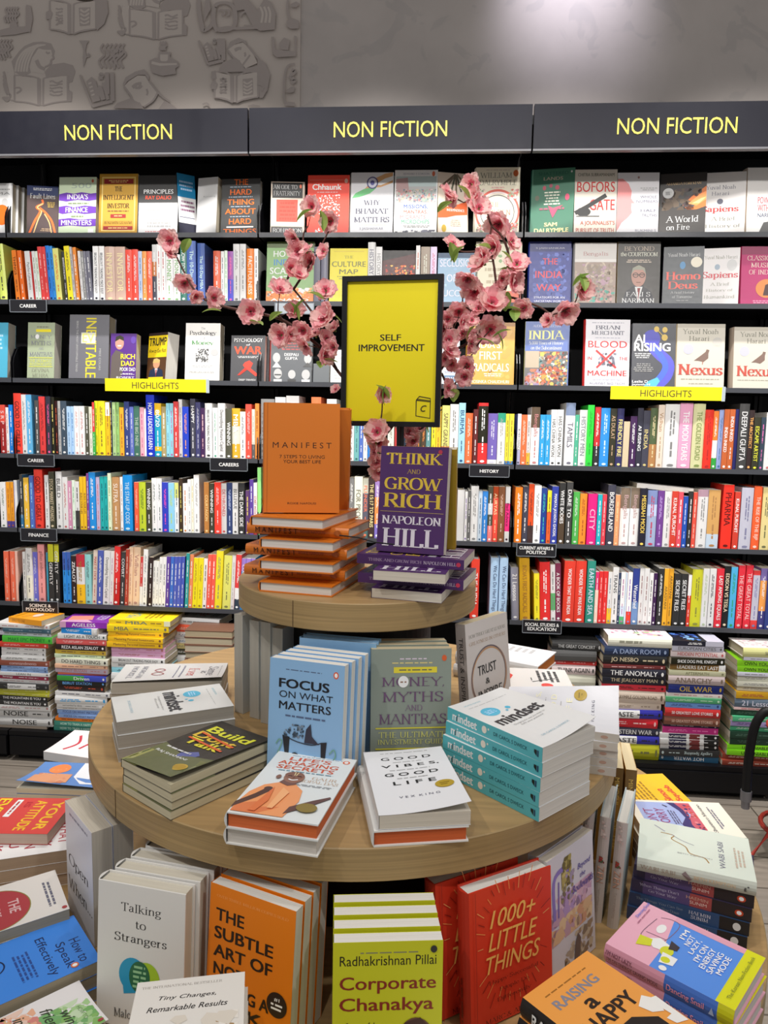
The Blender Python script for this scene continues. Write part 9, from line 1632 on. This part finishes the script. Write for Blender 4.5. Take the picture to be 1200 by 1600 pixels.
stack('display_paperback', 'yellow paperback with a blue disc and pink title', 'behind the cream landscape book', 'paperback book', 1.2402, -1.1665, A2, 101, (.14, .21, .021, 'p', 'f2bc24', 'e0ac1c', PW, SQU, '', 0.0), 3, 'yellow paperbacks at the right of the bottom tier', 2.0, None, 3)
LZC = 'P 5a94ec .0,.36 .42,.36 .42,.36 .9,.3 .9,.86 .0,.86;P e4e420 0,.86 .9,.86 1,.84 1,1 0,1;R .9 .3 1 .86 e8a8bc;C 86647a .004 .85,.2 .9,.28 .85,.36 .5,.34 .4,.26 .42,.16 .8,.18;L 86647a .004 .5,.18 .52,.34;E .66 .26 .09 .035 f4f4f4;P f4f4f4 .3,.3 .4,.22 .5,.3 .44,.42 .34,.44;P d8dc30 .22,.18 .4,.16 .42,.26 .3,.28;E .34 .4 .09 .05 d8dc30;P 3a343c .38,.4 .54,.38 .5,.46 .42,.46;P f4f4f4 .12,.4 .3,.38 .3,.5 .16,.5;E .2 .43 .05 .035 d8dc30;E .06 .45 .04 .03 f4f4f4;T .74 .43 .18 .045 fff b I\'M;T .68 .49 .2 .045 fff b NOT;T .62 .55 .28 .045 fff b LAZY,;T .56 .61 .32 .045 fff b I\'M ON;T .53 .67 .38 .045 fff b ENERGY;T .52 .73 .4 .045 fff b SAVING;T .54 .79 .34 .045 fff b MODE;T .82 .05 .34 .035 6a78d8 b Dancing Snail;X .5 .08 .95 .095 b06a88 1;T .5 .93 .8 .03 6a7a30 s The Korean Non-Fiction Book'
LZS = 'T .13 .32 .22 .24 6a3a4a b I\'M NOT LAZY,;T .24 .66 .42 .26 6a3a4a b I\'M ON ENERGY SAVING MODE;T .655 .5 .28 .4 e898a8 b Dancing Snail;P aabbd8 .83,.7 .85,.3 .87,.7'
LAZ = (.137, .185, .0272, 'h', 'f0b4c8', 'd898ac@.49:4470c4@.885:c8c818', PW, LZC, LZS, 0.0)
stack('display_hardback', 'pink, blue and yellow hardback with a cartoon person', 'at the right front', 'hardback book', 1.0913, -1.7625, A2, 51, LAZ, 3, 'pink and blue hardbacks on the bottom tier', 1.0)
RAC = 'X .1 .08 .85 .1 a06a28 1;T .46 .18 .62 .075 8a8a98 k RAISING;T .46 .3 .14 .075 2a1c14 k a;T .5 .42 .7 .11 2a1c14 k HAPPY;P 221a18 .1,.6 .3,.52 .6,.52 .8,.62 .8,.8 .5,.9 .2,.8;E .56 .66 .09 .05 eee;E .57 .66 .04 .025 222;P f4f2ee .76,.5 .9,.46 .98,.54 .9,.62 .8,.58;P f4f2ee .9,.5 1,.52 .98,.75 .86,.72 .84,.66 .92,.66;X .2 .86 .8 .94 2a1c14 2'
RAI = (.14, .205, .028, 'h', 'f2a44c', '1e1a1c', PW, RAC, 'T .3 .5 .4 .5 ddd k RAISING A', 0.0)
stack('display_hardback', 'orange hardback with black spine and a round black face', 'at the front right', 'hardback book', .9441, -1.9516, A2, 43, RAI, 4, 'orange and black hardbacks on the bottom tier', 1.0)
ATO = 'T .42 .055 .74 .018 888078 S THE INTERNATIONAL BESTSELLER;T .48 .155 .52 .04 2c2a2c i Tiny Changes,;T .49 .235 .72 .04 2c2a2c i Remarkable Results;N .05 .3 .95 .62 ddd6cc/e6e0d8/d8d0c4 30 .1;T .5 .42 .84 .14 a88a64 b Atomic;T .5 .6 .8 .13 a88a64 b Habits;X .2 .74 .8 .8 aaa 2'
stack('display_paperback', 'off-white paperback with tan title letters', 'in the pile before the orange row', 'paperback book', .3739, -2.0812, A2, 13.6, (.129, .198, .0205, 'p', 'e0dcd6', 'd4d0ca', PT, ATO, '', 0.0), 8, 'off-white paperbacks on the bottom tier', 1.6)
WIN = 'N .3 .02 1 .42 8ab868/7ab068/a8cc90/7ab070/c8dcb8 110 .08;N .02 .35 .7 .75 e09888/d88880/e8b090/d8b080/e8c8b8 110 .08;N .4 .5 1 .98 a8c878/d88868/c8d8a0/e0a898 110 .08;T .6 .1 .3 .03 6a8a5a s HOW TO;T .56 .19 .3 .07 3c4434 i win;T .5 .29 .56 .08 3c4434 i friends;T .55 .37 .14 .035 4c5444 i and;T .48 .46 .66 .08 3c4434 i influence;T .45 .6 .5 .08 3c4434 i people;T .4 .86 .7 .06 333 b DALE;E .93 .04 .03 .02 a44'
stack('display_paperback', 'white paperback with green and red watercolour blots', 'at the front left corner', 'paperback book', .046, -1.892, A2, -44, (.11, .188, .0245, 'p', 'e8e4e4', 'ddd', 'b0a488', WIN, '', 0.0), 2, 'watercolour paperbacks at the front left', 1, (.11, .188, .0245, 'p', 'e8e4e4', 'ddd', 'b0a488', WIN, '', -.012))
SPK = 'T .66 .09 .46 .075 1a2c5c s How to;T .66 .2 .5 .085 1a2c5c s Speak;T .55 .31 .74 .085 1a2c5c s Effectively;X .3 .4 .85 .52 2a4c94 4;O .4 .66 .13 .085 .008 16264c;O .66 .72 .1 .065 .008 16264c;E .9 .17 .045 .028 d87040;E .9 .17 .025 .018 eee'
stack('display_paperback', 'blue paperback with navy title', 'at the left edge', 'paperback book', -.035, -1.7743, A2, -46.5, (.127, .198, .0198, 'p', '3f86e0', '3878cc', 'a89c84', SPK, '', 0.0), 3, 'blue paperbacks at the left of the bottom tier', 1.0)
HAP = 'E .55 .52 .44 .27 a83c42;O .55 .52 .44 .27 .006 884;T .55 .37 .3 .08 d8b0b0 k THE;T .55 .5 .3 .06 d8b0b0 k ART OF;T .55 .64 .74 .09 d8b0b0 k HAPPINESS;X .2 .07 .85 .14 667 2;E .93 .03 .03 .02 a44'
stack('display_paperback', 'white paperback with a dark red oval', 'behind the navy title', 'paperback book', -.123, -1.672, A2, -52.2, (.122, .196, .0192, 'p', 'dcd6d0', 'd0cac4', 'a0947c', HAP, '', 0.0), 4, 'white and red paperbacks at the left of the bottom tier', 1.0)
WHA = 'T .5 .09 .6 .09 b0404c b WHAT;T .45 .23 .76 .09 b0404c b TO SAY;T .5 .37 .64 .09 b0404c b WHEN;T .5 .51 .5 .09 b0404c b YOU;T .5 .65 .62 .09 b0404c b TALK;T .5 .79 .4 .09 b0404c b TO'
stack('display_paperback', 'white paperback with dark red capitals', 'under the red paperback', 'paperback book', -.214, -1.429, A2, -67, (.13, .2, .0228, 'p', 'eceaea', 'ddd', 'b09880', WHA, '', 0.0), 3, 'white paperbacks at the left of the bottom tier', 1.2)
ATT = 'T .5 .13 .8 .1 f0c030 k YOUR;T .5 .3 .84 .11 f0c030 k ATTITUDE;T .2 .42 .16 .06 c03038 k IS;R .06 .5 .56 .56 eee;X .1 .51 .5 .55 a33 1;T .46 .68 .86 .12 f6d232 k EVERY;T .42 .84 .8 .12 f6d232 k THING'
book('display_paperback', 'red paperback with big yellow capitals lying behind the white pile at the left', 'paperback book', flat(-.24, -1.355, A2 + .0705, -85), (.13, .2, .021, 'p', 'd84a44', 'c43c38', 'c8b0a0', ATT, '', 0.0), 'lying books at the left of the bottom tier')
ONE = 'P e4e6ea .0,.0 .86,.0 .9,.3 .6,.46 0,.5;T .5 .12 .6 .06 889 s One Thing;T .45 .24 .5 .06 889 s to Know;T .4 .36 .2 .05 889 s Is;E .28 .72 .2 .12 e8854a;N .2 .64 .36 .8 f0a070 12 .03;P d89870 .5,.5 .9,.46 .98,.6 .96,.9 .6,.92 .5,.7;N .5 .5 .96 .9 c88060/e0a880/a86048/d08868 24 .08'
stack('display_paperback', 'blue paperback with a white shirt and orange disc', 'at the rear left', 'paperback book', -.262, -1.06, A2, -88, (.13, .2, .013, 'p', '5c86c4', '4c76b4', 'd8cfb8', ONE, '', 0.0), 2, 'blue paperbacks at the rear left', 2, (.13, .2, .013, 'p', '5c86c4', '4c76b4', 'd8cfb8', ONE, '', .018))
book('display_paperback', 'white paperback with red curves and a lifted cover beyond the orange disc book', 'paperback book', flat(-.115, -1.03, A2, 80), (.12, .19, .022, 'p', 'e8e0e0', 'ddd', 'e0d8c4', 'C c03848 .03 .2,.2 .5,.3 .8,.2;C c03848 .03 .3,.4 .6,.5 .8,.8;X .2 .7 .8 .9 d89 3', '', .02), 'blue paperbacks at the rear left')
book('display_paperback', 'yellow paperback peeking over the bottom picture edge in front of the lime yellow one', 'paperback book', flat(.405, -2.0, A2, 2), (.13, .19, .008, 'p', 'e6d41e', 'd4c41a', PW, '', '', 0.0), 'lying books at the front edge')
book('display_paperback', 'cream paperback lying at the bottom picture edge beside the orange and black pile', 'paperback book', flat(.742, -2.062, A2, 25), (.13, .19, .05, 'p', 'e6dcc4', 'd8ceb4', PW, 'X .2 .1 .8 .2 aaa 2', '', 0.0), 'lying books at the front edge')

# ------------------------------------------------------------------ fire extinguisher stand on the floor at the right, and a ceiling lamp
def extinguisher(x, y):
    t = thing('fire_extinguisher', 'black fire extinguisher with blue label and hose in a red wire stand', 'fire extinguisher', Matrix.Translation((x, y, 0)))
    m = MB(); m.lathe([(.02, .055), (.07, .06), (.078, .08), (.078, .42), (.07, .46), (.045, .49), (.025, .5), (.02, .53)], mat('1c1c22', .35, 'plain'), 36); cy = m.build('cylinder', t, False)
    m = MB(); m.lathe([(.0784, .17), (.0788, .171), (.0788, .23), (.0784, .231)], mat('3a78d8', .4, 'plain'), 36); m.lathe([(.0784, .26), (.0788, .261), (.0788, .37), (.0784, .371)], mat('4a5a6a', .4, 'plain'), 36); m.build('label', cy)
    red = mat('a83a30', .4, 'plain'); m = MB()
    for z, r in ((.08, .1), (.40, .1)): m.tube([(r * math.cos(k * math.pi / 12), r * math.sin(k * math.pi / 12), z) for k in range(25)], .0075, red, 8)
    for a in (200, 320, 80): 
        c, s = math.cos(rad(a)), math.sin(rad(a)); m.tube([(.1 * c, .1 * s, .41), (.1 * c, .1 * s, .08), (.17 * c, .17 * s, .006)], .0075, red, 8)
    m.build('wire_stand', t)
    m = MB(); m.box((-.02, -.012, .53), (.02, .012, .57), mat('22222a', .4, 'plain')); m.tube([(-.01, 0, .57), (.03, 0, .6), (.09, 0, .6)], .006, mat('22222a', .4, 'plain'), 8); m.build('valve', t)
    H = Vector((x, y, 0)); P = [Vector(p) - H for p in HOSE]; q = []
    m = MB(); P = [Vector((-.015, 0, .55))] + P
    for i in range(len(P) - 1):
        a, b, c, d = P[max(i - 1, 0)], P[i], P[i + 1], P[min(i + 2, len(P) - 1)]
        for k in range(6):
            u = k / 6; q.append(.5 * (2 * b + (c - a) * u + (2 * a - 5 * b + 4 * c - d) * u * u + (3 * b - a - 3 * c + d) * u ** 3))
    q.append(P[-1]); m.tube(q, .0135, mat('141416', .5, 'plain'), 10); h = m.build('hose', t, True)
    m = MB(); d = (P[-1] - P[-2]).normalized(); m.tube([P[-1] - d * .002, P[-1] + d * .03, P[-1] + d * .032, P[-1] + d * .055], [.0165, .0165, .012, .012], mat('8a8a90', .35, 'plain', .6), 12); n = m.build('nozzle', h)
HOSE = [(1.7208,-0.47,0.4699),(1.6837,-0.47,0.464),(1.6587,-0.47,0.4202),(1.6491,-0.47,0.3441),(1.6468,-0.47,0.2718),(1.6476,-0.47,0.2076)]
extinguisher(1.82, -0.44)
def lamp(x, y, z):
    t = thing('track_spotlight', 'black track spotlight whose lower edge shows at the top picture edge', 'lamp', Matrix.Translation((x, y, z)))
    m = MB(); m.lathe([(.001, 0), (.034, 0), (.038, .006), (.038, .12), (.02, .13)], mat('0e0e14', .4, 'plain'), 28); m.build('lamp_head', t)
    m = MB(); m.tube([(0, 0, .125), (0, 0, .5)], .006, mat('0e0e14', .4, 'plain'), 8); m.build('drop_rod', t)
lamp(-0.1526, -1.0000, 2.2514)
for o in (_curve_ob,): bpy.data.objects.remove(o)
